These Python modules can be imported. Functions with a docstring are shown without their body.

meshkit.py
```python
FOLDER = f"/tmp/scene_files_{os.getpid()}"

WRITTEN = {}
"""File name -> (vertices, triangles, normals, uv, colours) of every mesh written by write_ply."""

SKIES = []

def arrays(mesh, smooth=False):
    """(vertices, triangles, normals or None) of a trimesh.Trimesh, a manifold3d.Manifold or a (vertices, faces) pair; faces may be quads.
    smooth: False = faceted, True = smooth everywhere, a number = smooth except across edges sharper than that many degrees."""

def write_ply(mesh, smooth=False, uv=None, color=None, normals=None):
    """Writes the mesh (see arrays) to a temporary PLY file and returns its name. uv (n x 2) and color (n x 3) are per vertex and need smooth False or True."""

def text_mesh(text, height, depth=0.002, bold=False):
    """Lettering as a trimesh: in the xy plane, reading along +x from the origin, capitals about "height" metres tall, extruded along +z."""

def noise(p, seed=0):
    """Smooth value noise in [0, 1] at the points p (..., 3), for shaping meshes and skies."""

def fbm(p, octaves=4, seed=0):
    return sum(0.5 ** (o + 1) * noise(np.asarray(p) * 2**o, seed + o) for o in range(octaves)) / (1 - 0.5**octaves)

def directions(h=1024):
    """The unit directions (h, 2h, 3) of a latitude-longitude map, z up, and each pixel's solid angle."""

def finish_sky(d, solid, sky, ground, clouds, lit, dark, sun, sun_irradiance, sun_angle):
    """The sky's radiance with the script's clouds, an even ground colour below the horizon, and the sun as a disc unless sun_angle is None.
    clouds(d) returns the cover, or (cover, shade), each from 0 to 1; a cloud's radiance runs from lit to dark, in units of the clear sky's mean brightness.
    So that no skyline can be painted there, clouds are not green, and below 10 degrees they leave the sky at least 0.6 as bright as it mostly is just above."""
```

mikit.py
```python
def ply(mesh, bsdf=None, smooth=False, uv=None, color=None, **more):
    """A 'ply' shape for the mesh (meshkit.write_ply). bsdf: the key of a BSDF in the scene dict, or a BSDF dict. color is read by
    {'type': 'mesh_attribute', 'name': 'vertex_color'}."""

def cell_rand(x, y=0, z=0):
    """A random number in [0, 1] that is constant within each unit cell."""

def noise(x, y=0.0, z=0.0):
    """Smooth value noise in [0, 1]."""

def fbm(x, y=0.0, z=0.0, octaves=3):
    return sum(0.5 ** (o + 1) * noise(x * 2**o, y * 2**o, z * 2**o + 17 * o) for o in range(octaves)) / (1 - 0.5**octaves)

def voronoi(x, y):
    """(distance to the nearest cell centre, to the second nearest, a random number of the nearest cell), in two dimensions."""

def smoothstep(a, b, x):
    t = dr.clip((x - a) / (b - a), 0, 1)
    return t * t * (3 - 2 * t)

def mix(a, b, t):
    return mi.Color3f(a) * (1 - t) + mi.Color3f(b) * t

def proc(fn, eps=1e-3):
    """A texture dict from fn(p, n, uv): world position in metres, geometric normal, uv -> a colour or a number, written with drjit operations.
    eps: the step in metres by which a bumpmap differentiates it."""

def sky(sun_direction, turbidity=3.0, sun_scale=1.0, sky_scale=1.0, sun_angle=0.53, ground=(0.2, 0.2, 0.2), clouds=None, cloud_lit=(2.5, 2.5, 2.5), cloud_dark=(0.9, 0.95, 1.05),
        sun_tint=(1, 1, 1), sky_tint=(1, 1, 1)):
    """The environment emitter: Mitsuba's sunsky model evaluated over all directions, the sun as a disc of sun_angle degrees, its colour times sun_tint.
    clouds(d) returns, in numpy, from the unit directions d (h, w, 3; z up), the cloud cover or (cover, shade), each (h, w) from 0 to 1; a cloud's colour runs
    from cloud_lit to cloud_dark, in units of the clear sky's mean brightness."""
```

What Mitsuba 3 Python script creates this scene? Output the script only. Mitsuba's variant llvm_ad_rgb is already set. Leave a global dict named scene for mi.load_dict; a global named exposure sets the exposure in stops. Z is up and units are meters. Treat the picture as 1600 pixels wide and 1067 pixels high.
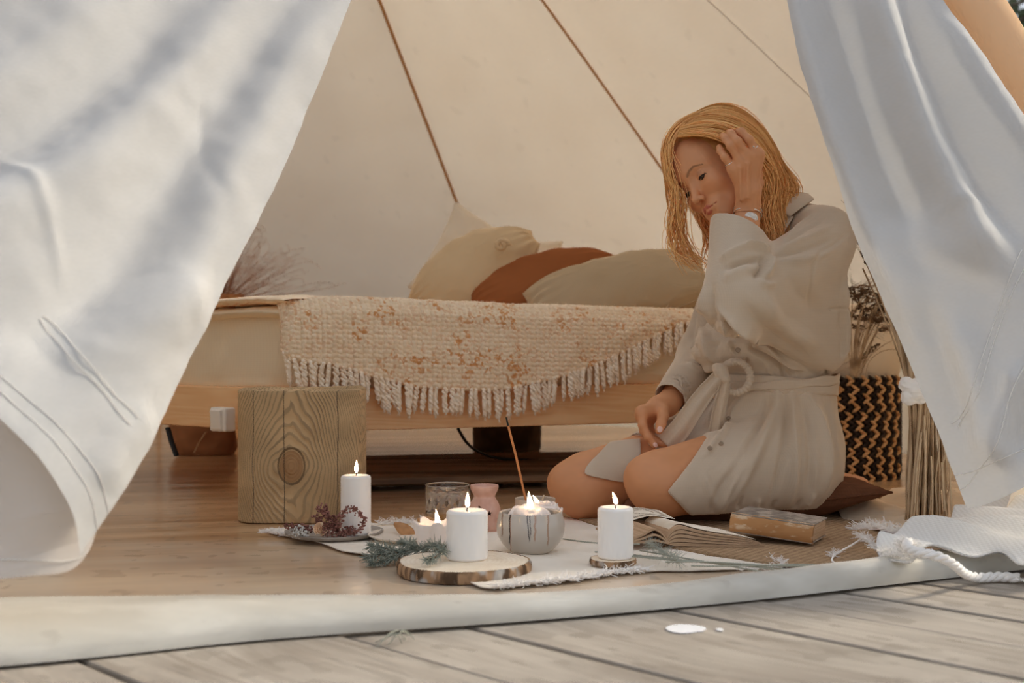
import math, random
import numpy as np, trimesh
import mitsuba as mi
import manifold3d as m3
from shapely.geometry import Polygon
import meshkit, mikit
from mikit import proc, noise, fbm, voronoi, smoothstep, mix, cell_rand
import drjit as dr

# ------------------------------------------------------------------ camera, sky, exposure
T = mi.ScalarTransform4f
scene, labels = {}, {}
FPX, CX, CY, CAMZ = 2000.0, 800.0, 533.5, 0.40
scene['camera'] = {'type': 'thinlens', 'fov': 2 * math.degrees(math.atan(800 / FPX)), 'fov_axis': 'x', 'near_clip': 0.05, 'far_clip': 500.0,
                   'aperture_radius': 0.0055, 'focus_distance': 2.55,
                   'to_world': T().look_at(origin=[0, 0, CAMZ], target=[0, 1, CAMZ], up=[0, 0, 1])}
SUN = (0.80, 0.30, 0.55)


def overcast(d):
    n = meshkit.fbm(d * np.array([3.0, 3.0, 6.0]), 4, seed=5)
    return np.clip(0.80 + 0.5 * (n - 0.5), 0, 1), np.clip(0.35 + 1.2 * (n - 0.5), 0, 1)


scene['sky'] = mikit.sky(SUN, turbidity=4.0, sun_scale=0.6, sky_scale=1.0, sun_angle=12.0, ground=(0.22, 0.20, 0.17), clouds=overcast, cloud_lit=(1.85, 1.88, 1.95), cloud_dark=(1.05, 1.10, 1.18), sun_tint=(0.90, 1.0, 1.16))
exposure = 2.2
rng = np.random.default_rng(11)
random.seed(11)


# ------------------------------------------------------------------ helpers
def W(px, py, d):
    """The point of the place seen at a pixel of the photograph, at the distance d."""
    return np.array([(px - CX) / FPX * d, d, CAMZ - (py - CY) / FPX * d])


def G(px, py, z=0.0):
    """The same, on a level surface at the height z."""
    return W(px, py, (CAMZ - z) * FPX / (py - CY))


def nrm(v):
    v = np.asarray(v, float)
    return v / max(np.linalg.norm(v), 1e-12)


def free(key):
    if key not in scene and key not in labels and not any(k.startswith(key + '__') for k in scene):
        return key
    n = 1
    while f'{key}_{n:03d}' in scene or f'{key}_{n:03d}' in labels or any(k.startswith(f'{key}_{n:03d}__') for k in scene):
        n += 1
    return f'{key}_{n:03d}'


def tag(key, label=None, cat=None, group=None, kind=None):
    d = labels.setdefault(key, {})
    for a, b in (('label', label), ('category', cat), ('group', group), ('kind', kind)):
        if b:
            d[a] = b
    return key


def thing(name, label, cat, group=None, kind=None):
    return tag(free(name), label, cat, group, kind)


def add(name, mesh, bsdf, parent=None, smooth=35, label=None, cat=None, group=None, kind=None, to_world=None, **more):
    key = free(parent + '__' + name if parent else name)
    shape = dict(mesh) if isinstance(mesh, dict) else mikit.ply(mesh, bsdf, smooth=smooth, **more)
    if isinstance(mesh, dict) and bsdf is not None:
        shape['bsdf'] = {'type': 'ref', 'id': bsdf} if isinstance(bsdf, str) else bsdf
    if to_world is not None:
        shape['to_world'] = to_world
    scene[key] = shape
    if label or cat or group or kind:
        tag(key, label, cat, group, kind)
    return key


def mat(a, b, c, o):
    """The transform that carries x, y, z to the columns a, b, c and the origin to o."""
    m = np.eye(4)
    m[:3, 0], m[:3, 1], m[:3, 2], m[:3, 3] = a, b, c, o
    return T(m.tolist())


def cat(ms):
    return trimesh.util.concatenate([m if isinstance(m, trimesh.Trimesh) else tm(m) for m in ms])


def tm(m):
    if isinstance(m, trimesh.Trimesh):
        return m
    v, f, _ = meshkit.arrays(m)
    return trimesh.Trimesh(v, f, process=False)


def moved(m, M):
    m = tm(m).copy()
    m.apply_transform(M)
    return m


def at(m, x=0, y=0, z=0, rz=0.0):
    M = trimesh.transformations.rotation_matrix(rz, [0, 0, 1])
    M[:3, 3] = x, y, z
    return moved(m, M)


def spline(pts, n, closed=False):
    """n points along a smooth curve through pts."""
    from scipy.interpolate import CubicSpline
    p = np.asarray(pts, float)
    if closed:
        p = np.vstack([p, p[:1]])
    t = np.concatenate([[0], np.cumsum(np.maximum(np.linalg.norm(np.diff(p[:, :min(3, p.shape[1])], axis=0), axis=1), 1e-9) ** 0.7)])
    if len(p) == 2:
        return p[0] + (p[1] - p[0]) * np.linspace(0, 1, n)[:, None]
    c = CubicSpline(t, p, bc_type='periodic' if closed else 'natural')
    return c(np.linspace(0, t[-1], n, endpoint=not closed))


def tube(p, r, k=8, cap=True, flat=1.0):
    p = np.asarray(p, float)
    n = len(p)
    r = np.atleast_1d(np.asarray(r, float))
    r = np.interp(np.linspace(0, 1, n), np.linspace(0, 1, len(r)), r) if len(r) > 1 else np.full(n, r[0])
    t = np.gradient(p, axis=0)
    t /= np.maximum(np.linalg.norm(t, axis=1, keepdims=True), 1e-12)
    a = np.cross(t[0], [0, 0, 1.0] if abs(t[0][2]) < 0.9 else [1.0, 0, 0])
    a /= np.linalg.norm(a)
    A = []
    for i in range(n):
        a = a - t[i] * (a @ t[i])
        a /= max(np.linalg.norm(a), 1e-12)
        A.append(a)
    A = np.array(A)
    B = np.cross(t, A)
    th = np.arange(k) * 2 * np.pi / k
    v = p[:, None] + r[:, None, None] * (np.cos(th)[None, :, None] * A[:, None] + flat * np.sin(th)[None, :, None] * B[:, None])
    v = v.reshape(-1, 3)
    i, j = np.meshgrid(np.arange(n - 1), np.arange(k), indexing='ij')
    q = np.stack([i * k + j, i * k + (j + 1) % k, (i + 1) * k + (j + 1) % k, (i + 1) * k + j], -1).reshape(-1, 4)
    f = np.vstack([q[:, [0, 1, 2]], q[:, [0, 2, 3]]])
    if cap:
        c0, c1 = len(v), len(v) + 1
        v = np.vstack([v, p[0], p[-1]])
        j = np.arange(k)
        f = np.vstack([f, np.stack([j * 0 + c0, (j + 1) % k, j], 1), np.stack([j * 0 + c1, (n - 1) * k + j, (n - 1) * k + (j + 1) % k], 1)])
    return trimesh.Trimesh(v, f, process=False)


def lathe(prof, n=48, wob=None):
    """Turns the (radius, height) outline, from the bottom's centre to the top's, about z."""
    p = np.asarray(prof, float)
    th = np.arange(n) * 2 * np.pi / n
    r = p[:, 0][:, None] * (1 if wob is None else wob(th[None, :], p[:, 1][:, None]))
    r = np.broadcast_to(r, (len(p), n))
    v = np.stack([r * np.cos(th), r * np.sin(th), np.broadcast_to(p[:, 1][:, None], r.shape)], -1).reshape(-1, 3)
    i, j = np.meshgrid(np.arange(len(p) - 1), np.arange(n), indexing='ij')
    q = np.stack([i * n + j, i * n + (j + 1) % n, (i + 1) * n + (j + 1) % n, (i + 1) * n + j], -1).reshape(-1, 4)
    f = np.vstack([q[:, [0, 1, 2]], q[:, [0, 2, 3]]])
    a = np.linalg.norm(np.cross(v[f[:, 1]] - v[f[:, 0]], v[f[:, 2]] - v[f[:, 0]]), axis=1)
    return trimesh.Trimesh(v, f[a > 1e-14], process=False)


def grid(P, closed_u=False, flip=False):
    """A sheet from an array of points (rows, columns, 3)."""
    P = np.asarray(P, float)
    a, b = P.shape[:2]
    i, j = np.meshgrid(np.arange(a - (0 if closed_u else 1)), np.arange(b - 1), indexing='ij')
    q = np.stack([i * b + j, i * b + j + 1, (i + 1) % a * b + j + 1, (i + 1) % a * b + j], -1).reshape(-1, 4)
    if flip:
        q = q[:, ::-1]
    return trimesh.Trimesh(P.reshape(-1, 3), np.vstack([q[:, [0, 1, 2]], q[:, [0, 2, 3]]]), process=False)


def grid_normals(P):
    n = np.cross(np.gradient(P, axis=1), np.gradient(P, axis=0))
    return n / np.maximum(np.linalg.norm(n, axis=2, keepdims=True), 1e-12)


def sheet(P, th):
    """A closed cloth of the thickness th about the sheet of points P."""
    P = np.asarray(P, float)
    N = grid_normals(P) * th / 2
    a, b = P.shape[:2]
    top, bot = grid(P + N), grid(P - N, flip=True)
    m = cat([top, bot])
    idx = np.arange(a * b).reshape(a, b)
    ring = np.concatenate([idx[0, :], idx[1:, -1], idx[-1, -2::-1], idx[-2:0:-1, 0]])
    nx = np.roll(ring, -1)
    o = a * b
    f = np.vstack([np.stack([ring, ring + o, nx + o], 1), np.stack([ring, nx + o, nx], 1)])
    return trimesh.Trimesh(m.vertices, np.vstack([m.faces, f]), process=False)


def rbox(sx, sy, sz, r=0.004, seg=2):
    """A box with rounded edges, centred."""
    s = m3.Manifold.sphere(r, 4 * seg + 4)
    x, y, z = sx / 2 - r, sy / 2 - r, sz / 2 - r
    return tm(m3.Manifold.batch_hull([s.translate([a * x, b * y, c * z]) for a in (-1, 1) for b in (-1, 1) for c in (-1, 1)]))


def prism(poly, z0, z1, bevel=0.0):
    poly = poly if isinstance(poly, Polygon) else Polygon(poly)
    if bevel <= 0:
        return at(trimesh.creation.extrude_polygon(poly, z1 - z0, engine='earcut'), z=z0)
    inner = poly.buffer(-bevel)
    ring = lambda g: np.array([np.array(g.exterior.interpolate(t, normalized=True).coords[0]) for t in np.linspace(0, 1, 96, endpoint=False)])  # noqa: E731
    o, i = ring(poly), ring(inner)
    i = np.array([np.array(inner.exterior.interpolate(inner.exterior.project(__import__('shapely').Point(*q))).coords[0]) for q in o])
    rows = [(i, z0), (o, z0 + bevel), (o, z1 - bevel), (i, z1)]
    P = np.array([np.column_stack([a, np.full(len(a), z)]) for a, z in rows])
    m = grid(P.transpose(1, 0, 2), closed_u=True, flip=False)
    caps = []
    for z, fl in ((z0, True), (z1, False)):
        c = np.append(i.mean(0), z)
        k = len(i)
        v = np.vstack([np.column_stack([i, np.full(k, z)]), c])
        j = np.arange(k)
        f = np.stack([j, (j + 1) % k, j * 0 + k], 1)
        caps.append(trimesh.Trimesh(v, f[:, ::-1] if fl else f, process=False))
    return cat([m, *caps])


def pixels(v):
    v = np.asarray(v, float)
    return np.stack([CX + FPX * v[..., 0] / v[..., 1], CY - FPX * (v[..., 2] - CAMZ) / v[..., 1]], -1)


def seg_dist(p, line):
    """Distance of the points p to a polyline, and how far along it (0 to 1) the nearest point is."""
    best, where = np.full(len(p), 1e9), np.zeros(len(p))
    m = len(line) - 1
    for i in range(m):
        a, d = line[i], line[i + 1] - line[i]
        t = np.clip(((p - a) @ d) / max(d @ d, 1e-12), 0, 1)
        e = np.linalg.norm(p - a - t[:, None] * d, axis=1)
        where = np.where(e < best, (i + t) / m, where)
        best = np.minimum(best, e)
    return best, where


def crease(v, n, strokes, front=True):
    """Raises (or sinks) folds of a cloth along lines: each stroke is (points, height, width). The points name places on the cloth as seen
    from the front; each is carried to the nearest vertex and the fold then runs in space over the surface, along its normals."""
    v = np.asarray(v, float)
    px = pixels(v)
    face = (n * (np.array([0, 0, CAMZ]) - v)).sum(1) > 0 if front else np.ones(len(v), bool)
    out = np.zeros(len(v))
    idx = np.nonzero(face)[0]
    for pts, amp, sig in strokes:
        line = spline(np.asarray(pts, float), max(8, 4 * len(pts)))
        at3 = []
        for q in line:
            e = ((px[idx] - q) ** 2).sum(1)
            at3.append(v[idx[np.argmin(np.where(e < max(30.0, 1.5 * e.min()), v[idx, 1] + 0.002 * np.sqrt(e), 1e6))]])
        at3 = np.array(at3)
        if len(at3) > 4:
            at3[1:-1] = (at3[:-2] + at3[1:-1] + at3[2:]) / 3
        d, t = seg_dist(v, at3)
        out += np.where(face, amp * np.exp(-(d / sig) ** 2) * np.clip(4 * t + 0.15, 0, 1) * np.clip(4 * (1 - t) + 0.15, 0, 1), 0)
    return v + n * out[:, None]


# ------------------------------------------------------------------ solids from distance functions
def surface(f, lo, hi, h, block=8, slack=1.35):
    """The zero surface of the distance function f (negative inside) between the corners lo and hi, on cells of size h."""
    lo, hi = np.asarray(lo, float), np.asarray(hi, float)
    nb = np.ceil((hi - lo) / (h * block)).astype(int)
    I = np.stack(np.meshgrid(*[np.arange(k) for k in nb], indexing='ij'), -1).reshape(-1, 3)
    cen = lo + (I + 0.5) * h * block
    d = np.concatenate([f(c) for c in np.array_split(cen, max(1, len(cen) // 200000))])
    I = I[np.abs(d) < slack * h * block * 0.87]
    o = np.stack(np.meshgrid(*[np.arange(block + 1)] * 3, indexing='ij'), -1).reshape(-1, 3)
    o8 = np.array([[a, b, c] for a in (0, 1) for b in (0, 1) for c in (0, 1)])
    cells, corners = [], []
    s = block + 1
    for part in np.array_split(I, max(1, len(I) // 400)):
        g = part[:, None] * block + o[None]
        val = f((lo + g * h).reshape(-1, 3)).reshape(-1, s, s, s)
        sub = np.stack([val[:, a:a + block, b:b + block, c:c + block] for a, b, c in o8], -1)
        neg = (sub < 0).sum(-1)
        act = np.nonzero((neg > 0) & (neg < 8))
        cells.append(part[act[0]] * block + np.stack(act[1:], -1))
        corners.append(sub[act])
    C, V = np.concatenate(cells), np.concatenate(corners)
    E = [(a, b) for a in range(8) for b in range(a + 1, 8) if np.abs(o8[a] - o8[b]).sum() == 1]
    acc, cnt = np.zeros((len(C), 3)), np.zeros(len(C))
    for a, b in E:
        x = (V[:, a] < 0) != (V[:, b] < 0)
        t = np.where(x, V[:, a] / np.where(x, V[:, a] - V[:, b], 1), 0)
        acc += np.where(x[:, None], o8[a] + t[:, None] * (o8[b] - o8[a]), 0)
        cnt += x
    P = lo + (C + acc / cnt[:, None]) * h
    dims = nb * block + 2
    lin = lambda q: ((q[:, 0] + 1) * (dims[1] + 1) + q[:, 1] + 1) * (dims[2] + 1) + q[:, 2] + 1  # noqa: E731
    key = lin(C)
    order = np.argsort(key)
    sk = key[order]
    F = []
    for ax, corner, (u, w) in ((0, 4, (1, 2)), (1, 2, (2, 0)), (2, 1, (0, 1))):
        x = np.nonzero((V[:, 0] < 0) != (V[:, corner] < 0))[0]
        du, dw = np.zeros(3, int), np.zeros(3, int)
        du[u], dw[w] = 1, 1
        quad, ok = [], np.ones(len(x), bool)
        for off in (0 * du, du, du + dw, dw):
            k = lin(C[x] - off)
            i = np.clip(np.searchsorted(sk, k), 0, len(sk) - 1)
            ok &= sk[i] == k
            quad.append(order[i])
        q = np.stack(quad, 1)[ok]
        inside = (V[x, 0] < 0)[ok]
        q[~inside] = q[~inside][:, ::-1]
        F.append(q)
    q = np.concatenate(F)
    return trimesh.Trimesh(P, np.vstack([q[:, [0, 1, 2]], q[:, [0, 2, 3]]]), process=False)


def relax(m, n=2):
    """Smooths a mesh a little without shrinking it."""
    from scipy.sparse import coo_matrix
    e = np.vstack([m.faces[:, [0, 1]], m.faces[:, [1, 2]], m.faces[:, [2, 0]]])
    e = np.vstack([e, e[:, ::-1]])
    A = coo_matrix((np.ones(len(e)), (e[:, 0], e[:, 1])), shape=(len(m.vertices),) * 2).tocsr()
    deg = np.maximum(np.asarray(A.sum(1)).ravel(), 1)[:, None]
    v = np.array(m.vertices)
    for k in range(2 * n):
        v = v + (0.5 if k % 2 == 0 else -0.52) * ((A @ v) / deg - v)
    return trimesh.Trimesh(v, m.faces, process=False)


def s_ball(c, r):
    c = np.asarray(c, float)
    return lambda p: np.linalg.norm(p - c, axis=1) - r


def s_cone(a, b, ra, rb):
    a, b = np.asarray(a, float), np.asarray(b, float)
    d = b - a
    dd = d @ d

    def f(p):
        t = np.clip(((p - a) @ d) / dd, 0, 1)
        return np.linalg.norm(p - a - t[:, None] * d, axis=1) - (ra + (rb - ra) * t)
    return f


def s_egg(c, r, R=None):
    """An ellipsoid with the radii r along the rows of R."""
    c, r = np.asarray(c, float), np.asarray(r, float)

    def f(p):
        q = p - c
        if R is not None:
            q = q @ R.T
        k0 = np.linalg.norm(q / r, axis=1)
        k1 = np.linalg.norm(q / r ** 2, axis=1)
        return k0 * (k0 - 1) / np.maximum(k1, 1e-9)
    return f


def s_tri(a, b, c, r):
    """A rounded triangle: everything within r of the triangle."""
    a, b, c = (np.asarray(x, float) for x in (a, b, c))
    ba, cb, ac = b - a, c - b, a - c
    n = np.cross(ba, ac)

    def f(p):
        pa, pb, pc = p - a, p - b, p - c
        e = lambda d, q: ((d * np.clip((q @ d) / (d @ d), 0, 1)[:, None] - q) ** 2).sum(1)  # noqa: E731
        ins = np.sign(pa @ np.cross(ba, n)) + np.sign(pb @ np.cross(cb, n)) + np.sign(pc @ np.cross(ac, n))
        return np.sqrt(np.where(ins < 2, np.minimum(np.minimum(e(ba, pa), e(cb, pb)), e(ac, pc)), (pa @ n) ** 2 / (n @ n))) - r
    return f


def smin(a, b, k):
    h = np.maximum(k - np.abs(a - b), 0) / k
    return np.minimum(a, b) - h * h * k * 0.25


def smax(a, b, k):
    return -smin(-a, -b, k)


def blend(fs, k):
    """Smooth union of distance functions; k is one number or one for each function after the first."""
    def f(p):
        d = fs[0](p)
        for i, g in enumerate(fs[1:]):
            d = smin(d, g(p), k[i] if isinstance(k, (list, tuple)) else k)
        return d
    return f


# ------------------------------------------------------------------ materials
def plain(c, rough=0.6, spec=0.4, **more):
    return {'type': 'twosided', 'bsdf': {'type': 'principled', 'base_color': c if isinstance(c, dict) else {'type': 'rgb', 'value': list(c)}, 'roughness': rough, 'specular': spec, **more}}


def canvas(c, trans):
    return {'type': 'principledthin', 'base_color': c if isinstance(c, dict) else {'type': 'rgb', 'value': list(c)}, 'roughness': 0.75, 'diff_trans': trans, 'spec_trans': 0.0, 'eta': 1.3}


def bumped(b, fn, scale=1.0, eps=1e-3):
    inner = b['bsdf'] if b['type'] == 'twosided' else b
    return {'type': 'twosided', 'bsdf': {'type': 'bumpmap', 'arbitrary': proc(fn, eps), 'scale': scale, 'bsdf': inner}}


def tint_noise(a, b, s, octaves=3):
    return proc(lambda p, n, uv: mix(a, b, smoothstep(0.25, 0.75, fbm(p.x * s, p.y * s, p.z * s, octaves))))


def weave(a, b, f=420.0, mottling=6.0):
    """A cloth colour between a and b with a fine crossed thread and soft mottling."""
    def fn(p, n, uv):
        q = p.x + 0.6 * p.y
        t = 0.5 + 0.25 * dr.sin(q * f * 6.28 / 2) * 1.0 + 0.25 * dr.sin(p.z * f * 6.28 / 2)
        m = fbm(p.x * mottling, p.y * mottling, p.z * mottling, 3)
        return mix(a, b, dr.clip(0.25 * t + 0.9 * m - 0.1, 0, 1))
    return proc(fn)


VCOL = {'type': 'mesh_attribute', 'name': 'vertex_color'}

M = scene  # materials are scene entries too


def define(name, b):
    scene[name] = {**b, 'id': name}
    return name


def streaks(p):
    return fbm(p.x * 3 + 4 * fbm(p.x * 2, p.y * 2, p.z * 2, 2), p.y * 3, p.z * 3, 3)


define('m_tent', canvas(proc(lambda p, n, uv: mix((0.75, 0.655, 0.54), (0.81, 0.735, 0.63), fbm(p.x * 4, p.y * 4, p.z * 4, 3)) * (0.985 + 0.03 * noise(p.x * 260 + p.y * 120, p.y * 40, p.z * 300)) * (1 - 0.05 * smoothstep(0.80, 0.92, noise(p.x * 26 + p.z * 9, p.y * 20, p.z * 13)))), 0.74))
define('m_tent_warm', canvas((0.86, 0.62, 0.40), 0.65))
define('m_flap', canvas(proc(lambda p, n, uv: mix((0.63, 0.63, 0.628), (0.69, 0.693, 0.695), fbm(p.x * 5, p.y * 5, p.z * 5, 3)) * (0.98 + 0.04 * noise(p.x * 300, p.y * 60, p.z * 300))), 0.35))
define('m_flap_in', canvas((0.76, 0.70, 0.65), 0.45))
define('m_thread', plain((0.80, 0.78, 0.74), 0.7))
define('m_seam', plain((0.50, 0.26, 0.10), 0.8))
define('m_sheet_edge', plain(proc(lambda p, n, uv: mix(mix((0.56, 0.53, 0.465), (0.69, 0.665, 0.60), smoothstep(0.3, 0.7, fbm(p.x * 7, p.y * 14, p.z * 20, 4))), (0.40, 0.37, 0.32), 0.35 * smoothstep(0.66, 0.80, fbm(p.x * 26, p.y * 40, p.z * 30, 3)))), 0.42, 0.45))


def ground_col(p, n, uv):
    s = fbm(p.x * 1.6 + p.y * 0.5, p.y * 16 - p.x * 4.0, 0.0, 4)
    s2 = fbm(p.x * 7 + p.y * 2, p.y * 60 - p.x * 14, 3.0, 3)
    spot = smoothstep(0.80, 0.86, noise(p.x * 38, p.y * 38, 7.0))
    c = mix((0.38, 0.225, 0.115), (0.55, 0.365, 0.21), smoothstep(0.25, 0.75, 0.7 * s + 0.3 * s2))
    front_sheen = smoothstep(2.75, 2.0, p.y + 0.5 * (fbm(p.x * 3, p.y * 8, 2.0, 3) - 0.5))  # pale reflected sheen toward the entrance, painted into the floor colour
    return mix(mix(c, (0.50, 0.435, 0.355), 0.75 * front_sheen), (0.20, 0.14, 0.10), 0.25 * spot)


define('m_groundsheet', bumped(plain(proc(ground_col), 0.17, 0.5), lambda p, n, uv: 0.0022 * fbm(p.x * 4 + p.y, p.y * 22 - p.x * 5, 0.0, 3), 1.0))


def plank_col(p, n, uv):
    a, b = p.x * 0.685 - p.y * 0.7285, p.x * 0.7285 + p.y * 0.685
    g = fbm(a * 5, b * 90 + 6 * fbm(a * 3, b * 8, 1.0, 2), 2.0, 4)
    blot = fbm(a * 5 + 7, b * 7, 5.0, 4)
    c = mix((0.27, 0.23, 0.19), (0.43, 0.385, 0.33), smoothstep(0.2, 0.85, 0.45 * g + 0.6 * blot))
    return mix(c, (0.18, 0.15, 0.12), 0.30 * smoothstep(0.70, 0.80, noise(a * 24, b * 50, 2.0)))


define('m_plank', bumped(plain(proc(plank_col), 0.8, 0.25), lambda p, n, uv: 0.0016 * fbm((p.x * 0.685 - p.y * 0.7285) * 8, (p.x * 0.7285 + p.y * 0.685) * 130, 0.0, 3)))
define('m_paint', plain((0.82, 0.83, 0.86), 0.5))
define('m_soil', plain(tint_noise((0.10, 0.08, 0.05), (0.20, 0.17, 0.10), 3.0), 0.95, 0.1))

# ------------------------------------------------------------------ deck, ground, groundsheet
DU, DN = np.array([0.685, -0.7285, 0]), np.array([0.7285, 0.685, 0])
add('ground', grid(np.array([[[x, y, -0.25 + 0.06 * meshkit.noise(np.array([x * 0.4, y * 0.4, 0.0]))] for y in np.linspace(-30, 70, 40)] for x in np.linspace(-50, 50, 40)]), flip=True), 'm_soil', kind='structure', label='bare forest ground around the wooden deck')
tag('deck', 'weathered grey plank deck in front of the tent', kind='structure')
joints = [0.09, 0.40, 0.705, 1.025, 1.185, 1.480, 1.635, 1.787, 1.943, 2.10, 2.26, 2.41, 2.57]
for i, (a, b) in enumerate(zip(joints[:-1], joints[1:])):
    gap = 0.0045
    w = b - a - 2 * gap
    m = rbox(4.6, w, 0.03, 0.003, 2)
    v = m.vertices.copy()
    m = trimesh.Trimesh(v, m.faces, process=False)
    R = np.eye(4)
    R[:3, 0], R[:3, 1], R[:3, 2] = DU, DN, (0, 0, 1)
    R[:3, 3] = DN * (a + b) / 2 + DU * (-0.7 + 0.1 * (i % 3)) + np.array([0, 0, -0.0155 + 0.0012 * ((i * 7) % 3 - 1)])
    add('plank', moved(m, R), 'm_plank', 'deck', smooth=30)
for k, (off, ang) in enumerate(((-1.6, 0), (-0.2, 0), (1.2, 0))):
    c = DN * 1.3 + DU * off + np.array([0, 0, -0.09])
    R = np.eye(4)
    R[:3, 0], R[:3, 1], R[:3, 3] = DN, -DU, c
    add('joist', moved(rbox(2.6, 0.06, 0.11, 0.004), R), 'm_plank', 'deck')

TC, TR, EAVE, APEX = np.array([-1.0, 4.05]), 2.47, 0.60, 3.02
th = np.linspace(0, 2 * np.pi, 97)[:-1]
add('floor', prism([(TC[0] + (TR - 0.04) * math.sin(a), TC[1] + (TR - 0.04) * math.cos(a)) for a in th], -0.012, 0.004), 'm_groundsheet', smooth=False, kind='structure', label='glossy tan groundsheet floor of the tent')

# ------------------------------------------------------------------ the tent's canvas
SEAMS = [-150, -117, -84, -51, -18, 21.7, 55.0, 84.0, 112]


def tent_point(phi, s):
    """phi: degrees about the pole, from the far side; s: 0 at the ground, 1 at the eave, 2 at the apex."""
    a = np.radians(phi)
    r = np.where(s < 1, TR, TR * (2 - s))
    z = np.where(s < 1, EAVE * s, EAVE + (APEX - EAVE) * (s - 1))
    k = np.searchsorted(SEAMS, phi, side='right')
    lo, hi = np.take([-172] + SEAMS, k), np.take(SEAMS + [140], k)
    t = np.clip((phi - lo) / (hi - lo), 0, 1)
    sag = np.sin(np.pi * t) ** 0.8 * 0.075 * np.where(s < 1, s, np.sin(np.pi * np.clip((2 - s), 0, 1) ** 0.7))
    wr = 0.014 * np.sin(phi * 0.55 + 2.2 * np.sin(s * 2.1 + phi * 0.06)) * np.clip(s - 0.8, 0, 1) * np.clip(2 - s, 0, 1)
    wr = wr + 0.030 * (meshkit.fbm(np.stack([phi * 0.05, s * 1.7, phi * 0], -1), 3, 3) - 0.5) * np.clip(2 - s, 0, 1)
    r = r * (1 + 0.16 * np.exp(-((phi - 106) / 30.0) ** 2) * np.clip(s, 0, 1) * np.clip((2 - s) * 1.6, 0, 1)) - (sag * 0.75 + wr)
    return np.stack([TC[0] + r * np.sin(a), TC[1] + r * np.cos(a), np.maximum(z, 0.0)], -1)


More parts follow.
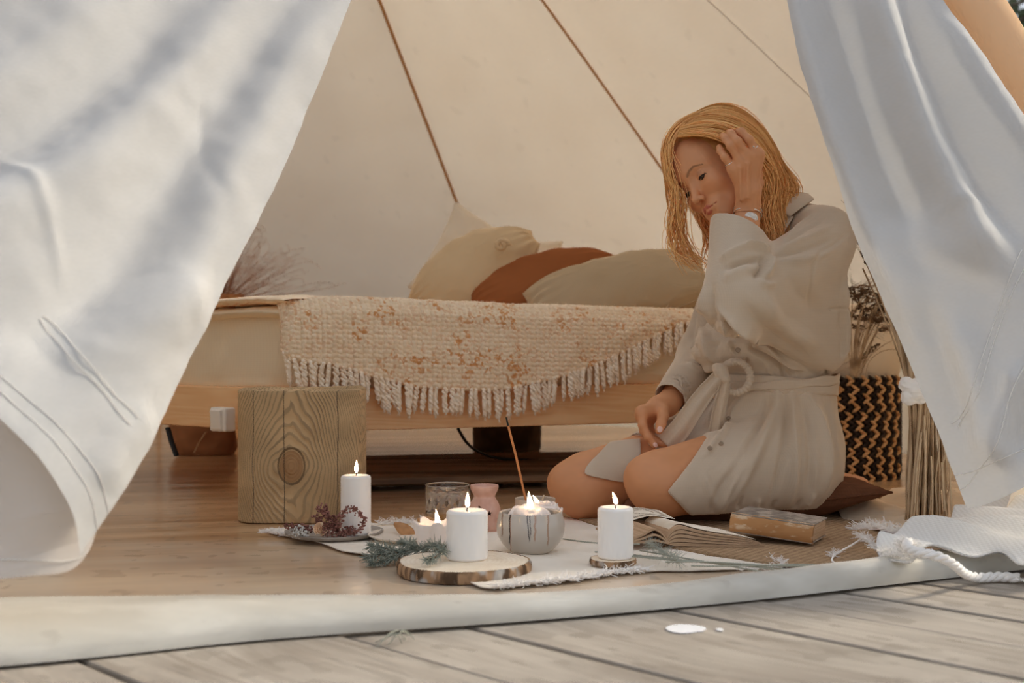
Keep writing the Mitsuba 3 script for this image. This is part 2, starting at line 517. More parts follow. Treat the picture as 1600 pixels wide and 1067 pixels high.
ph, ss = np.meshgrid(np.linspace(-160, 127, 290), np.concatenate([np.linspace(0, 1, 14)[:-1], np.linspace(1, 1.995, 70)]), indexing='ij')
wall = add('wall_back', grid(tent_point(ph, ss)), 'm_tent', smooth=True, kind='structure', label='sloping cream canvas wall of the bell tent')
for a in SEAMS[2:8]:
    s = np.concatenate([np.linspace(0.02, 1, 10)[:-1], np.linspace(1, 1.98, 140)])
    c = tent_point(np.full_like(s, a), s)
    inn = np.array([-math.sin(math.radians(a)), -math.cos(math.radians(a)), -0.9])
    side = np.array([math.cos(math.radians(a)), -math.sin(math.radians(a)), 0])
    wd = 0.008 if a < 80 else 0.003
    rows = [c + nrm(inn) * 0.010 + side * (wd * x) + nrm(inn) * (0.004 * (1 - x * x)) for x in (-1, -0.5, 0, 0.5, 1)]
    add('seam', grid(np.array(rows)), 'm_seam' if a < 80 else 'm_thread', wall, smooth=True)


def coons(top, bot, first, last, nv, nu):
    """A patch of cloth between four edges: top and bot run across, first and last run down their two ends."""
    t, b, f, l = spline(top, nu), spline(bot, nu), spline(first, nv), spline(last, nv)  # noqa: E741
    u, v = np.linspace(0, 1, nu)[None, :, None], np.linspace(0, 1, nv)[:, None, None]
    c = (1 - u) * (1 - v) * t[0] + u * (1 - v) * t[-1] + (1 - u) * v * b[0] + u * v * b[-1]
    return (1 - v) * t[None] + v * b[None] + (1 - u) * f[:, None] + u * l[:, None] - c


def folded(P, strokes, k=1.35):
    N = grid_normals(P)
    s = np.sign((N * (np.array([0, 0, CAMZ]) - P)).sum(-1).mean())
    N = N * s
    return crease(P.reshape(-1, 3), N.reshape(-1, 3), [(p, k * h, w) for p, h, w in strokes], front=False).reshape(P.shape)


def Ws(rows):
    return [W(*r) for r in rows]


def wrinkle(P, amp, f, seed):
    N = grid_normals(P)
    return P + N * (amp * (meshkit.fbm(P * f, 4, seed) - 0.5))[..., None]


# left door flap
LE = [(690, -300, 2.62), (620, -160, 2.45), (548, 0, 2.28), (501, 120, 2.16), (452, 240, 2.05), (402, 345, 1.95), (345, 455, 1.86), (290, 570, 1.78), (232, 690, 1.70), (176, 790, 1.64), (128, 868, 1.60)]
LF = [(60, -420, 2.25), (-60, -220, 2.02), (-180, 0, 1.85), (-260, 180, 1.72), (-300, 330, 1.62), (-310, 430, 1.58)]
LT = [LE[0], (400, -350, 2.5), (200, -390, 2.36), LF[0]]
LB = [LE[-1], (116, 812, 1.575), (84, 748, 1.555), (40, 690, 1.545), (-20, 632, 1.54), (-150, 532, 1.55), LF[-1]]
P = coons(Ws(LT), Ws(LB), Ws(LE), Ws(LF), 170, 130)
P = folded(P, [
    ([(560, -60), (470, 60), (400, 180), (330, 330), (250, 500), (170, 690)], 0.030, 0.050),
    ([(500, -40), (420, 50), (330, 190), (240, 330), (120, 500), (0, 640)], -0.030, 0.050),
    ([(420, -40), (350, 40), (270, 130), (160, 240), (0, 330), (-160, 390), (-330, 430)], 0.034, 0.060),
    ([(330, -60), (240, 60), (130, 150), (-60, 260), (-300, 340)], -0.028, 0.050),
    ([(200, -60), (120, 40), (0, 130), (-120, 180), (-280, 220)], 0.022, 0.060),
    ([(330, 470), (270, 470), (180, 500), (90, 560)], 0.022, 0.045),
    ([(350, 300), (240, 420), (120, 470), (0, 500), (-160, 500)], -0.016, 0.045),
    ([(240, 640), (190, 690), (150, 760)], 0.012, 0.030),
    ([(0, 225), (25, 255), (55, 310), (110, 440)], 0.006, 0.010),
    ([(320, 130), (325, 230), (345, 330)], -0.004, 0.010),
], 0.95)
P = wrinkle(wrinkle(P, 0.013, 9.0, 4), 0.0045, 26.0, 5)
flapL = thing('door_flap', 'large white canvas door flap pulled back on the left of the tent entrance', 'tent flap')
add('panel', grid(P), 'm_flap', flapL, smooth=True)


def on_patch(P, px_line, n=60):
    """A line on a sheet of points through places named as seen from the front."""
    flat = P.reshape(-1, 3)
    px = pixels(flat)
    N = grid_normals(P).reshape(-1, 3)
    line = spline(np.asarray(px_line, float), 12)
    idx = [int(np.argmin(((px - q) ** 2).sum(1))) for q in line]
    q = flat[idx]
    nn = N[idx] * np.sign((N[idx] * (np.array([0, 0, CAMZ]) - q)).sum(1))[:, None]
    q, nn = spline(q, n), spline(nn + 1e-9, n)
    t = np.linspace(0, 1, n)
    q = np.column_stack([np.polyval(np.polyfit(t, q[:, k], 7), t) for k in range(3)])
    return q - 0.0022 * (q - [0, 0, CAMZ]) / np.linalg.norm(q - [0, 0, CAMZ], axis=1, keepdims=True)


def bottom_rows(P, k):
    return P[-1 - k]


for k in (5, 8):
    add('stitching', tube(bottom_rows(P, k) + np.array([0, -0.0012, 0]), 0.0007, 5), 'm_thread', flapL, smooth=True, label='line of hem stitching')
for off in (0, 10):
    add('stitching', tube(on_patch(P, [(60 + off, 500 - off), (150 + off, 600 - off), (205 + off, 665 - off)], 30), 0.0007, 5), 'm_thread', flapL, smooth=True)
hem = np.array([bottom_rows(P, k) for k in range(6)]) + np.array([0, -0.002, 0])
Q = coons(Ws([(150, 800, 1.66), (60, 650, 1.65), (-60, 520, 1.64), (-310, 380, 1.63)]),
          Ws([(137, 866, 1.635), (112, 890, 1.62), (60, 899, 1.60), (0, 904, 1.585), (-140, 912, 1.57), (-320, 918, 1.56)]),
          Ws([(150, 800, 1.66), (148, 835, 1.65), (137, 866, 1.635)]), Ws([(-310, 380, 1.63), (-315, 640, 1.60), (-320, 918, 1.56)]), 60, 70)
Q = folded(Q, [([(-40, 640), (40, 740), (80, 860)], 0.022, 0.06), ([(-140, 660), (-60, 800), (-20, 900)], -0.02, 0.06)])
add('turned_hem', grid(wrinkle(Q, 0.006, 12.0, 9)), 'm_flap_in', flapL, smooth=True, label='pinkish underside of the flap with its bottom hem')
for k in (6,):
    add('stitching', tube(Q[-1 - k] + np.array([0, -0.002, 0]), 0.0010, 5), 'm_thread', flapL, smooth=True)

# right door flap
RE = [(1160, -330, 3.02), (1192, -180, 2.80), (1232, 0, 2.62), (1262, 120, 2.54), (1300, 245, 2.46), (1341, 370, 2.41), (1386, 480, 2.36), (1431, 590, 2.32), (1475, 700, 2.28), (1511, 795, 2.26)]
RF = [(1330, -330, 2.95), (1395, -130, 2.72), (1475, 0, 2.55), (1535, 95, 2.46), (1600, 198, 2.38), (1700, 380, 2.28), (1800, 560, 2.2), (1850, 690, 2.16)]
RT = [RE[0], (1245, -330, 2.96), RF[0]]
RB = [RE[-1], (1540, 788, 2.23), (1570, 776, 2.20), (1610, 757, 2.18), (1720, 720, 2.16), RF[-1]]
RE, RF, RT, RB = ([(x, y, d * 0.945) for x, y, d in q] for q in (RE, RF, RT, RB))
P = coons(Ws(RT), Ws(RB), Ws(RE), Ws(RF), 170, 110)
P = folded(P, [
    ([(1215, -120), (1250, 0), (1285, 120), (1330, 250), (1390, 400), (1450, 560)], 0.030, 0.034),
    ([(1270, -100), (1310, 60), (1350, 200), (1400, 330), (1450, 400)], -0.036, 0.044),
    ([(1335, -100), (1385, 40), (1440, 190), (1510, 340), (1580, 450)], 0.042, 0.038),
    ([(1390, -60), (1440, 80), (1500, 220), (1590, 380)], -0.034, 0.036),
    ([(1470, 20), (1540, 140), (1620, 270)], 0.020, 0.030),
    ([(1400, 330), (1470, 385), (1560, 400)], 0.016, 0.040),
    ([(1480, 480), (1520, 620), (1545, 740)], 0.016, 0.030),
    ([(1440, 470), (1490, 600), (1520, 720)], -0.012, 0.024),
    ([(1600, 560), (1578, 620), (1566, 680), (1570, 740)], 0.020, 0.016),
    ([(1640, 560), (1615, 640), (1600, 720)], -0.020, 0.030),
    ([(1450, 345), (1500, 330), (1550, 320)], 0.004, 0.010),
])
P = wrinkle(wrinkle(P, 0.012, 10.0, 14), 0.0035, 26.0, 15)
flapR = thing('door_flap', 'white canvas door flap hanging in long folds on the right of the tent entrance', 'tent flap')
add('panel', grid(P), 'm_flap', flapR, smooth=True)
for off in (0, 9):
    add('stitching', tube(on_patch(P, [(1606 - off, 400 - off), (1566 - off, 500 - off), (1545 - off, 560), (1525 - off, 620), (1497 - off, 665)], 90), 0.0009, 5), 'm_thread', flapR, smooth=True, label='curved line of double stitching')
add('stitching', tube(on_patch(P, [(1606, 565), (1582, 615), (1565, 665), (1545, 715), (1500, 765)], 60), 0.0008, 5), 'm_thread', flapR, smooth=True)
add('stitching', tube(P[-8] + np.array([0, -0.002, 0]), 0.0007, 5), 'm_thread', flapR, smooth=True)

# the canvas to the right of the entrance, seen past the flap's edge
Q = coons(Ws([(1330, -260, 3.2), (1450, -140, 2.95), (1475, -90, 2.97)]), Ws([(1700, 640, 2.5), (1800, 620, 2.3), (1880, 560, 2.36)]),
          Ws([(1330, -260, 3.2), (1440, 0, 3.0), (1560, 260, 2.75), (1700, 640, 2.5)]), Ws([(1475, -90, 2.97), (1553, 0, 2.82), (1602, 85, 2.72), (1700, 260, 2.55), (1880, 560, 2.36)]), 90, 40)
Q = folded(Q, [([(1430, -100), (1516, 0), (1600, 140), (1680, 280)], 0.06, 0.03)])
add('wall_right', grid(Q), 'm_tent_warm', smooth=True, kind='structure', label='warm tan tent canvas behind the right door flap')
add('wall_left', grid(np.array([[W(*a) + (W(*b) - W(*a)) * t for t in np.linspace(0, 1, 12)] for a, b in zip([(-60, -220, 2.3), (-200, 0, 2.1), (-300, 330, 1.85), (-330, 900, 1.75)], [(-900, -220, 1.9), (-1100, 0, 1.7), (-1300, 330, 1.6), (-1400, 900, 1.55)])])), 'm_tent', smooth=True, kind='structure')

# rolled edge of the groundsheet along the entrance
outer = [(-420, 1075), (-200, 1062), (0, 1047), (200, 1027), (400, 1006), (600, 991), (800, 977), (1060, 954), (1200, 940), (1320, 926), (1460, 910), (1600, 894), (1800, 874)]
wide = [0.40, 0.38, 0.345, 0.27, 0.185, 0.115, 0.07, 0.058, 0.055, 0.055, 0.055, 0.055, 0.055]
tall = [0.05, 0.05, 0.050, 0.048, 0.042, 0.036, 0.030, 0.032, 0.036, 0.040, 0.042, 0.042, 0.042]
n = 150
c = spline([G(*q) for q in outer], n)
wv, hv = spline(np.column_stack([np.arange(13), wide]), n)[:, 1], spline(np.column_stack([np.arange(13), tall]), n)[:, 1]
tt = np.gradient(c, axis=0)
inw = np.cross([0, 0, 1.0], tt)
inw /= np.linalg.norm(inw, axis=1, keepdims=True)
K = 40
rows = []
for i in range(n):
    a = np.linspace(0, 2 * np.pi, K, endpoint=False)
    x = 0.5 - 0.5 * np.sign(np.cos(a)) * np.abs(np.cos(a)) ** 0.85
    z = np.where(np.sin(a) > 0, np.abs(np.sin(a)) ** 0.75 * (1 - 0.42 * x * (wv[i] > 0.09) * min(1, (wv[i] - 0.06) / 0.1)), -0.0)
    q = c[i] + inw[i] * (x * wv[i])[:, None] + np.array([0, 0, 1.0]) * (0.0045 + z * hv[i])[:, None]
    bump = 0.006 * (meshkit.fbm(q * np.array([8, 8, 20.0]), 3, 21) - 0.5) * (z > 0.05)
    q[:, 2] += bump + (z > 0.05) * 0.006 * (meshkit.fbm(np.column_stack([q[:, 0] * 3 + q[:, 1] * 9, q[:, 1] * 0, q[:, 0] * 0]), 3, 2) - 0.5)
    q[:, 2] = np.maximum(q[:, 2], 0.0045)
    rows.append(q)
R_ = np.array(rows)
sill = grid(R_.transpose(1, 0, 2), closed_u=True)
add('entrance_sill', sill, 'm_sheet_edge', smooth=True, label='cream canvas edge of the groundsheet rolled along the entrance, lying on the deck', cat='tent sill')

# ------------------------------------------------------------------ the forest around the clearing
define('m_trunk', plain(tint_noise((0.09, 0.075, 0.06), (0.24, 0.20, 0.165), 9.0), 0.95, 0.1))
define('m_leaf', {'type': 'principledthin', 'base_color': tint_noise((0.10, 0.13, 0.08), (0.24, 0.28, 0.19), 3.0), 'roughness': 0.7, 'diff_trans': 0.5, 'spec_trans': 0.0, 'eta': 1.3})


def tree(seed):
    g = np.random.default_rng(seed)
    h = g.uniform(7, 11)
    r = 0.11 + 0.012 * h
    t = np.linspace(0, 1, 20)
    c = np.column_stack([0.12 * np.sin(t * 4 + seed), 0.12 * np.cos(t * 3 + seed), t * h])
    wood = [tube(c, r * (1 - 0.85 * t) + 0.01, 9)]
    q = []
    for k in range(46):
        s = g.uniform(0.06, 1)
        z = h * s
        a = g.uniform(0, 6.283)
        L = (1 - s) * 2.1 + 0.5
        o = np.array([np.interp(s, t, c[:, 0]), np.interp(s, t, c[:, 1]), z])
        e = o + [L * math.cos(a), L * math.sin(a), -0.12 * L + 0.1 * g.normal()]
        wood.append(tube(np.array([o, (o + e) / 2 + [0, 0, 0.08 * L], e]), [0.03 * (1 - s) + 0.012, 0.006], 5, cap=False))
        for _ in range(34):
            w = g.uniform(0.25, 1.05)
            p = o + (e - o) * w + g.normal(0, 0.16, 3) * [1, 1, 0.6]
            d, n_ = nrm(g.normal(0, 1, 3)), g.normal(0, 1, 3)
            b_ = nrm(np.cross(d, n_))
            sz = g.uniform(0.07, 0.15)
            q.append(np.array([p - d * sz, p + b_ * sz * .45, p + d * sz, p - b_ * sz * .45]))
    v = np.concatenate(q)
    i = np.arange(len(q))[:, None] * 4
    f = np.vstack([i + [0, 1, 2], i + [0, 2, 3]])
    return cat(wood), trimesh.Trimesh(v, f, process=False)


models = [[mikit.ply(w_, 'm_trunk', smooth=True), mikit.ply(l_, 'm_leaf')] for w_, l_ in (tree(1), tree(2), tree(3))]
TREES = [(4.3, 8.6, 0.9, 'slender dark green forest tree seen past the top right edge of the tent'), (5.9, 9.8, 1.1, 'second forest tree behind the slender one at the top right edge of the tent'), (8.4, 7.0, 1.0, 'dark forest tree well to the right of the tent, beyond the right door flap'), (8.9, 14.0, 1.2, 'tall forest tree far behind the two at the top right edge of the tent'), (-8.5, 8.0, 1.0, 'forest tree far to the left of the tent, behind the left door flap'), (-1.0, 15.0, 1.2, 'forest tree standing straight behind the tent, hidden by its back wall')]
for k, (x, y, s, lab) in enumerate(TREES):
    key = thing('forest_tree', lab, 'tree', 'forest trees around the tent')
    M_ = T().translate([x, y, -0.25]).rotate([0, 0, 1], 67.0 * k).scale(s)
    for name, shp in zip(('trunk', 'foliage'), models[k % 3]):
        add(name, shp, None, key, to_world=M_, **({'kind': 'stuff'} if name == 'foliage' else {}))

# ------------------------------------------------------------------ more materials
def pine(p, n, uv):
    a, b = p.x * 0.93 + p.y * 0.37, p.z
    w = fbm(a * 1.5, b * 18 + 1.5 * fbm(a * 2, b * 5, 0.0, 2), p.y * 2, 3)
    g = 0.5 + 0.5 * dr.sin(60 * w)
    return mix((0.82, 0.455, 0.205), (0.95, 0.63, 0.35), dr.clip(0.35 + 0.4 * g + 0.5 * (fbm(a * 14, b * 160, 2.0, 2) - 0.5), 0, 1))


define('m_pine', plain(proc(pine), 0.6, 0.3))
KX, KZ = -0.478, 0.130   # the knot on the block's face


def block_line(p):
    wx, wz = fbm(p.x * 7, p.z * 5, p.y * 6, 3) - 0.5, fbm(p.x * 6 + 5, p.z * 6, p.y * 6, 3) - 0.5
    x = p.x - KX
    z = p.z - KZ
    r2 = x * x + 0.55 * z * z + 1e-5
    far = smoothstep(0.0008, 0.006, r2)
    x, z = x + 0.075 * far * wx, z + 0.08 * far * wz
    u = x * (1 - 0.0008 / dr.maximum(r2, 0.0008))
    psi = 210 * dr.sqrt(z * z + 0.0002) + 4300 * u * u + 250 * dr.abs(u) - 20 * fbm(p.x * 15, p.z * 9, p.y * 9, 4)
    psi = dr.select(r2 < 0.00082, 1100 * dr.sqrt(r2), psi)
    return psi, r2


def block_col(p, n, uv):
    psi, r2 = block_line(p)
    g = 0.5 + 0.5 * dr.sin(psi)
    line = smoothstep(0.60, 0.95, g)
    base = mix((0.40, 0.26, 0.135), (0.70, 0.49, 0.275), fbm(p.x * 14, p.z * 20, p.y * 14, 4))
    c = mix(base, (0.21, 0.15, 0.09), 0.62 * line * (0.15 + 1.2 * fbm(p.x * 30, p.z * 22, 2.0, 2)))
    c = mix(c, (0.36, 0.17, 0.07), 0.6 * smoothstep(0.0009, 0.0005, r2))
    c = mix(c, (0.10, 0.06, 0.03), 0.7 * smoothstep(0.00016, 0.00008, dr.abs(r2 - 0.00085)))
    for q in (0.039, 0.107, 0.222):
        c = mix(c, (0.07, 0.05, 0.035), 0.75 * smoothstep(0.0016, 0.0004, dr.abs(p.x - KX + 0.123 - q + 0.004 * (noise(p.z * 14, q * 90, 0.0) - 0.5))))
    moss = smoothstep(0.56, 0.75, fbm(p.x * 17 + 3, p.z * 13, 4.0, 4)) * smoothstep(0.22, 0.05, p.z)
    return mix(c, (0.15, 0.14, 0.11), 0.65 * moss * noise(p.x * 300, p.z * 300, p.y * 300))


define('m_block', bumped(plain(proc(block_col), 0.8, 0.2), lambda p, n, uv: 0.0022 * dr.sin(block_line(p)[0]), 0.5))
define('m_log_dark', plain(tint_noise((0.05, 0.03, 0.018), (0.12, 0.075, 0.045), 20.0), 0.9, 0.1))
define('m_beam', plain(proc(lambda p, n, uv: mix((0.13, 0.075, 0.04), (0.33, 0.20, 0.11), smoothstep(0.3, 0.7, fbm(p.x * 3, p.y * 26, p.z * 40, 4)))), 0.6, 0.3))
define('m_linen', plain(weave((0.76, 0.61, 0.42), (0.90, 0.77, 0.57)), 0.9, 0.15))
define('m_pillow_pale', plain(weave((0.72, 0.59, 0.44), (0.84, 0.73, 0.58)), 0.9, 0.15))
define('m_pillow_tan', plain(weave((0.60, 0.43, 0.25), (0.76, 0.58, 0.37)), 0.9, 0.15))
define('m_pillow_sand', plain(weave((0.43, 0.315, 0.19), (0.55, 0.425, 0.28)), 0.9, 0.15))
define('m_pillow_rust', plain(weave((0.27, 0.085, 0.026), (0.40, 0.14, 0.05)), 0.95, 0.15))
define('m_cushion', plain(weave((0.115, 0.045, 0.022), (0.19, 0.08, 0.042), 300, 40), 0.95, 0.15))


def throw_col(p, n, uv):
    s = p.x * 0.93 + p.y * 0.37
    a = noise(s * 110, p.z * 110 + p.y * 60, 0.0)
    patch = 0.30 + 0.70 * smoothstep(0.42, 0.72, fbm(s * 15 + 3, p.z * 15 + p.y * 9, 1.0, 4))
    b = noise(s * 230 + 9, p.z * 230 + p.y * 130, 3.0)
    c = mix((0.86, 0.68, 0.47), (0.97, 0.84, 0.65), a)
    return mix(c, (0.70, 0.36, 0.15), dr.clip(1.15 * patch * smoothstep(0.45, 0.75, 0.5 * a + 0.5 * b) * 1.1, 0, 1))


define('m_throw', plain(proc(throw_col), 0.95, 0.1))
define('m_fringe', plain(tint_noise((0.86, 0.71, 0.54), (0.96, 0.86, 0.71), 60.0), 0.95, 0.1))
define('m_white_plastic', plain((0.85, 0.80, 0.72), 0.3, 0.5))
define('m_black', plain((0.012, 0.011, 0.011), 0.5))
define('m_bag', plain(tint_noise((0.30, 0.13, 0.06), (0.42, 0.20, 0.10), 14.0), 0.9, 0.15))
define('m_wax', plain((0.93, 0.91, 0.88), 0.32, 0.5, clearcoat=0.3, clearcoat_gloss=0.7, sheen=0.2))
define('m_wax_warm', plain((0.95, 0.86, 0.80), 0.4, 0.5))
define('m_wick', plain((0.03, 0.02, 0.015), 0.9))
define('m_slate', plain(tint_noise((0.28, 0.25, 0.22), (0.44, 0.40, 0.36), 40.0), 0.6, 0.3))
define('m_plate', plain((0.80, 0.73, 0.63), 0.35, 0.5))


def slice_col(cx, cy, sc):
    def fn(p, n, uv):
        x, y = (p.x - cx) * sc, (p.y - cy) * sc
        r = dr.sqrt(x * x + y * y) + 0.004 * fbm(p.x * 60, p.y * 60, 0.0, 3)
        g = 0.5 + 0.5 * dr.sin(r * 760)
        return mix(mix((0.72, 0.60, 0.45), (0.86, 0.77, 0.64), fbm(p.x * 40, p.y * 40, 1.0, 3)), (0.50, 0.36, 0.23), 0.16 * g)
    return proc(fn)


def bark(p, n, uv):
    t = fbm((p.x - p.y) * 70, p.z * 30, p.y * 70, 3)
    c = mix((0.10, 0.06, 0.035), (0.42, 0.26, 0.15), smoothstep(0.35, 0.65, t))
    return mix(c, (0.55, 0.53, 0.50), 0.8 * smoothstep(0.55, 0.68, fbm(p.x * 48 + 2, p.y * 48, p.z * 20, 3)))


define('m_bark', bumped(plain(proc(bark), 0.9, 0.2), lambda p, n, uv: 0.003 * fbm((p.x - p.y) * 90, p.z * 25, p.y * 90, 3)))
define('m_glass', {'type': 'dielectric', 'int_ior': 1.45})
define('m_amber', plain((0.46, 0.24, 0.09), 0.12, 0.5))
define('m_pink', plain(tint_noise((0.64, 0.36, 0.27), (0.76, 0.48, 0.38), 50.0), 0.3, 0.5))
BX, BY = 0.0345, 2.37


def bowl_col(p, n, uv):
    c = mix((0.50, 0.455, 0.40), (0.62, 0.57, 0.51), fbm(p.x * 30, p.y * 30, p.z * 30, 3))
    for x0, w, z0, col in ((-0.0385, 0.0018, 0.032, (0.05, 0.035, 0.03)), (-0.004, 0.0016, 0.040, (0.10, 0.09, 0.09)), (-0.0005, 0.0012, 0.048, (0.12, 0.11, 0.11)), (0.007, 0.0026, 0.040, (0.45, 0.30, 0.22)), (0.0305, 0.0024, 0.030, (0.42, 0.29, 0.22)), (-0.037, 0.0012, 0.012, (0.40, 0.25, 0.18)), (-0.053, 0.002, 0.045, (0.3, 0.2, 0.15))):
        d = dr.abs(p.x - BX - x0 + 0.003 * (noise(p.z * 120, x0 * 900, 0.0) - 0.5) + 0.06 * (p.z - 0.05) * (x0 > -0.01) * (x0 < 0.003))
        c = mix(c, col, smoothstep(w, 0.3 * w, d) * smoothstep(z0 - 0.004, z0 + 0.004, p.z) * smoothstep(BY, BY - 0.01, p.y))
    return c


define('m_bowl', plain(proc(bowl_col), 0.16, 0.5, clearcoat=0.6, clearcoat_gloss=0.95))
define('m_needle', plain(tint_noise((0.17, 0.20, 0.165), (0.36, 0.38, 0.32), 150.0), 0.6, 0.3))
define('m_twig', plain((0.16, 0.10, 0.06), 0.9))
define('m_heather', plain(tint_noise((0.15, 0.055, 0.04), (0.34, 0.16, 0.13), 120.0), 0.9))
define('m_rose', plain(tint_noise((0.76, 0.50, 0.30), (0.90, 0.72, 0.52), 90.0), 0.7))
define('m_pale_bloom', plain((0.58, 0.56, 0.52), 0.8))
define('m_pod', plain(tint_noise((0.42, 0.20, 0.08), (0.58, 0.31, 0.14), 60.0), 0.6))
define('m_runner', plain(weave((0.70, 0.62, 0.52), (0.85, 0.80, 0.71), 520, 9), 0.95, 0.1))
define('m_cotton', plain((0.92, 0.90, 0.87), 0.95, 0.1))


def jute(p, n, uv):
    q = p.x * 0.8 - p.y * 0.6
    rib = 0.5 + 0.5 * dr.sin(q * 430)
    return mix((0.27, 0.165, 0.09), (0.52, 0.355, 0.22), dr.clip(0.35 * rib + 0.8 * fbm(q * 50, p.y * 140, p.x * 140, 3) - 0.1, 0, 1))


define('m_jute', bumped(plain(proc(jute), 0.95, 0.1), lambda p, n, uv: 0.002 * (0.5 + 0.5 * dr.sin((p.x * 0.8 - p.y * 0.6) * 430)) + 0.002 * noise(p.x * 400, p.y * 400, 0.0)))


def knit(p, n, uv):
    return mix((0.78, 0.76, 0.72), (0.92, 0.91, 0.88), 0.5 + 0.25 * dr.sin(p.x * 900) + 0.25 * dr.sin((p.y * 0.8 + p.z) * 900))


define('m_knit', bumped(plain(proc(knit), 0.95, 0.1), lambda p, n, uv: 0.0012 * dr.sin(p.x * 900) * dr.sin((p.y * 0.8 + p.z) * 900)))
define('m_cream_cloth', plain(weave((0.74, 0.57, 0.40), (0.85, 0.71, 0.55)), 0.95, 0.1))
define('m_straw', plain(tint_noise((0.34, 0.22, 0.12), (0.62, 0.46, 0.29), 35.0), 0.8))
define('m_straw_light', plain((0.66, 0.50, 0.32), 0.8))
define('m_ear', plain(tint_noise((0.10, 0.055, 0.025), (0.26, 0.15, 0.075), 70.0), 0.9))
define('m_red_grass', plain(tint_noise((0.30, 0.11, 0.04), (0.46, 0.20, 0.085), 40.0), 0.9))
define('m_braid_light', plain(tint_noise((0.62, 0.33, 0.14), (0.84, 0.51, 0.25), 45.0), 0.8, 0.2))
define('m_braid_dark', plain(tint_noise((0.022, 0.014, 0.011), (0.055, 0.035, 0.025), 45.0), 0.8, 0.2))
define('m_paper_edge', plain(proc(lambda p, n, uv: mix((0.38, 0.24, 0.14), (0.62, 0.44, 0.29), fbm(p.x * 12, p.y * 12, p.z * 900, 2))), 0.9, 0.1))
define('m_paper', plain(tint_noise((0.70, 0.60, 0.47), (0.84, 0.77, 0.65), 25.0), 0.9, 0.1))
define('m_print', plain((0.45, 0.38, 0.30), 0.9, 0.1))
define('m_book_spine', plain(proc(lambda p, n, uv: mix(mix((0.42, 0.20, 0.075), (0.58, 0.31, 0.135), fbm(p.x * 30, p.y * 30, p.z * 60, 3)), (0.68, 0.50, 0.33), smoothstep(0.52, 0.72, fbm(p.x * 55, p.y * 20, p.z * 90, 4)))), 0.75, 0.25))
define('m_book_cover', plain(tint_noise((0.20, 0.16, 0.13), (0.42, 0.34, 0.27), 60.0), 0.85))
define('m_incense', plain((0.62, 0.26, 0.10), 0.8))
define('m_grass_dry', plain((0.36, 0.37, 0.31), 0.8))
define('m_silver', {'type': 'twosided', 'bsdf': {'type': 'roughconductor', 'material': 'Ag', 'alpha': 0.2}})

# ------------------------------------------------------------------ bed
C0, ER, EL = np.array([-0.53, 3.04]), np.array([0.93, 0.37]), np.array([-0.80, 0.60])
ER, EL = ER / np.linalg.norm(ER), EL / np.linalg.norm(EL)
EN = np.array([-ER[1], ER[0]])
BED = [C0, C0 + 1.42 * ER, np.array([0.32, 4.95]), np.array([-0.95, 5.0]), C0 + 0.92 * EL]


def board(p, q, z0, z1, th, r=0.004):
    p, q = np.asarray(p), np.asarray(q)
    u = (q - p) / np.linalg.norm(q - p)
    m = rbox(np.linalg.norm(q - p), th, z1 - z0, r)
    R = np.eye(4)
    R[:2, 0], R[:2, 1] = u, (-u[1], u[0])
    R[:2, 3] = (p + q) / 2 + np.array([-u[1], u[0]]) * th / 2
    R[2, 3] = (z0 + z1) / 2
    return moved(m, R)


bed = thing('bed', 'low pine platform bed with wide side boards raised on wooden blocks', 'bed')
add('side_board', board(C0, C0 + 1.42 * ER, 0.184, 0.2875, 0.035), 'm_pine', bed)
add('side_board', board(C0 + 0.92 * EL, C0 + 0.004 * EL, 0.184, 0.2875, 0.035), 'm_pine', bed)
add('end_board', board(C0 + 1.42 * ER, BED[2], 0.184, 0.2875, 0.035), 'm_pine', bed)
inner = Polygon([C0 + 0.06 * (EN + ER * 0.4), C0 + 1.36 * ER + 0.06 * EN, BED[2] - [0.05, 0.05], BED[3] + [0.05, -0.05], C0 + 0.86 * EL + [0.05, 0.03]])
add('slat_base', prism(inner, 0.225, 0.262), 'm_pine', bed, smooth=False)


def soft_slab(poly, z0, z1, r, bulge, seed, k=360, rows=26, wr=0.01):
    g = Polygon(poly).buffer(-r).buffer(r)
    ring = np.array([g.exterior.interpolate(t, normalized=True).coords[0] for t in np.linspace(0, 1, k, endpoint=False)])
    nx = np.roll(ring, -1, 0) - np.roll(ring, 1, 0)
    no = np.column_stack([nx[:, 1], -nx[:, 0]])
    no /= np.linalg.norm(no, axis=1, keepdims=True)
    if not g.exterior.is_ccw:
        no = -no
    a = np.linspace(-np.pi / 2, np.pi / 2, rows)
    P = []
    for t in np.concatenate([[-9], a, [9]]):
        if abs(t) > 5:
            P.append(np.column_stack([ring - no * 0.12, np.full(k, z0 if t < 0 else z1)]))
            continue
        z = (z0 + z1) / 2 + (z1 - z0) / 2 * np.sign(np.sin(t)) * abs(np.sin(t)) ** 0.8
        off = -r + r * max(np.cos(t), 0) ** 0.5 + bulge * np.cos(t)
        P.append(np.column_stack([ring + no * off, np.full(k, z)]))
    P = np.array(P)
    n = meshkit.fbm(P * np.array([9, 9, 5]), 4, seed) - 0.5
    P[1:-1, :, :2] += (no[None] * (wr * n[..., None]))[1:-1]
    m = grid(P.transpose(1, 0, 2), closed_u=True)
    caps = []
    for row, fl in ((P[0], True), (P[-1], False)):
        c = row.mean(0)
        j = np.arange(k)
        f = np.stack([j, (j + 1) % k, j * 0 + k], 1)
        caps.append(trimesh.Trimesh(np.vstack([row, c]), f[:, ::-1] if fl else f, process=False))
    return cat([m, *caps])


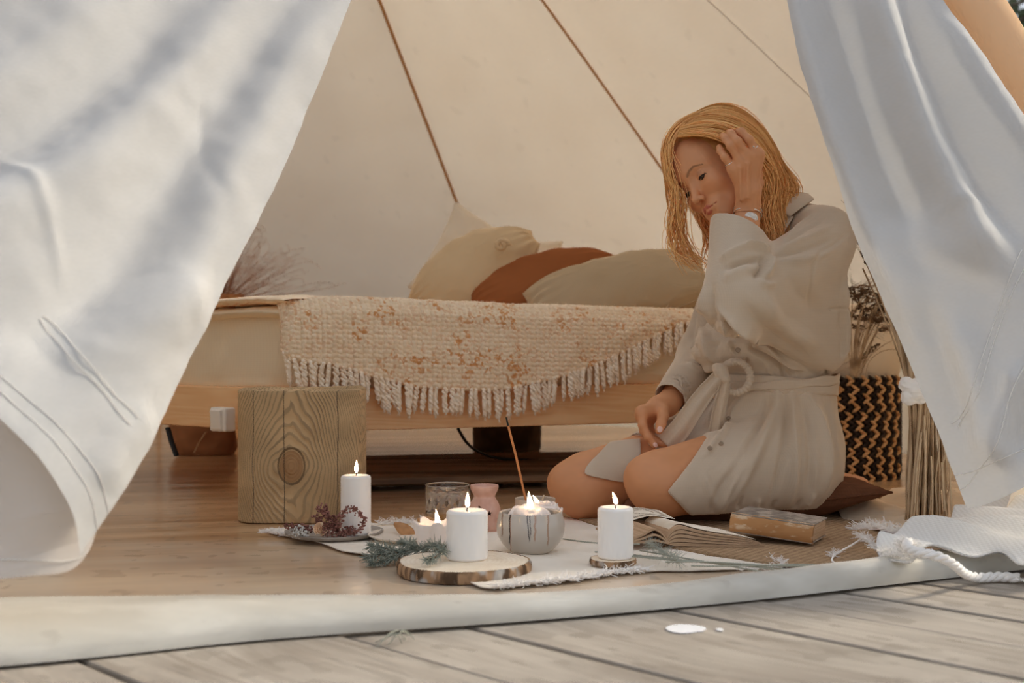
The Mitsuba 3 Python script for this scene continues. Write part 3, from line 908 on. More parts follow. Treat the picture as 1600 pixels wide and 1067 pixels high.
mat_poly = [C0 + 0.012 * (EN + ER), C0 + 1.40 * ER + 0.012 * EN, BED[2] - [0.02, 0.02], BED[3] + [0.02, -0.02], C0 + 0.90 * EL + [0.02, 0.01]]
m = soft_slab(mat_poly, 0.282, 0.472, 0.03, 0.006, 3)
nn = np.array(trimesh.Trimesh(m.vertices, m.faces, process=False).vertex_normals)
v = crease(m.vertices, nn, [([(330, 600), (352, 555), (372, 520)], 0.006, 0.02), ([(300, 590), (330, 540), (380, 500)], -0.005, 0.02), ([(270, 604), (330, 606), (400, 602), (440, 606)], 0.007, 0.012), ([(436, 505), (437, 560), (430, 600)], 0.006, 0.010), ([(1000, 575), (1040, 585), (1075, 580)], 0.006, 0.01), ([(960, 590), (1010, 572), (1060, 570)], -0.004, 0.012)])
add('mattress', trimesh.Trimesh(v, m.faces, process=False), 'm_linen', smooth=True, label='thick mattress in a cream fitted sheet on the pine bed', cat='mattress')


def edge_at(px, off):
    """The place along the bed's right edge that is seen at px, pushed out by off."""
    b = C0 - EN * off
    k = (px - CX) / FPX
    return (k * b[1] - b[0]) / (ER[0] - k * ER[1])


PXS = np.array([440, 452, 480, 520, 580, 640, 700, 760, 800, 860, 930, 1000, 1060, 1100, 1130])
BOT = np.array([548, 562, 566, 570, 588, 603, 608, 609, 606, 592, 570, 536, 507, 494, 488])
TOPZ = np.array([.500, .501, .503, .504, .503, .502, .499, .496, .493, .491, .490, .488, .485, .483, .48])
nS, nW = 400, 300
px = np.linspace(440, 1130, nS)
sv = edge_at(px, 0.022)
base = C0[None] + sv[:, None] * ER
zb = CAMZ - (np.interp(px, PXS, BOT) - CY) / FPX * base[:, 1]
zt = np.interp(px, PXS, TOPZ)
P = []
for i in range(nS):
    drop = zt[i] - zb[i]
    key = np.array([[0.75, zt[i] - 0.012], [0.40, zt[i] - 0.006], [0.16, zt[i] - 0.003], [0.05, zt[i]], [0.004, zt[i] - 0.006], [-0.022, zt[i] - 0.035], [-0.030, zt[i] - 0.5 * drop - 0.01], [-0.031, zb[i]]])
    if drop < 0.05:
        key[5:, 1] = zt[i] - np.array([0.02, 0.03, max(drop, 0.035)])
    L = np.concatenate([[0], np.cumsum(np.linalg.norm(np.diff(key, axis=0), axis=1))])
    q = np.linspace(0, 1, nW) ** 0.55 * L[-1]
    a, z = np.interp(q, L, key[:, 0]), np.interp(q, L, key[:, 1])
    P.append(np.column_stack([base[i, 0] + EN[0] * a, base[i, 1] + EN[1] * a, z]))
P = np.array(P)
for _ in range(3):
    P[:, 1:-1] = (P[:, :-2] + P[:, 1:-1] * 2 + P[:, 2:]) / 4
N = grid_normals(P)
N *= np.sign((N * (np.array([0, 0, 1.0]) - P)).sum(-1).mean())
arc = np.concatenate([np.zeros((nS, 1)), np.cumsum(np.linalg.norm(np.diff(P, axis=1), axis=2), axis=1)], 1)
along = sv[:, None] + 0 * arc
loft = 0.012 * (meshkit.fbm(P * 7.0, 3, 8) - 0.5) + 0.0020 * (np.sin(along * 2 * np.pi / 0.0125) + np.sin(arc * 2 * np.pi / 0.0115 + 0.9 * np.sin(along * np.pi / 0.0125))) + 0.004 * (meshkit.noise(P * 160.0, 3) - 0.5)
left = np.clip((0.03 - (sv - sv[0])) / 0.03, 0, 1)[:, None]
P = P + N * loft[..., None] - np.array([*EN, 0]) * 0.0 + left[..., None] ** 2 * np.array([*(EN * 0.02 - ER * 0.0), 0])
P = crease(P.reshape(-1, 3), N.reshape(-1, 3), [([(772, 480), (795, 510), (800, 560), (806, 600)], 0.008, 0.02), ([(900, 485), (905, 520), (870, 580)], 0.007, 0.03), ([(560, 480), (600, 530), (640, 590)], 0.007, 0.03), ([(1020, 495), (985, 520), (940, 550)], 0.006, 0.02)], front=False).reshape(P.shape)
throw = thing('throw', 'chunky woven cream throw with rust flecks and a long fringe hanging over the bed side', 'throw')
add('cloth', sheet(P, 0.008), 'm_throw', throw, smooth=True)


def tassel(seed):
    r = np.random.default_rng(seed)
    t = np.linspace(0, 1, 26)
    out = [at(trimesh.creation.icosphere(2, 0.0048), z=-0.003)]
    ph = r.random() * 6
    for k in range(3):
        a = ph + k * 2.094 + t * 26
        sw = 0.004 * np.sin(t * 3 + r.random() * 6)
        p = np.column_stack([0.0026 * np.cos(a) + sw, 0.0026 * np.sin(a) + 0.3 * sw, -0.006 - 0.062 * t])
        out.append(tube(p, 0.0034 * (0.85 + 0.3 * np.sin(t * 3)), 6))
    for k in range(7):
        e = r.normal(0, 0.003, 2)
        out.append(tube(np.array([[0, 0, -0.064], [e[0], e[1], -0.075 - 0.004 * r.random()]]), [0.0014, 0.0004], 4))
    return out


tass = [mikit.ply(cat(tassel(k)), 'm_fringe', smooth=True) for k in range(6)]
arcs = np.concatenate([[0], np.cumsum(np.linalg.norm(np.diff(P[:, -1], axis=0), axis=1))])
count = 72
for k in range(count):
    i = int(np.searchsorted(arcs, arcs[-1] * (k + 0.5 + rng.uniform(-.2, .2)) / count * 0.965))
    o = P[i, -1] + np.array([0, -0.002, 0.004]) - np.array([*EN, 0]) * rng.uniform(0.0, 0.006)
    s = rng.uniform(0.86, 1.12)
    tilt = T().translate(o.tolist()).rotate([0, 1, 0], float(rng.uniform(-7, 7) - (8 if k < 5 else 0))).rotate([0, 0, 1], float(rng.uniform(0, 360))).scale([1.05, 1.05, float(s)])
    add('tassel', tass[k % 6], None, throw, to_world=tilt)
fz = []
for _ in range(1500):
    i, j = rng.integers(0, nS), int(rng.integers(20, nW))
    o, d = P[i, j], nrm(N[i, j] + rng.normal(0, 0.6, 3))
    L = rng.uniform(0.004, 0.012)
    fz.append(tube(np.array([o, o + d * L * 0.5, o + d * L + rng.normal(0, 0.002, 3)]), [0.0006, 0.0005, 0.0003], 3, cap=False))
add('fuzz', cat(fz), 'm_fringe', throw, smooth=False, kind='stuff')
# the throw's and a blanket's folded edges on the left of the bed
for name, col, o, zc, rz, seed, l, c in (('blanket', 'm_linen', 0.006, 0.468, 0.017, 2, 'cream blanket folded in a puffy roll under the throw at the bed corner', 'blanket'), ('folded_edge', 'm_throw', -0.004, 0.497, 0.013, 5, None, None)):
    n = 120
    t = np.linspace(0, 1, n)
    line = (C0 + ER * 0.03)[None] + np.outer(t * 0.80, EL) - np.outer(np.ones(n), np.array([EL[1], -EL[0]])) * (-o)
    rows = []
    for i in range(n):
        a = np.linspace(0, 2 * np.pi, 30, endpoint=False)
        k = 1 + 0.5 * (meshkit.fbm(np.array([t[i] * 11, seed, 0.0]), 3, seed) - 0.5) * 2
        x, z = 0.10 + 0.12 * np.cos(a), rz * np.sin(a) * (0.5 + 0.5 * k) * np.clip(t[i] * 12 + 0.35, 0, 1)
        inw = np.array([EL[1], -EL[0]])
        inw = -inw if inw @ np.array([0.3, 1]) < 0 else inw
        rows.append(np.column_stack([line[i, 0] + inw[0] * (x - 0.03), line[i, 1] + inw[1] * (x - 0.03), zc + z + 0.004 * np.sin(t[i] * 9)]))
    R_ = np.array(rows)
    R_ += 0.006 * (meshkit.fbm(R_ * 30, 3, seed) - 0.5)[..., None]
    m = grid(R_.transpose(1, 0, 2), closed_u=True)
    add(name, m, col, None if l else throw, smooth=True, label=l, cat=c)


# ------------------------------------------------------------------ pillows
def pillow(w, h, t, seed, n=70, pinch=0.09, wr=0.012, taper=0.0):
    u, v = np.meshgrid(np.linspace(-1, 1, n), np.linspace(-1, 1, n), indexing='ij')
    x = w / 2 * u * (1 - pinch * (1 - v * v) * np.abs(u) ** 2)
    y = h / 2 * v * (1 - pinch * (1 - u * u) * np.abs(v) ** 2)
    y = y * (1 - taper * np.abs(u) ** 2.2)
    k = np.maximum((1 - u ** 2) * (1 - v ** 2), 0)
    z = t / 2 * k ** 0.42
    out = []
    for s, fl in ((1, True), (-1, False)):
        q = np.stack([x, y, s * z], -1)
        edge = np.clip(k * 6, 0, 1)
        rad = np.arctan2(v, u)
        q[..., 2] += s * edge * (wr * 1.6 * (meshkit.fbm(q * 9 + 10 * s, 4, seed) - 0.5) + wr * 0.5 * np.sin(rad * 14 + 5 * meshkit.noise(q * 6, seed)) * (1 - k) ** 3)
        out.append(grid(q, flip=not fl))
    return out


def seam_of(w, h, pinch=0.09, r=0.0022, n=40, taper=0.0):
    t = np.linspace(-1, 1, n)
    pts = []
    for a, b in ((t, -1 + 0 * t), (1 + 0 * t, t), (t[::-1], 1 + 0 * t), (-1 + 0 * t, t[::-1])):
        pts.append(np.column_stack([w / 2 * a * (1 - pinch * (1 - b * b) * a ** 2), h / 2 * b * (1 - pinch * (1 - a * a) * b ** 2) * (1 - taper * np.abs(a) ** 2.2), 0 * t])[:-1])
    p = np.vstack(pts)
    return tube(np.vstack([p, p[:1]]), r, 6)


def place_pillow(name, mt, cpx, d, ux, uy, size, seed, label, lean=(0, 0, 0), group=None, wr=0.012, pinch=0.09, extra=(), taper=0.0):
    """cpx: where the pillow's centre is seen; ux, uy: its two edges' directions in space."""
    c = W(*cpx, d)
    ux = nrm(ux)
    uz = nrm(np.cross(ux, uy))
    uy = np.cross(uz, ux)
    if uz[1] > 0:
        ux, uz = -ux, -uz
    w, h, t = size
    R = np.eye(4)
    R[:3, 0], R[:3, 1], R[:3, 2], R[:3, 3] = ux, uy, uz, c
    k = thing(name, label, 'pillow', group)
    m = moved(cat(pillow(w, h, t, seed, wr=wr, pinch=pinch, taper=taper)), R)
    if extra:
        nn_ = np.array(trimesh.Trimesh(m.vertices, m.faces, process=False).vertex_normals)
        m = trimesh.Trimesh(crease(m.vertices, nn_, extra), m.faces, process=False)
    add('cover', m, mt, k, smooth=True)
    add('piping', moved(seam_of(w, h, pinch, taper=taper), R), mt, k, smooth=True)
    return k


def V(dx, dz, dy=0.0):
    return np.array([dx, dy, dz], float)


place_pillow('pillow', 'm_pillow_pale', (752, 424), 4.10, V(0.53, 1.0, 0.35), V(-0.9, 0.32, -0.1), (0.33, 0.36, 0.12), 1, 'pale cream pillow standing on its corner against the tent wall, rearmost on the bed')
kt = place_pillow('pillow', 'm_pillow_tan', (741, 424), 3.90, V(1.0, 0.56, 0.1), V(-0.45, 0.8, 0.55), (0.43, 0.26, 0.14), 2, 'tan pillow with a gathered knot, leaning in front of the pale cream pillow', wr=0.018, taper=0.78, pinch=0.03,
                  extra=[([(690, 450), (730, 415), (765, 385)], 0.008, 0.02), ([(720, 400), (760, 380), (775, 378)], 0.008, 0.016), ([(800, 420), (800, 400), (790, 390)], 0.007, 0.012)])
kn = W(784, 384, 3.80)
a = np.linspace(0, 2 * np.pi * 1.3, 40)
add('knot', tube(np.column_stack([kn[0] + (0.020 - 0.002 * a) * np.cos(a), kn[1] - 0.002 * a, kn[2] + (0.018 - 0.0018 * a) * np.sin(a)]), np.linspace(0.009, 0.006, 40), 8), 'm_pillow_tan', kt, smooth=True, label='gathered fabric knot')
place_pillow('pillow', 'm_pillow_rust', (855, 446), 3.82, V(1.0, 0.27, 0.10), V(-0.3, 0.75, 0.7), (0.47, 0.24, 0.15), 3, 'rust brown pillow lying between the tan pillow and the sand pillow', taper=0.72, pinch=0.03)
place_pillow('pillow', 'm_pillow_sand', (966, 456), 3.66, V(1.0, 0.20, 0.05), V(-0.2, 0.6, 0.7), (0.53, 0.27, 0.17), 4, 'sand coloured pillow with a piped seam, nearest the woman on the bed', wr=0.018, taper=0.45, pinch=0.04,
             extra=[([(900, 475), (960, 468), (1020, 448), (1090, 432)], 0.007, 0.007), ([(930, 450), (960, 465), (970, 470)], 0.008, 0.014), ([(1000, 430), (1015, 445), (1020, 455)], 0.006, 0.014)])
place_pillow('pillow', 'm_pillow_sand', (1090, 488), 3.72, V(1.0, 0.1, 0.2), V(-0.1, 0.2, 0.9), (0.36, 0.26, 0.10), 6, 'olive sand pillow mostly hidden under the sand pillow with the piped seam')
place_pillow('pillow', 'm_pillow_pale', (800, 412), 4.35, V(1.0, 0.02, 0.1), V(0.1, 0.8, 0.4), (0.36, 0.17, 0.09), 7, 'small white pillow peeking out behind the tan pillow')

# ------------------------------------------------------------------ blocks, beam and what lies under the bed
bw = 0.262
sx0 = W(369, 820, 2.775)[0]
ring = [(0, 0.03), (0.028, 0.004), (0.10, 0), (0.216, 0.002), (0.258, 0.034), (0.262, 0.10), (0.255, 0.21), (0.215, 0.245), (0.05, 0.243), (0.006, 0.20)]
ring = spline(ring, 90, True)
ring = np.array(ring) * 0.94 + 0.06 * np.array([(x * 1.0, y) for x, y in ring])
rows = []
for z in np.concatenate([[0.006, 0.009], np.linspace(0.02, 0.285, 40), [0.291, 0.294]]):
    q = np.column_stack([sx0 + ring[:, 0], 2.775 + ring[:, 1], np.full(90, z)])
    cc = q.mean(0)
    inset = 0.985 if z in (0.006, 0.294) else 1.0
    q[:, :2] = cc[:2] + (q[:, :2] - cc[:2]) * inset * (1 + 0.010 * (meshkit.fbm(q * 16, 3, 4) - 0.5)[:, None])
    if z > 0.28:
        q[:, 2] += 0.010 * (meshkit.fbm(q * np.array([22, 22, 0]), 3, 6) - 0.5)
    rows.append(q)
P = np.array(rows)
m = grid(P.transpose(1, 0, 2), closed_u=True)
top = np.vstack([P[-1], P[-1].mean(0)])
j = np.arange(90)
m = cat([m, trimesh.Trimesh(top, np.stack([j, (j + 1) % 90, j * 0 + 90], 1), process=False), trimesh.Trimesh(np.vstack([P[0], P[0].mean(0)]), np.stack([(j + 1) % 90, j, j * 0 + 90], 1), process=False)])
blk = thing('wooden_block', 'squared timber block with swirling grain and a round knot at the bed corner', 'wooden block')
add('body', m, 'm_block', blk, smooth=40)
kx = W(460, 728, 2.772)
add('knot', moved(lathe([(0.0, 0.004), (0.008, 0.0035), (0.014, 0.003), (0.0165, 0.001), (0.017, 0)][::-1], 30), np.array([[1, 0, 0, KX], [0, 0, -1, 2.7755], [0, 1.18, 0, KZ], [0, 0, 0, 1.0]])), 'm_block', blk, smooth=True, label='round reddish knot in the wood')

lg = W(791, 705, 4.55)
add('log', at(lathe([(0, 0.004), (0.118, 0.004), (0.124, 0.012), (0.126, 0.1), (0.124, 0.215), (0, 0.222)], 40, lambda t, z: 1 + 0.02 * np.sin(5 * t + 1) + 0.008 * np.sin(23 * t)), lg[0], lg[1] + 0.12), 'm_log_dark', smooth=30, label='dark round log standing under the bed as a support', cat='log')
bm = thing('beam', 'long low brown plank lying on the floor under the bed', 'wooden plank')
n = 60
xs = np.linspace(-0.62, 0.62, n)
front = 3.40 + 0.10 * xs + 0.02 * np.sin(xs * 4 + 1)
rows = []
for i in range(n):
    f, zz = front[i], 0.018 + 0.006 * (xs[i] + 0.3)
    rows.append([(xs[i], f + 0.012, zz), (xs[i], f, zz + 0.007), (xs[i], f + 0.002, zz + 0.022), (xs[i], f + 0.014, zz + 0.030), (xs[i], f + 0.30, zz + 0.034), (xs[i], f + 0.62, zz + 0.03), (xs[i], f + 0.625, zz + 0.01), (xs[i], f + 0.60, zz)])
P = np.array(rows)
m = grid(P.transpose(1, 0, 2), closed_u=True)
caps = [trimesh.Trimesh(P[0], [[0, i, i + 1] for i in range(1, 7)], process=False), trimesh.Trimesh(P[-1], [[0, i + 1, i] for i in range(1, 7)], process=False)]
add('board', cat([m, *caps]), 'm_beam', bm, smooth=40)
for x in (-0.45, 0.0, 0.45):
    add('batten', at(rbox(0.05, 0.5, 0.016, 0.003), x, 3.76 + 0.1 * x, 0.0125), 'm_beam', bm)
add('power_cable', tube(spline([W(716, 670, 3.42), W(728, 690, 3.5), W(745, 704, 3.6), W(775, 715, 3.7), W(820, 718.5, 3.75), W(880, 719, 3.8), W(960, 718, 3.85)], 60), 0.0042, 8), 'm_black', smooth=True, label='black power cable looping down under the bed beside the dark log', cat='cable')
add('strap', tube(np.array([W(262, 668, 3.32), W(268, 690, 3.30), W(276, 712, 3.28)]), 0.0075, 6, flat=0.35), 'm_black', smooth=True, label='black strap hanging below the bed board at the left', cat='strap')
bg = W(312, 712, 4.40)
bb = thing('bag', 'brown paper bag lying on the floor under the bed, left of the timber block', 'bag')
P = []
for t in np.linspace(0, 1, 26):
    a = np.linspace(0, 2 * np.pi, 48, endpoint=False)
    k = 0.55 + 0.45 * np.sin(np.pi * min(1, 0.12 + t * 0.88)) ** 0.6
    q = np.column_stack([bg[0] + 0.115 * k * np.sign(np.cos(a)) * np.abs(np.cos(a)) ** 0.7 - 0.03 * t, bg[1] + 0.10 + 0.08 * k * np.sign(np.sin(a)) * np.abs(np.sin(a)) ** 0.7, np.full(48, 0.006 + 0.145 * t)])
    q[:, :2] += 0.02 * (meshkit.fbm(q * 18, 3, 3)[:, None] - 0.5)
    P.append(q)
P = np.array(P)
m = grid(P.transpose(1, 0, 2), closed_u=True)
j = np.arange(48)
m = cat([m, trimesh.Trimesh(np.vstack([P[0], P[0].mean(0)]), np.stack([(j + 1) % 48, j, j * 0 + 48], 1), process=False)])
add('paper', m, 'm_bag', bb, smooth=50)
add('string', tube(spline([W(322, 675, 4.28), W(312, 690, 4.27), W(303, 708, 4.26)], 12), 0.002, 5), 'm_straw_light', bb, smooth=True)
sw = thing('light_switch', 'white surface mounted rocker switch on the left board of the bed', 'switch')
so = W(348, 655, 3.105)
R = np.eye(4)
R[:2, 0], R[:2, 1], R[:3, 3] = -EL, (-EL[1], EL[0]) if False else (-(-EL)[1], (-EL)[0]), so
add('housing', moved(rbox(0.058, 0.034, 0.058, 0.005), R), 'm_white_plastic', sw)
R2 = R.copy()
R2[:3, 3] = so - R[:3, 1] * 0.018
R2[:3, :3] = R[:3, :3] @ trimesh.transformations.rotation_matrix(0.10, [1, 0, 0])[:3, :3]
add('rocker', moved(rbox(0.038, 0.012, 0.048, 0.003), R2), 'm_white_plastic', sw)

# ------------------------------------------------------------------ the woman: joints, then head, hands and body as one figure
FW, LF_ = nrm([-0.78, -0.55, -0.30]), None
LF_ = nrm(np.array([0.364, -0.788, 0.50]) - FW * (FW @ np.array([0.364, -0.788, 0.50])))
UP = np.cross(FW, LF_)
UP = UP if UP[2] > 0 else -UP
HM = np.array([LF_, FW, UP])            # rows: her left, forward, up
HO = W(1095, 273, 2.726) - 0.031 * LF_ - 0.078 * FW


def hl(x, y, z):
    return HO + x * LF_ + y * FW + z * UP


def face_sdf(q):
    """The head, in its own axes (x her left, y forward, z up, metres; the origin between the ears at the height of the eyes)."""
    S = lambda c, r: s_ball(c, r)  # noqa: E731
    d = s_egg((0, -0.016, 0.036), (0.074, 0.097, 0.088))(q)
    d = smin(d, s_egg((0, 0.022, -0.030), (0.0585, 0.060, 0.074))(q), 0.03)
    d = smin(d, s_cone((0, 0.066, -0.090), (0, 0.070, -0.094), 0.0165, 0.0155)(q), 0.028)
    for s in (-1, 1):
        d = smin(d, s_cone((s * 0.012, 0.062, -0.088), (s * 0.048, 0.004, -0.058), 0.015, 0.014)(q), 0.024)
        d = smin(d, S((s * 0.038, 0.058, -0.026), 0.022)(q), 0.022)
        d = smin(d, s_cone((s * 0.010, 0.079, 0.022), (s * 0.042, 0.062, 0.020), 0.012, 0.011)(q), 0.018)
    d = smin(d, s_egg((0, 0.050, 0.045), (0.055, 0.036, 0.045))(q), 0.03)
    for s in (-1, 1):
        d = smax(d, -S((s * 0.0310, 0.0925, 0.000), 0.0125)(q), 0.014)
    d = smin(d, s_cone((0, 0.078, 0.012), (0, 0.0985, -0.034), 0.0065, 0.0082)(q), 0.014)
    d = smin(d, S((0, 0.1020, -0.0380), 0.0082)(q), 0.006)
    for s in (-1, 1):
        d = smin(d, S((s * 0.0092, 0.0925, -0.0420), 0.0062)(q), 0.006)
        d = smax(d, -s_cone((s * 0.0058, 0.0965, -0.0490), (s * 0.0060, 0.0945, -0.0440), 0.0030, 0.0024)(q), 0.003)
    d = smin(d, s_egg((0, 0.071, -0.068), (0.029, 0.0185, 0.017))(q), 0.016)
    # lips
    for s in (-1, 1):
        d = smin(d, s_cone((s * 0.004, 0.0900, -0.0637), (s * 0.0245, 0.0790, -0.0688), 0.0042, 0.0018)(q), 0.004)
        d = smin(d, s_cone((0, 0.0890, -0.0742), (s * 0.0215, 0.0795, -0.0702), 0.0054, 0.0020)(q), 0.004)
        d = smax(d, -s_cone((0, 0.0950, -0.0686), (s * 0.0255, 0.0810, -0.0693), 0.0015, 0.0010)(q), 0.0022)
    d = smax(d, -s_cone((0, 0.096, -0.052), (0, 0.094, -0.058), 0.0022, 0.0026)(q), 0.005)
    d = smax(d, -s_cone((-0.012, 0.092, -0.0835), (0.012, 0.092, -0.0835), 0.004, 0.004)(q), 0.009)
    # eyes: a hollow for the ball, then the two lids, lowered as she looks down
    for s in (-1, 1):
        E = np.array([s * 0.0310, 0.0690, 0.000])
        r = np.linalg.norm(q - E, axis=1)
        d = smax(d, -(r - 0.0136), 0.002)
        e = q - E
        up_ = e[:, 2] * math.cos(-0.30) - e[:, 1] * math.sin(-0.30)
        lo_ = e[:, 2] * math.cos(-0.74) - e[:, 1] * math.sin(-0.74)
        arc = 1.2 * (e[:, 0] / 0.014) ** 2 * 0.0035
        lid = np.minimum(smax(r - 0.0152, -(up_ + arc), 0.0008), smax(r - 0.0147, lo_ - arc, 0.0008))
        lid = np.maximum(lid, -(r - 0.0134))
        d = smin(d, np.maximum(lid, -e[:, 1] - 0.002), 0.0032)
    # ears
    for s in (-1, 1):
        d = smin(d, s_egg((s * 0.074, -0.010, -0.012), (0.010, 0.018, 0.030))(q), 0.006)
    return d


def head_sdf(p):
    return face_sdf((p - HO) @ HM.T)


NECK = np.array([0.612, 2.885, 0.672])
SHL, ELL, WRL = np.array([0.676, 2.775, 0.615]), W(1155, 470, 2.60), W(1168, 332, 2.695)
SHR, ELR, WRR = np.array([0.545, 3.035, 0.610]), np.array([0.455, 3.02, 0.36]), W(1042, 632, 2.845)
HIL, KNL, ANL = np.array([0.600, 2.81, 0.165]), W(1027, 757, 2.69), np.array([0.68, 2.86, 0.085])
HIR, KNR, ANR = np.array([0.585, 2.98, 0.190]), np.array([0.150, 2.82, 0.0780]), np.array([0.56, 3.02, 0.072])
neck_f = blend([s_cone(hl(0, -0.028, -0.055), NECK, 0.050, 0.054), s_cone(NECK + [0, 0, 0.0], NECK + [0.02, 0.01, -0.06], 0.055, 0.075)], 0.03)
leg_l = blend([s_cone(HIL, KNL + [0.02, 0.004, 0.006], 0.080, 0.069), s_ball(KNL + [-0.002, -0.002, 0.002], 0.0645), s_ball(KNL + [-0.034, -0.018, 0.020], 0.032), s_cone(KNL + [0.02, 0, -0.012], ANL, 0.052, 0.040), s_cone(ANL, ANL + [0.11, 0.06, -0.02], 0.036, 0.028)], [0.02, 0.03, 0.02, 0.03])
leg_r = blend([s_cone(HIR, KNR + [0.03, 0.008, 0.008], 0.084, 0.074), s_ball(KNR + [0.002, 0, 0.0], 0.0660), s_ball(KNR + [-0.038, -0.012, 0.014], 0.031), s_cone(KNR + [0.02, 0.02, -0.014], ANR, 0.055, 0.042), s_cone(ANR, ANR + [0.11, 0.05, -0.02], 0.036, 0.028)], [0.025, 0.03, 0.02, 0.03])
torso_f = blend([s_cone((0.615, 2.90, 0.23), (0.625, 2.90, 0.36), 0.085, 0.075), s_cone((0.625, 2.90, 0.36), (0.625, 2.90, 0.56), 0.075, 0.080), s_cone(SHL, SHR, 0.036, 0.036), s_cone(SHL, ELL, 0.036, 0.034), s_cone(SHR, ELR, 0.036, 0.034)], 0.03)
fore_l = s_cone(ELL, WRL, 0.038, 0.0262)
fore_r = s_cone(ELR, WRR, 0.038, 0.0265)


def finger(ps, r0, r1):
    ps = [np.asarray(p, float) for p in ps]
    rr = np.linspace(r0, r1, len(ps))
    fs = [s_cone(a, b, ra, rb) for a, b, ra, rb in zip(ps[:-1], ps[1:], rr[:-1], rr[1:])]
    k = [s_ball(p, r * 1.05) for p, r in zip(ps[1:-1], rr[1:-1])]
    return blend(fs + k, 0.004)


# left hand, raised and combing into the hair: the back of the hand faces us
LFING = {
    'pinky': [W(1147, 266, 2.668), W(1133, 246, 2.662), W(1126, 236, 2.676), W(1124, 230, 2.694)],
    'ring': [W(1157, 253, 2.660), W(1142, 228, 2.652), W(1134, 217, 2.668), W(1130, 212, 2.690)],
    'middle': [W(1169, 245, 2.657), W(1152, 221, 2.648), W(1143, 210, 2.664), W(1140, 205, 2.686)],
    'index': [W(1184, 242, 2.662), W(1170, 218, 2.654), W(1158, 206, 2.664), W(1150, 200, 2.684)]}
lh = [s_cone(WRL, W(1170, 300, 2.680), 0.0255, 0.027)]
for f, r in zip(LFING.values(), (0.0115, 0.012, 0.0125, 0.0125)):
    lh.append(s_cone(W(1169, 306, 2.684), f[0], 0.0165, r))
lh.append(s_tri(LFING['pinky'][0], LFING['index'][0], W(1169, 300, 2.688), 0.0115))
palm_l = blend(lh, 0.012)
lth = finger([W(1178, 308, 2.700), W(1184, 286, 2.716), W(1184, 264, 2.732), W(1180, 246, 2.742)], 0.014, 0.0085)
lf = [finger(f, r, r * 0.76) for f, r in zip(LFING.values(), (0.0086, 0.0094, 0.0097, 0.0095))]


def hand_l(p):
    d = lf[0](p)
    for g_ in lf[1:]:
        d = smin(d, g_(p), 0.0016)
    d = smin(d, palm_l(p), 0.010)
    d = smin(d, lth(p), 0.010)
    v_ = s_cone(W(1158, 312, 2.66), W(1156, 262, 2.648), 0.0030, 0.0024)(p)
    w_ = s_cone(W(1168, 308, 2.655), W(1169, 256, 2.643), 0.0028, 0.0024)(p)
    return smin(smin(d, v_, 0.010), w_, 0.010)


# right hand, lying relaxed on the thigh
RFING = {
    'index': [W(1003, 644, 2.800), W(1004, 664, 2.786), W(1013, 683, 2.782), W(1022, 695, 2.782)],
    'middle': [W(1002, 650, 2.818), W(1006, 673, 2.806), W(1022, 689, 2.800), W(1042, 694, 2.796)],
    'ring': [W(1006, 654, 2.836), W(1011, 677, 2.826), W(1030, 691, 2.818), W(1050, 693, 2.812)],
    'pinky': [W(1012, 656, 2.854), W(1018, 676, 2.846), W(1036, 689, 2.838), W(1050, 691, 2.834)]}
rh = [s_cone(WRR, W(1028, 636, 2.832), 0.0250, 0.0255)]
for f, r in zip(RFING.values(), (0.0125, 0.0125, 0.012, 0.011)):
    rh.append(s_cone(W(1032, 636, 2.832), f[0], 0.0165, r))
rh.append(s_tri(RFING['index'][0], RFING['pinky'][0], W(1030, 640, 2.832), 0.0125))
palm_r = blend(rh, 0.012)
rth = finger([W(1038, 640, 2.806), W(1036, 650, 2.790), W(1033, 662, 2.780), W(1030, 672, 2.774)], 0.0130, 0.0090)
rf = [finger(f, r, r * 0.76) for f, r in zip(RFING.values(), (0.0098, 0.0098, 0.0094, 0.0086))]


def hand_r(p):
    d = rf[0](p)
    for g_ in rf[1:]:
        d = smin(d, g_(p), 0.0016)
    d = smin(d, palm_r(p), 0.010)
    d = smin(d, rth(p), 0.010)
    return d


def body_f(p):
    d = smin(torso_f(p), neck_f(p), 0.04)
    d = smin(d, leg_l(p), 0.02)
    d = smin(d, leg_r(p), 0.02)
    d = smin(d, fore_l(p), 0.02)
    return smin(d, fore_r(p), 0.02)


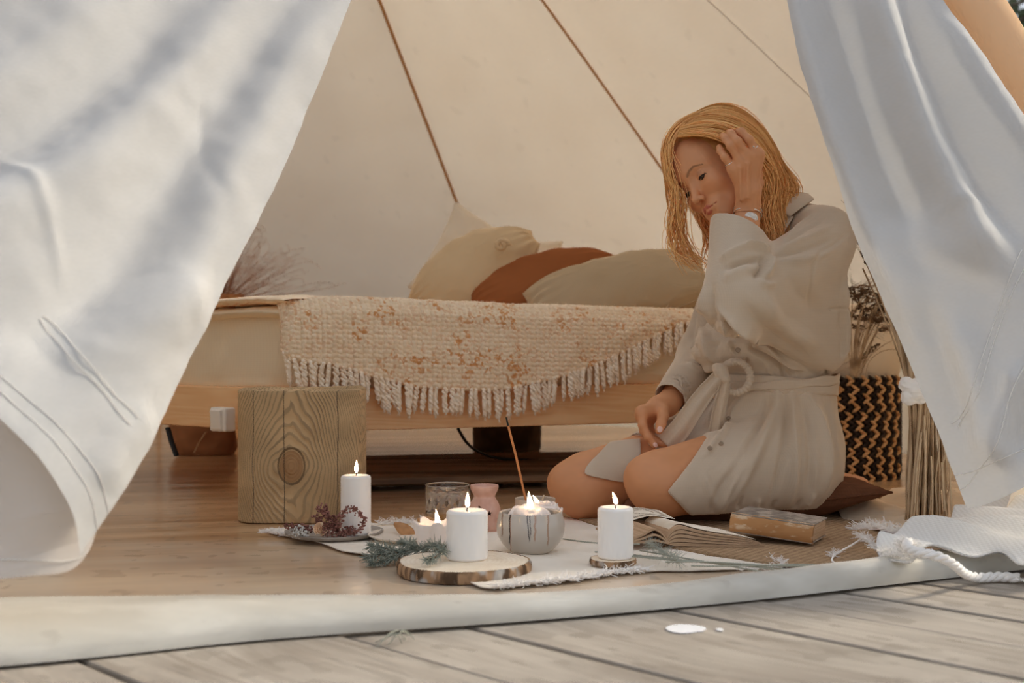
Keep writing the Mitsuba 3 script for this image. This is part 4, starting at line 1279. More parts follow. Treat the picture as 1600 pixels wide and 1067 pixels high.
def skin_colour(v):
    q = (v - HO) @ HM.T
    c = np.tile(np.array([0.66, 0.300, 0.140]), (len(v), 1))
    n = meshkit.fbm(v * 45, 3, 5)[:, None]
    c *= 0.94 + 0.12 * n

    def toward(c, col, w):
        return c * (1 - w[:, None]) + np.array(col) * w[:, None]
    near = (np.abs(q) < 0.16).all(1)
    ax = np.abs(q[:, 0])
    lips = np.clip(1.6 - np.minimum.reduce([s_cone((s * 0.004, 0.0900, -0.0640), (s * 0.0240, 0.0790, -0.0690), 0.0032, 0.0012)(q) for s in (-1, 1)] + [s_cone((0, 0.0890, -0.0742), (s * 0.0205, 0.0795, -0.0703), 0.0044, 0.0014)(q) for s in (-1, 1)]) / 0.0016, 0, 1) * near * (q[:, 1] > 0.07)
    c = toward(c, (0.50, 0.115, 0.075), lips * 0.9)
    qb = q * np.array([1, 0.0, 1])
    brow = np.minimum.reduce([seg_dist(qb, np.array([(s * 0.0115, 0, 0.0150), (s * 0.022, 0, 0.0205), (s * 0.034, 0, 0.0225), (s * 0.0490, 0, 0.0140)]))[0] for s in (-1, 1)]) * (1 + 0.6 * np.clip((ax - 0.03) / 0.02, 0, 1))
    c = toward(c, (0.17, 0.075, 0.03), np.clip(1.5 - brow / 0.0022, 0, 1) * near * 0.72 * (q[:, 1] > 0.04))
    cheek = np.exp(-(((ax - 0.040) / 0.02) ** 2 + ((q[:, 2] + 0.030) / 0.02) ** 2)) * near * (q[:, 1] > 0.03)
    c = toward(c, (0.74, 0.27, 0.12), 0.3 * cheek)
    lidc = np.exp(-((ax - 0.031) / 0.013) ** 2 - ((q[:, 2] - 0.004) / 0.008) ** 2) * near * (q[:, 1] > 0.05)
    c = toward(c, (0.42, 0.19, 0.11), 0.45 * lidc)
    scalp = np.clip((s_egg((0, -0.03, 0.05), (0.085, 0.097, 0.085))(q) * -1) / 0.01 + 0.2, 0, 1) * near * (q[:, 1] < 0.055)
    c = toward(c, (0.42, 0.22, 0.09), scalp)
    return c


h_ = 0.0016
parts_ = []
m = surface(lambda p: smin(head_sdf(p), neck_f(p), 0.022), HO - 0.155, HO + 0.150, 0.00155)
cut_ = ((m.triangles_center - NECK) @ nrm(HO - NECK)) > 0.0
head_m = trimesh.Trimesh(m.vertices, m.faces[cut_], process=False)
parts_.append(head_m)
for f_, c_, wr_, el_ in ((hand_l, W(1162, 268, 2.68), WRL, ELL), (hand_r, W(1024, 660, 2.82), WRR, ELR)):
    fo = fore_l if wr_ is WRL else fore_r
    m = surface(lambda p: smin(f_(p), fo(p), 0.012), c_ - 0.085, c_ + 0.085, 0.00155)
    parts_.append(m)
lo_, hi_ = np.array([0.05, 2.55, 0.0]), np.array([0.86, 3.16, 0.74])
parts_.append(surface(body_f, lo_, hi_, 0.0045))
parts_ = [relax(q, 1) for q in parts_]
body_m = cat(parts_)
nv_ = np.concatenate([np.array(trimesh.Trimesh(q.vertices, q.faces, process=False).vertex_normals) for q in parts_])
define('m_skin', {'type': 'twosided', 'bsdf': {'type': 'principled', 'base_color': VCOL, 'roughness': 0.46, 'specular': 0.42, 'sheen': 0.25, 'sheen_tint': 0.6}})
woman = thing('person', 'kneeling blond woman in a belted beige linen dress, one hand raised into her hair', 'woman')
scene[woman + '__body'] = mikit.ply(body_m, 'm_skin', smooth=True, color=skin_colour(body_m.vertices))
tag(woman + '__body', 'tanned bare skin of face, hands and knees')

# eyes and lashes
define('m_eye', plain((0.62, 0.55, 0.50), 0.15, 0.5))
define('m_iris', plain((0.035, 0.02, 0.012), 0.1, 0.6))
define('m_lash', plain((0.03, 0.015, 0.008), 0.8))
for s in (-1, 1):
    E = hl(s * 0.031, 0.0690, 0.0)
    b = trimesh.creation.icosphere(4, 0.0133)
    ey = add('eye', at(b, *E), 'm_eye', woman, smooth=True)
    gz = nrm(FW * math.cos(-0.58) + UP * math.sin(-0.58))
    cap = b.copy()
    keep = (cap.triangles_center @ gz) > 0.0133 * math.cos(0.56)
    cap = trimesh.Trimesh(cap.vertices * 1.01 + E, cap.faces[keep], process=False)
    cap.remove_unreferenced_vertices()
    add('iris', cap, 'm_iris', ey, smooth=True)
    for ang, r_, sgn in ((-0.30, 0.0015, 1), (-0.74, 0.0005, -1)):
        t = np.linspace(-0.0130, 0.0130, 24)
        R_ = 0.0156
        off = -sgn * 1.2 * (t / 0.014) ** 2 * 0.0035
        fwd = np.sqrt(np.maximum(R_ ** 2 - t ** 2 - off ** 2, 0))
        line = np.array([hl(s * 0.031 + a, 0.0690 + f * math.cos(ang) - o * math.sin(ang), f * math.sin(ang) + o * math.cos(ang)) for a, f, o in zip(t, fwd, off)])
        add('lashes', tube(line, r_ * np.sin(np.linspace(0.3, np.pi - 0.3, 24)) + 0.0002, 5), 'm_lash', ey, smooth=True)

# nails
define('m_nail', plain((0.80, 0.52, 0.42), 0.2, 0.5, clearcoat=0.5))
for ps, r, up_ in ((RFING['index'], 0.0064, None), ([W(1036, 650, 2.790), W(1033, 662, 2.780), W(1030, 672, 2.774)], 0.0078, None)):
    a, b = np.asarray(ps[-2]), np.asarray(ps[-1])
    d = nrm(b - a)
    tocam = nrm(np.array([0.1, -1.0, 0.35]) - d * (np.array([0.1, -1.0, 0.35]) @ d))
    q = trimesh.creation.icosphere(3, 1.0)
    M_ = np.eye(4)
    M_[:3, 0], M_[:3, 1], M_[:3, 2], M_[:3, 3] = d * r * 0.95, np.cross(d, tocam) * r * 0.78, tocam * 0.0022, b + tocam * (r + 0.0006) + d * 0.0008
    add('nail', moved(q, M_), 'm_nail', woman, smooth=True)

# ------------------------------------------------------------------ the dress


def plane(pt, n_):
    pt, n_ = np.asarray(pt, float), nrm(n_)
    return lambda p: (p - pt) @ n_


def px_line(a, b, d, right):
    """Half space in front of a line seen between two places; right: the side that is kept out."""
    a3, b3 = W(*a, d), W(*b, d)
    t = b3 - a3
    n_ = nrm(np.array([t[2], 0, -t[0]]))
    q = W(*right, d)
    if (q - a3) @ n_ < 0:
        n_ = -n_
    return plane(a3, n_)


yoke = blend([s_cone(W(1288, 374, 2.785), SHR + [0.0, 0, 0.01], 0.060, 0.055), s_cone(W(1238, 352, 2.88), W(1288, 368, 2.785), 0.052, 0.060)], 0.04)
bod = blend([yoke, s_egg(W(1192, 455, 2.875), (0.128, 0.115, 0.125)), s_egg(W(1264, 450, 2.90), (0.083, 0.115, 0.165)), s_egg(W(1198, 545, 2.875), (0.170, 0.130, 0.068))], [0.05, 0.05, 0.05])
waist = s_egg(W(1212, 606, 2.875), (0.128, 0.103, 0.07))
skirt = blend([waist, s_egg(W(1236, 700, 2.875), (0.116, 0.150, 0.135)), s_egg(W(1232, 748, 2.86), (0.100, 0.150, 0.080)), s_cone(W(1195, 640, 2.86), W(1100, 700, 2.84), 0.085, 0.058)], [0.07, 0.05, 0.05])
cov_l0 = s_cone(W(1225, 720, 2.79), W(1052, 757, 2.692), 0.108, 0.0825)
h1, h2 = px_line((1095, 700), (1038, 764), 2.66, (1000, 700)), px_line((1038, 764), (1092, 818), 2.66, (1020, 815))
cov_l = lambda p: smax(smax(cov_l0(p), h1(p), 0.004), h2(p), 0.004)  # noqa: E731
cov_r0 = s_cone(HIR + [0, 0, 0.02], W(985, 742, 2.865), 0.100, 0.083)
h3 = px_line((990, 690), (962, 760), 2.80, (900, 730))
cov_r = lambda p: smax(cov_r0(p), h3(p), 0.004)  # noqa: E731
slv_u = blend([s_cone(W(1288, 380, 2.765), ELL, 0.060, 0.064), s_tri(W(1286, 392, 2.755), ELL + [0.0, 0.005, 0.0], W(1288, 552, 2.80), 0.044), s_egg(W(1160, 440, 2.61), (0.058, 0.055, 0.07))], [0.05, 0.03])
slv_f = s_cone(ELL, W(1153, 345, 2.684), 0.068, 0.058)
cuff_n = nrm(W(1158, 330, 2.69) - ELL)
cuff_p = plane(W(1152, 359, 2.68), nrm(cuff_n + np.array([0.38, -0.10, 0.0])))
cuff_in = s_cone(W(1160, 385, 2.665), W(1163, 330, 2.692), 0.0490, 0.0515)
slv_r = blend([s_cone(SHR, ELR, 0.062, 0.062), s_cone(ELR, W(1050, 618, 2.862), 0.060, 0.0385)], 0.03)
cuff_rp = plane(W(1046, 622, 2.850), nrm(WRR - ELR))
cuff_ri = s_cone(W(1058, 608, 2.88), W(1040, 632, 2.84), 0.0340, 0.0345)
vneck = blend([s_cone(NECK + [0.0, 0.0, 0.06], NECK + [-0.012, -0.015, 0.0], 0.058, 0.050), s_cone(NECK + [-0.03, -0.035, 0.0], W(1200, 400, 2.77), 0.045, 0.014)], 0.02)


def dress_f(p):
    d = smin(bod(p), skirt(p), 0.035)
    d = smin(d, cov_r(p), 0.03)
    d = smin(d, cov_l(p), 0.03)
    s = smin(slv_u(p), smax(slv_f(p), cuff_p(p), 0.004), 0.03)
    s = smax(s, -cuff_in(p), 0.003)
    d = smin(d, s, 0.012)
    r = smax(slv_r(p), cuff_rp(p), 0.004)
    r = smax(r, -cuff_ri(p), 0.003)
    d = smin(d, r, 0.015)
    d = smax(d, -vneck(p), 0.006)
    d = smax(d, -np.minimum(np.maximum(leg_l(p) - 0.0015, p[:, 0] - 0.400), np.maximum(leg_r(p) - 0.0015, p[:, 0] - 0.315)), 0.002)
    return np.maximum(d, 0.040 - p[:, 2])


m = surface(dress_f, (0.06, 2.47, 0.02), (0.90, 3.20, 0.78), 0.0033)
m = relax(m, 4)
FOLDS = [
    # skirt: the long folds that fall from the belt
    ([(1216, 612), (1206, 655), (1180, 710), (1140, 790)], 0.011, 0.013), ([(1205, 614), (1190, 660), (1160, 710)], -0.006, 0.012),
    ([(1226, 612), (1229, 655), (1222, 720), (1200, 795)], -0.008, 0.009), ([(1238, 612), (1240, 670), (1241, 740), (1230, 795)], 0.010, 0.010),
    ([(1248, 612), (1262, 660), (1268, 720), (1262, 780)], -0.007, 0.011), ([(1262, 612), (1284, 660), (1296, 720), (1290, 775)], 0.008, 0.014),
    ([(1284, 614), (1306, 665), (1312, 720)], -0.005, 0.012), ([(1190, 640), (1165, 690), (1130, 745)], 0.005, 0.014),
    ([(1160, 618), (1140, 655), (1118, 690), (1096, 715)], 0.008, 0.008), ([(1150, 612), (1122, 650), (1098, 690)], -0.008, 0.011),
    ([(1128, 620), (1112, 650), (1108, 685)], 0.009, 0.011), ([(1176, 705), (1140, 760), (1124, 806)], 0.007, 0.010),
    ([(1150, 730), (1120, 775), (1108, 808)], -0.005, 0.010), ([(1100, 735), (1110, 770), (1125, 800)], 0.003, 0.010),
    ([(1160, 775), (1152, 800)], -0.004, 0.006), ([(1186, 778), (1180, 802)], 0.004, 0.006), ([(1212, 782), (1206, 802)], -0.004, 0.006), ([(1250, 780), (1242, 800)], -0.004, 0.006), ([(1274, 770), (1262, 795)], 0.004, 0.007),
    ([(1050, 645), (1030, 680), (1010, 700)], 0.006, 0.010), ([(1075, 640), (1060, 680), (1046, 700)], -0.005, 0.010),
    # sleeve
    ([(1160, 384), (1182, 386), (1206, 393)], 0.012, 0.009), ([(1125, 410), (1145, 394), (1172, 386)], 0.009, 0.010),
    ([(1130, 420), (1160, 408), (1196, 404)], -0.010, 0.008), ([(1206, 396), (1202, 418), (1190, 436)], 0.010, 0.009), ([(1196, 400), (1190, 420), (1176, 432)], -0.009, 0.007),
    ([(1186, 436), (1196, 446), (1212, 440)], 0.007, 0.008), ([(1130, 440), (1150, 425), (1180, 420)], 0.006, 0.012),
    ([(1212, 392), (1250, 376), (1300, 352)], 0.006, 0.008), ([(1214, 400), (1262, 388), (1310, 368)], -0.005, 0.008), ([(1216, 408), (1262, 404), (1306, 388)], 0.005, 0.010),
    ([(1222, 378), (1260, 352), (1290, 338)], -0.004, 0.008), ([(1226, 368), (1256, 340), (1276, 326)], 0.004, 0.008),
    ([(1326, 362), (1300, 384), (1276, 400), (1270, 445), (1270, 488)], -0.0035, 0.005),
    ([(1192, 455), (1226, 512), (1285, 540)], 0.007, 0.020), ([(1160, 470), (1200, 520), (1260, 565)], -0.007, 0.016), ([(1140, 490), (1186, 535), (1250, 578)], 0.008, 0.012),
    ([(1230, 430), (1262, 470), (1300, 500)], -0.005, 0.020), ([(1120, 478), (1160, 515), (1205, 549), (1262, 580)], 0.010, 0.008), ([(1116, 492), (1160, 532), (1205, 562), (1250, 588)], -0.012, 0.008),
    # body of the shirt
    ([(1124, 488), (1134, 520), (1143, 548)], 0.007, 0.006), ([(1132, 500), (1142, 530), (1152, 560)], -0.005, 0.006), ([(1098, 440), (1096, 500), (1106, 550), (1122, 575)], 0.009, 0.014),
    ([(1110, 440), (1112, 500), (1122, 560)], -0.008, 0.010), ([(1082, 470), (1078, 520), (1086, 560)], -0.006, 0.012), ([(1070, 565), (1096, 578), (1120, 578)], 0.008, 0.010),
    ([(1165, 560), (1168, 578)], -0.006, 0.006), ([(1200, 572), (1204, 586)], 0.005, 0.005), ([(1222, 574), (1226, 590)], -0.006, 0.005), ([(1240, 578), (1246, 592)], 0.005, 0.005), ([(1280, 585), (1310, 590)], -0.006, 0.008),
    ([(1326, 430), (1322, 480), (1330, 540), (1330, 575)], 0.010, 0.012), ([(1314, 470), (1320, 520), (1318, 570)], -0.007, 0.010), ([(1296, 482), (1312, 482), (1326, 482)], -0.003, 0.004)]
vn = np.array(trimesh.Trimesh(m.vertices, m.faces, process=False).vertex_normals)
v = crease(m.vertices, vn, [(q, 1.6 * a_, 0.86 * w_) for q, a_, w_ in FOLDS])
v = v + vn * (0.0035 * (meshkit.fbm(v * np.array([26, 26, 18]), 4, 6) - 0.5))[:, None]
LIN = ((0.54, 0.43, 0.32), (0.67, 0.55, 0.425))
define('m_dress', plain(weave(*LIN, 640, 7), 0.92, 0.12, sheen=0.3, sheen_tint=0.5))
dress = add('dress', trimesh.Trimesh(v, m.faces, process=False), 'm_dress', woman, smooth=True)

# the hem's loose corner over the far thigh
Pf = coons(Ws([(1000, 688, 2.83), (975, 688, 2.83), (955, 694, 2.835)]), Ws([(1000, 752, 2.755), (985, 754, 2.755), (970, 753, 2.752)]), Ws([(1000, 688, 2.83), (1002, 720, 2.77), (1000, 752, 2.755)]), Ws([(955, 694, 2.835), (934, 714, 2.79), (914, 737, 2.742), (940, 746, 2.742), (970, 753, 2.752)]), 30, 24)


def on_leg(P, off):
    """Lays the points of a cloth on the far thigh, off it."""
    sh = P.shape
    p = P.reshape(-1, 3).copy()
    for _ in range(4):
        d = leg_r(p)
        e = 1e-4
        gr = np.stack([(leg_r(p + np.eye(3)[k] * e) - d) / e for k in range(3)], -1)
        p -= gr * (d - off)[:, None]
    return p.reshape(sh)


u_ = np.linspace(0, 1, 24)
Pf = on_leg(Pf, 0.0055)
add('hem_corner', sheet(Pf, 0.0022), 'm_dress', dress, smooth=True)
# collar
cl_ = coons(Ws([(1217, 322, 2.815), (1236, 312, 2.83), (1254, 305, 2.88)]), Ws([(1238, 343, 2.795), (1252, 332, 2.795), (1276, 315, 2.83)]), Ws([(1217, 322, 2.815), (1227, 333, 2.800), (1238, 343, 2.795)]), Ws([(1254, 305, 2.88), (1266, 307, 2.86), (1276, 315, 2.83)]), 14, 18)
add('collar', sheet(cl_ + np.array([-0.009, -0.014, 0.004]), 0.003), 'm_dress', dress, smooth=True)
cl2 = coons(Ws([(1222, 330, 2.815), (1212, 362, 2.785), (1202, 392, 2.765)]), Ws([(1238, 343, 2.795), (1224, 366, 2.775), (1208, 396, 2.750)]), Ws([(1222, 330, 2.815), (1238, 343, 2.795)]), Ws([(1202, 392, 2.765), (1208, 396, 2.750)]), 6, 18)
add('placket', sheet(cl2 + np.array([0.0, -0.010, 0.004]), 0.003), 'm_dress', dress, smooth=True)
# belt, its ring and its tails


def belt_path(px0, py0, px1, py1, rx, ry, n=120):
    c = (W(px0, py0, 2.875) + W(px1, py1, 2.875)) / 2
    sl_ = (W(px1, py1, 2.875) - W(px0, py0, 2.875))[2] / (W(px1, py1, 2.875) - W(px0, py0, 2.875))[0]
    a = np.linspace(0, 2 * np.pi, n, endpoint=False)
    return np.column_stack([c[0] + rx * np.cos(a), c[1] + ry * np.sin(a), c[2] + sl_ * rx * np.cos(a)]), np.column_stack([np.cos(a) / rx, np.sin(a) / ry, 0 * a])


for (x0, y0, x1, y1, rx, ry, hh, seed) in ((1118, 592, 1304, 607, 0.1370, 0.112, 0.0165, 1), (1118, 604, 1304, 592, 0.1395, 0.1145, 0.0105, 2)):
    c, no = belt_path(x0, y0, x1, y1, rx, ry)
    no /= np.linalg.norm(no, axis=1, keepdims=True)
    rows = []
    for x, z in ((-0.002, -1), (0.0025, -0.97), (0.0040, -0.6), (0.0036, 0.0), (0.0040, 0.6), (0.0025, 0.97), (-0.002, 1)):
        w = 0.0022 * np.sin(np.arange(120) * 0.21 * seed + z * 2)
        rows.append(c + no * (x + w * 0.6)[:, None] + np.column_stack([0 * w, 0 * w, z * hh + w]))
    add('belt', grid(np.array(rows).transpose(1, 0, 2), closed_u=True), 'm_dress', woman, smooth=True)
bc_ = W(1149, 589, 2.752)
a = np.linspace(0, 2 * np.pi, 90)
ringp = np.column_stack([bc_[0] + 0.030 * np.cos(a), bc_[1] + 0.010 * np.cos(a) * -1.0, bc_[2] + 0.033 * np.sin(a)])
add('buckle', tube(ringp, 0.0080 + 0.0014 * (np.cos(a) > -0.2) * np.sin(a * 26), 10, cap=False), 'm_dress', woman, smooth=True, label='round fabric wrapped belt ring')
add('belt_knot', surface(blend([s_egg(W(1127, 580, 2.745), (0.015, 0.013, 0.018)), s_cone(W(1120, 575, 2.76), W(1134, 592, 2.74), 0.011, 0.010)], 0.01), W(1127, 580, 2.745) - 0.04, W(1127, 580, 2.745) + 0.04, 0.002, block=4), 'm_dress', woman, smooth=True)
for pts, w0, w1, dd in (([(1128, 586, 2.742), (1104, 612, 2.748), (1080, 645, 2.752), (1058, 676, 2.768), (1040, 694, 2.785)], 0.016, 0.026, 0.0), ([(1134, 596, 2.742), (1128, 625, 2.745), (1122, 655, 2.755), (1118, 690, 2.77)], 0.012, 0.017, 0.004)):
    c = spline(Ws(pts), 40)
    u = np.linspace(-1, 1, 13)
    wd = np.linspace(w0, w1, 40)
    tg = np.gradient(c, axis=0)
    sdv = np.cross(tg, [0, -1.0, 0.25])
    sdv /= np.linalg.norm(sdv, axis=1, keepdims=True)
    Pp = c[:, None] + sdv[:, None] * (wd[:, None] * u)[..., None] + (np.array([0, -1, 0.2]) * 1.0) * (0.007 * np.cos(u * 4.2 + 0.4 + 3 * dd)[None, :] * np.linspace(1, 0.7, 40)[:, None])[..., None]
    add('belt_tail', sheet(Pp, 0.0025), 'm_dress', woman, smooth=True)
# buttons
define('m_button', plain((0.32, 0.23, 0.155), 0.25, 0.5, clearcoat=0.6))
from trimesh.proximity import closest_point as _cp  # noqa: E402
dm = trimesh.Trimesh(v, m.faces, process=False)
for px_b in ((1153, 547), (1139, 654), (1126, 694), (1110, 701), (1093, 714)):
    i = np.argmin(((pixels(v) - px_b) ** 2).sum(1) + 1e4 * (v[:, 1] > 2.86))
    n_ = nrm(vn[i])
    a_ = nrm(np.cross(n_, [0, 0, 1.0]))
    M_ = np.eye(4)
    M_[:3, 0], M_[:3, 1], M_[:3, 2], M_[:3, 3] = a_, np.cross(n_, a_), n_, v[i] + n_ * 0.0008
    add('button', moved(lathe([(0, 0), (0.0052, 0), (0.0056, 0.0008), (0.0055, 0.0020), (0.0046, 0.0024), (0.0036, 0.0016), (0, 0.0016)], 24), M_), 'm_button', dress, smooth=40)

# bracelet, rings
wd_ = nrm(W(1169, 320, 2.69) - ELL)
a_ = nrm(np.cross(wd_, [0, -1.0, 0.2]))
b_ = np.cross(wd_, a_)
br = thing('bracelet', None, None) if False else woman
a = np.linspace(0, 2 * np.pi, 60)
for k, off in enumerate((-0.004, 0.005)):
    c = WRL + wd_ * (-0.002 + off)
    add('bracelet', tube(c + 0.0300 * (np.cos(a)[:, None] * a_ + np.sin(a)[:, None] * b_), 0.0013, 6, cap=False), 'm_silver', woman, smooth=True, label='thin silver bracelet band')
define('m_stone', plain(tint_noise((0.66, 0.62, 0.55), (0.88, 0.85, 0.80), 240.0), 0.25, 0.5, clearcoat=0.5))
sc_ = W(1172, 341, 2.664)
M_ = np.eye(4)
nn_ = nrm(np.array([0.05, -1.0, 0.25]))
ax_ = nrm(np.cross(nn_, wd_))
M_[:3, 0], M_[:3, 1], M_[:3, 2], M_[:3, 3] = ax_, np.cross(nn_, ax_), nn_, sc_
add('bracelet_stone', moved(lathe([(0, -0.002), (0.0135, -0.002), (0.0145, 0.0005), (0.0125, 0.0042), (0.007, 0.0062), (0, 0.0068)], 40), M_), 'm_stone', woman, smooth=True, label='round white stone on the bracelet')
add('bracelet_setting', moved(lathe([(0.0138, -0.003), (0.0160, -0.003), (0.0165, 0.0), (0.0150, 0.0012), (0.0142, 0.0004)], 40), M_), 'm_silver', woman, smooth=True)
for ps, t, r, dot in ((LFING['pinky'], 0.55, 0.0092, False), (LFING['index'], 0.45, 0.0098, True), (RFING['index'], 0.45, 0.0100, False)):
    p0, p1 = np.asarray(ps[0]), np.asarray(ps[1])
    d = nrm(p1 - p0)
    u1 = nrm(np.cross(d, [0.3, -1, 0.2]))
    u2 = np.cross(d, u1)
    c = p0 + (p1 - p0) * t
    q = tube(c + r * (np.cos(a)[:, None] * u1 + np.sin(a)[:, None] * u2), 0.0009, 6, cap=False)
    if dot:
        q = cat([q, at(trimesh.creation.icosphere(2, 0.0022), *(c + nrm(np.array([-0.2, -1, 0.1])) * (r + 0.001)))])
    add('ring', q, 'm_silver', woman, smooth=True)

# ------------------------------------------------------------------ hair
GUIDES = {
    'side': ([
        [(1092, 181, 2.76), (1060, 204, 2.757), (1047, 235, 2.755), (1054, 270, 2.757), (1064, 305, 2.76), (1066, 345, 2.765), (1074, 385, 2.768), (1094, 408, 2.77), (1106, 420, 2.77)],
        [(1090, 179, 2.78), (1056, 201, 2.78), (1041, 236, 2.782), (1047, 275, 2.785), (1057, 318, 2.785), (1053, 358, 2.785), (1061, 394, 2.78), (1083, 414, 2.775), (1100, 422, 2.77)],
        [(1088, 178, 2.80), (1053, 199, 2.815), (1036, 232, 2.825), (1039, 270, 2.83), (1049, 312, 2.83), (1052, 350, 2.825), (1051, 378, 2.82), (1062, 400, 2.81), (1078, 418, 2.80)]], 80, 0.0055, 3.2),
    'far': ([
        [(1080, 190, 2.85), (1060, 225, 2.90), (1066, 270, 2.92), (1080, 315, 2.90), (1098, 352, 2.87), (1110, 385, 2.835), (1104, 416, 2.805)],
        [(1086, 186, 2.87), (1075, 225, 2.93), (1082, 275, 2.94), (1096, 320, 2.92), (1112, 360, 2.88), (1118, 395, 2.85), (1110, 424, 2.82)]], 55, 0.006, 3.0),
    'sweep': ([
        [(1060, 213, 2.735), (1086, 210, 2.715), (1116, 214, 2.70), (1142, 226, 2.70), (1166, 246, 2.71), (1188, 276, 2.735), (1196, 312, 2.745), (1192, 350, 2.742), (1200, 388, 2.722)],
        [(1063, 204, 2.75), (1096, 197, 2.725), (1132, 201, 2.71), (1166, 219, 2.71), (1194, 250, 2.73), (1208, 290, 2.745), (1203, 330, 2.745), (1210, 366, 2.735), (1198, 402, 2.715)],
        [(1072, 191, 2.775), (1106, 181, 2.755), (1146, 187, 2.745), (1184, 213, 2.75), (1208, 256, 2.765), (1220, 296, 2.772), (1215, 335, 2.77), (1214, 368, 2.755), (1202, 398, 2.735)],
        [(1082, 181, 2.795), (1119, 167, 2.795), (1160, 177, 2.80), (1195, 211, 2.81), (1218, 256, 2.815), (1234, 292, 2.815), (1228, 322, 2.81), (1226, 346, 2.80), (1214, 372, 2.785)],
        [(1088, 178, 2.82), (1122, 165, 2.84), (1166, 180, 2.865), (1200, 221, 2.875), (1222, 263, 2.87), (1240, 296, 2.865), (1234, 324, 2.86), (1230, 345, 2.85), (1222, 365, 2.83)]], 620, 0.0040, 2.4),
    'behind_hand': ([
        [(1150, 205, 2.735), (1180, 240, 2.74), (1196, 285, 2.745), (1186, 330, 2.745), (1196, 372, 2.735), (1190, 404, 2.715)],
        [(1165, 215, 2.75), (1196, 262, 2.765), (1208, 310, 2.77), (1200, 350, 2.765), (1206, 385, 2.745), (1196, 408, 2.725)]], 160, 0.0045, 2.4)}
skull = lambda p: np.minimum(s_egg((0, -0.016, 0.040), (0.0770, 0.1000, 0.0900))((p - HO) @ HM.T), head_sdf(p) - 0.001)  # noqa: E731
hg = np.random.default_rng(77)
hv, hf_, hc, base_i = [], [], [], 0
for name, (gs_, count, jit, wave) in GUIDES.items():
    n = 46
    curves = np.array([spline(Ws(q), n) for q in gs_])
    for k in range(count):
        u = hg.uniform(0, len(gs_) - 1)
        clump = np.round(u * 9) / 9 + hg.normal(0, 0.035)
        i = int(np.clip(np.floor(u), 0, len(gs_) - 2))
        t = np.linspace(0, 1, n)
        uu = u * (1 - 0.75 * t ** 1.2) + np.clip(clump, 0, len(gs_) - 1) * 0.75 * t ** 1.2
        ii = np.clip(np.floor(uu).astype(int), 0, len(gs_) - 2)
        fr = (uu - ii)[:, None]
        p = curves[ii, np.arange(n)] * (1 - fr) + curves[ii + 1, np.arange(n)] * fr
        o = hg.normal(0, jit, 3) * 1.2
        ph, ph2 = hg.uniform(0, 6.28, 2)
        phc = np.round(u * 9) * 1.7
        amp = wave * 0.0042 * np.clip(t * 2.2 - 0.7, 0, 1)
        p = p + o * (0.35 + t[:, None]) + np.column_stack([amp * np.sin(13 * t + phc + 0.4 * ph / 6), amp * np.cos(11 * t + phc), 0.4 * amp * np.sin(9 * t + ph2)])
        lay = hg.uniform(0.003, 0.013)
        for _ in range(3):
            d = skull(p)
            e = 1e-4
            gr = np.stack([(skull(p + np.eye(3)[q] * e) - d) / e for q in range(3)], -1)
            push = np.maximum(lay - d, 0) * (d < lay)
            p = p + gr * push[:, None]
        end = int(n * (1 - 0.22 * hg.random() ** 2))
        p = p[:end]
        r = 0.00105 * hg.uniform(0.7, 1.35) * np.minimum(1, (np.arange(end)[::-1] + 1) / 10) ** 0.7
        m = tube(p, r, 4, cap=False)
        hv.append(m.vertices)
        hf_.append(m.faces + base_i)
        base_i += len(m.vertices)
        tone = hg.uniform(0, 1)
        col = np.array([0.60, 0.27, 0.065]) * (1 - tone) + np.array([0.98, 0.60, 0.23]) * tone
        hc.append(np.tile(col, (len(m.vertices), 1)))
for k in range(70):                      # loose single hairs
    gs_ = GUIDES[('side', 'sweep', 'sweep', 'behind_hand')[k % 4]][0]
    p = spline(Ws(gs_[hg.integers(0, len(gs_))]), 46)
    t = np.linspace(0, 1, 46)[:, None]
    p = p + hg.normal(0, 0.009, 3) * (0.2 + t) + hg.normal(0, 0.016, 3) * t ** 2 + 0.005 * np.sin(10 * t + hg.uniform(0, 6.28, 3)) * t + np.array([0, -0.004, 0.004])
    d = skull(p)
    p = p + np.maximum(0.012 - d, 0)[:, None] * np.array([0, -0.6, 0.6])
    m = tube(p[hg.integers(0, 12):46 - hg.integers(0, 12)], 0.0006, 3, cap=False)
    hv.append(m.vertices)
    hf_.append(m.faces + base_i)
    base_i += len(m.vertices)
    hc.append(np.tile([0.95, 0.60, 0.25], (len(m.vertices), 1)))
hm = trimesh.Trimesh(np.vstack(hv), np.vstack(hf_), process=False)
# the mass of hair under the strands
mass = blend([s_egg(HO + HM.T @ np.array([0.0, -0.020, 0.044]), (0.080, 0.102, 0.092), HM), s_cone(W(1176, 255, 2.815), W(1196, 310, 2.81), 0.044, 0.034), s_cone(W(1198, 310, 2.81), W(1202, 370, 2.775), 0.032, 0.014)], 0.03)
hair_line = lambda p: ((p - HO) @ FW - 0.045 - 0.35 * ((p - HO) @ UP - 0.03)) if False else (((p - HO) @ HM.T) @ nrm([0.0, 0.75, -0.66]) - 0.018)  # noqa: E731
keep_off = s_egg(hl(0.03, 0.06, -0.03), (0.07, 0.075, 0.095), HM)


def mass_f(p):
    d = smax(mass(p), hair_line(p), 0.006)
    return smax(d, -(np.minimum(hand_l(p), fore_l(p)) - 0.002), 0.004)


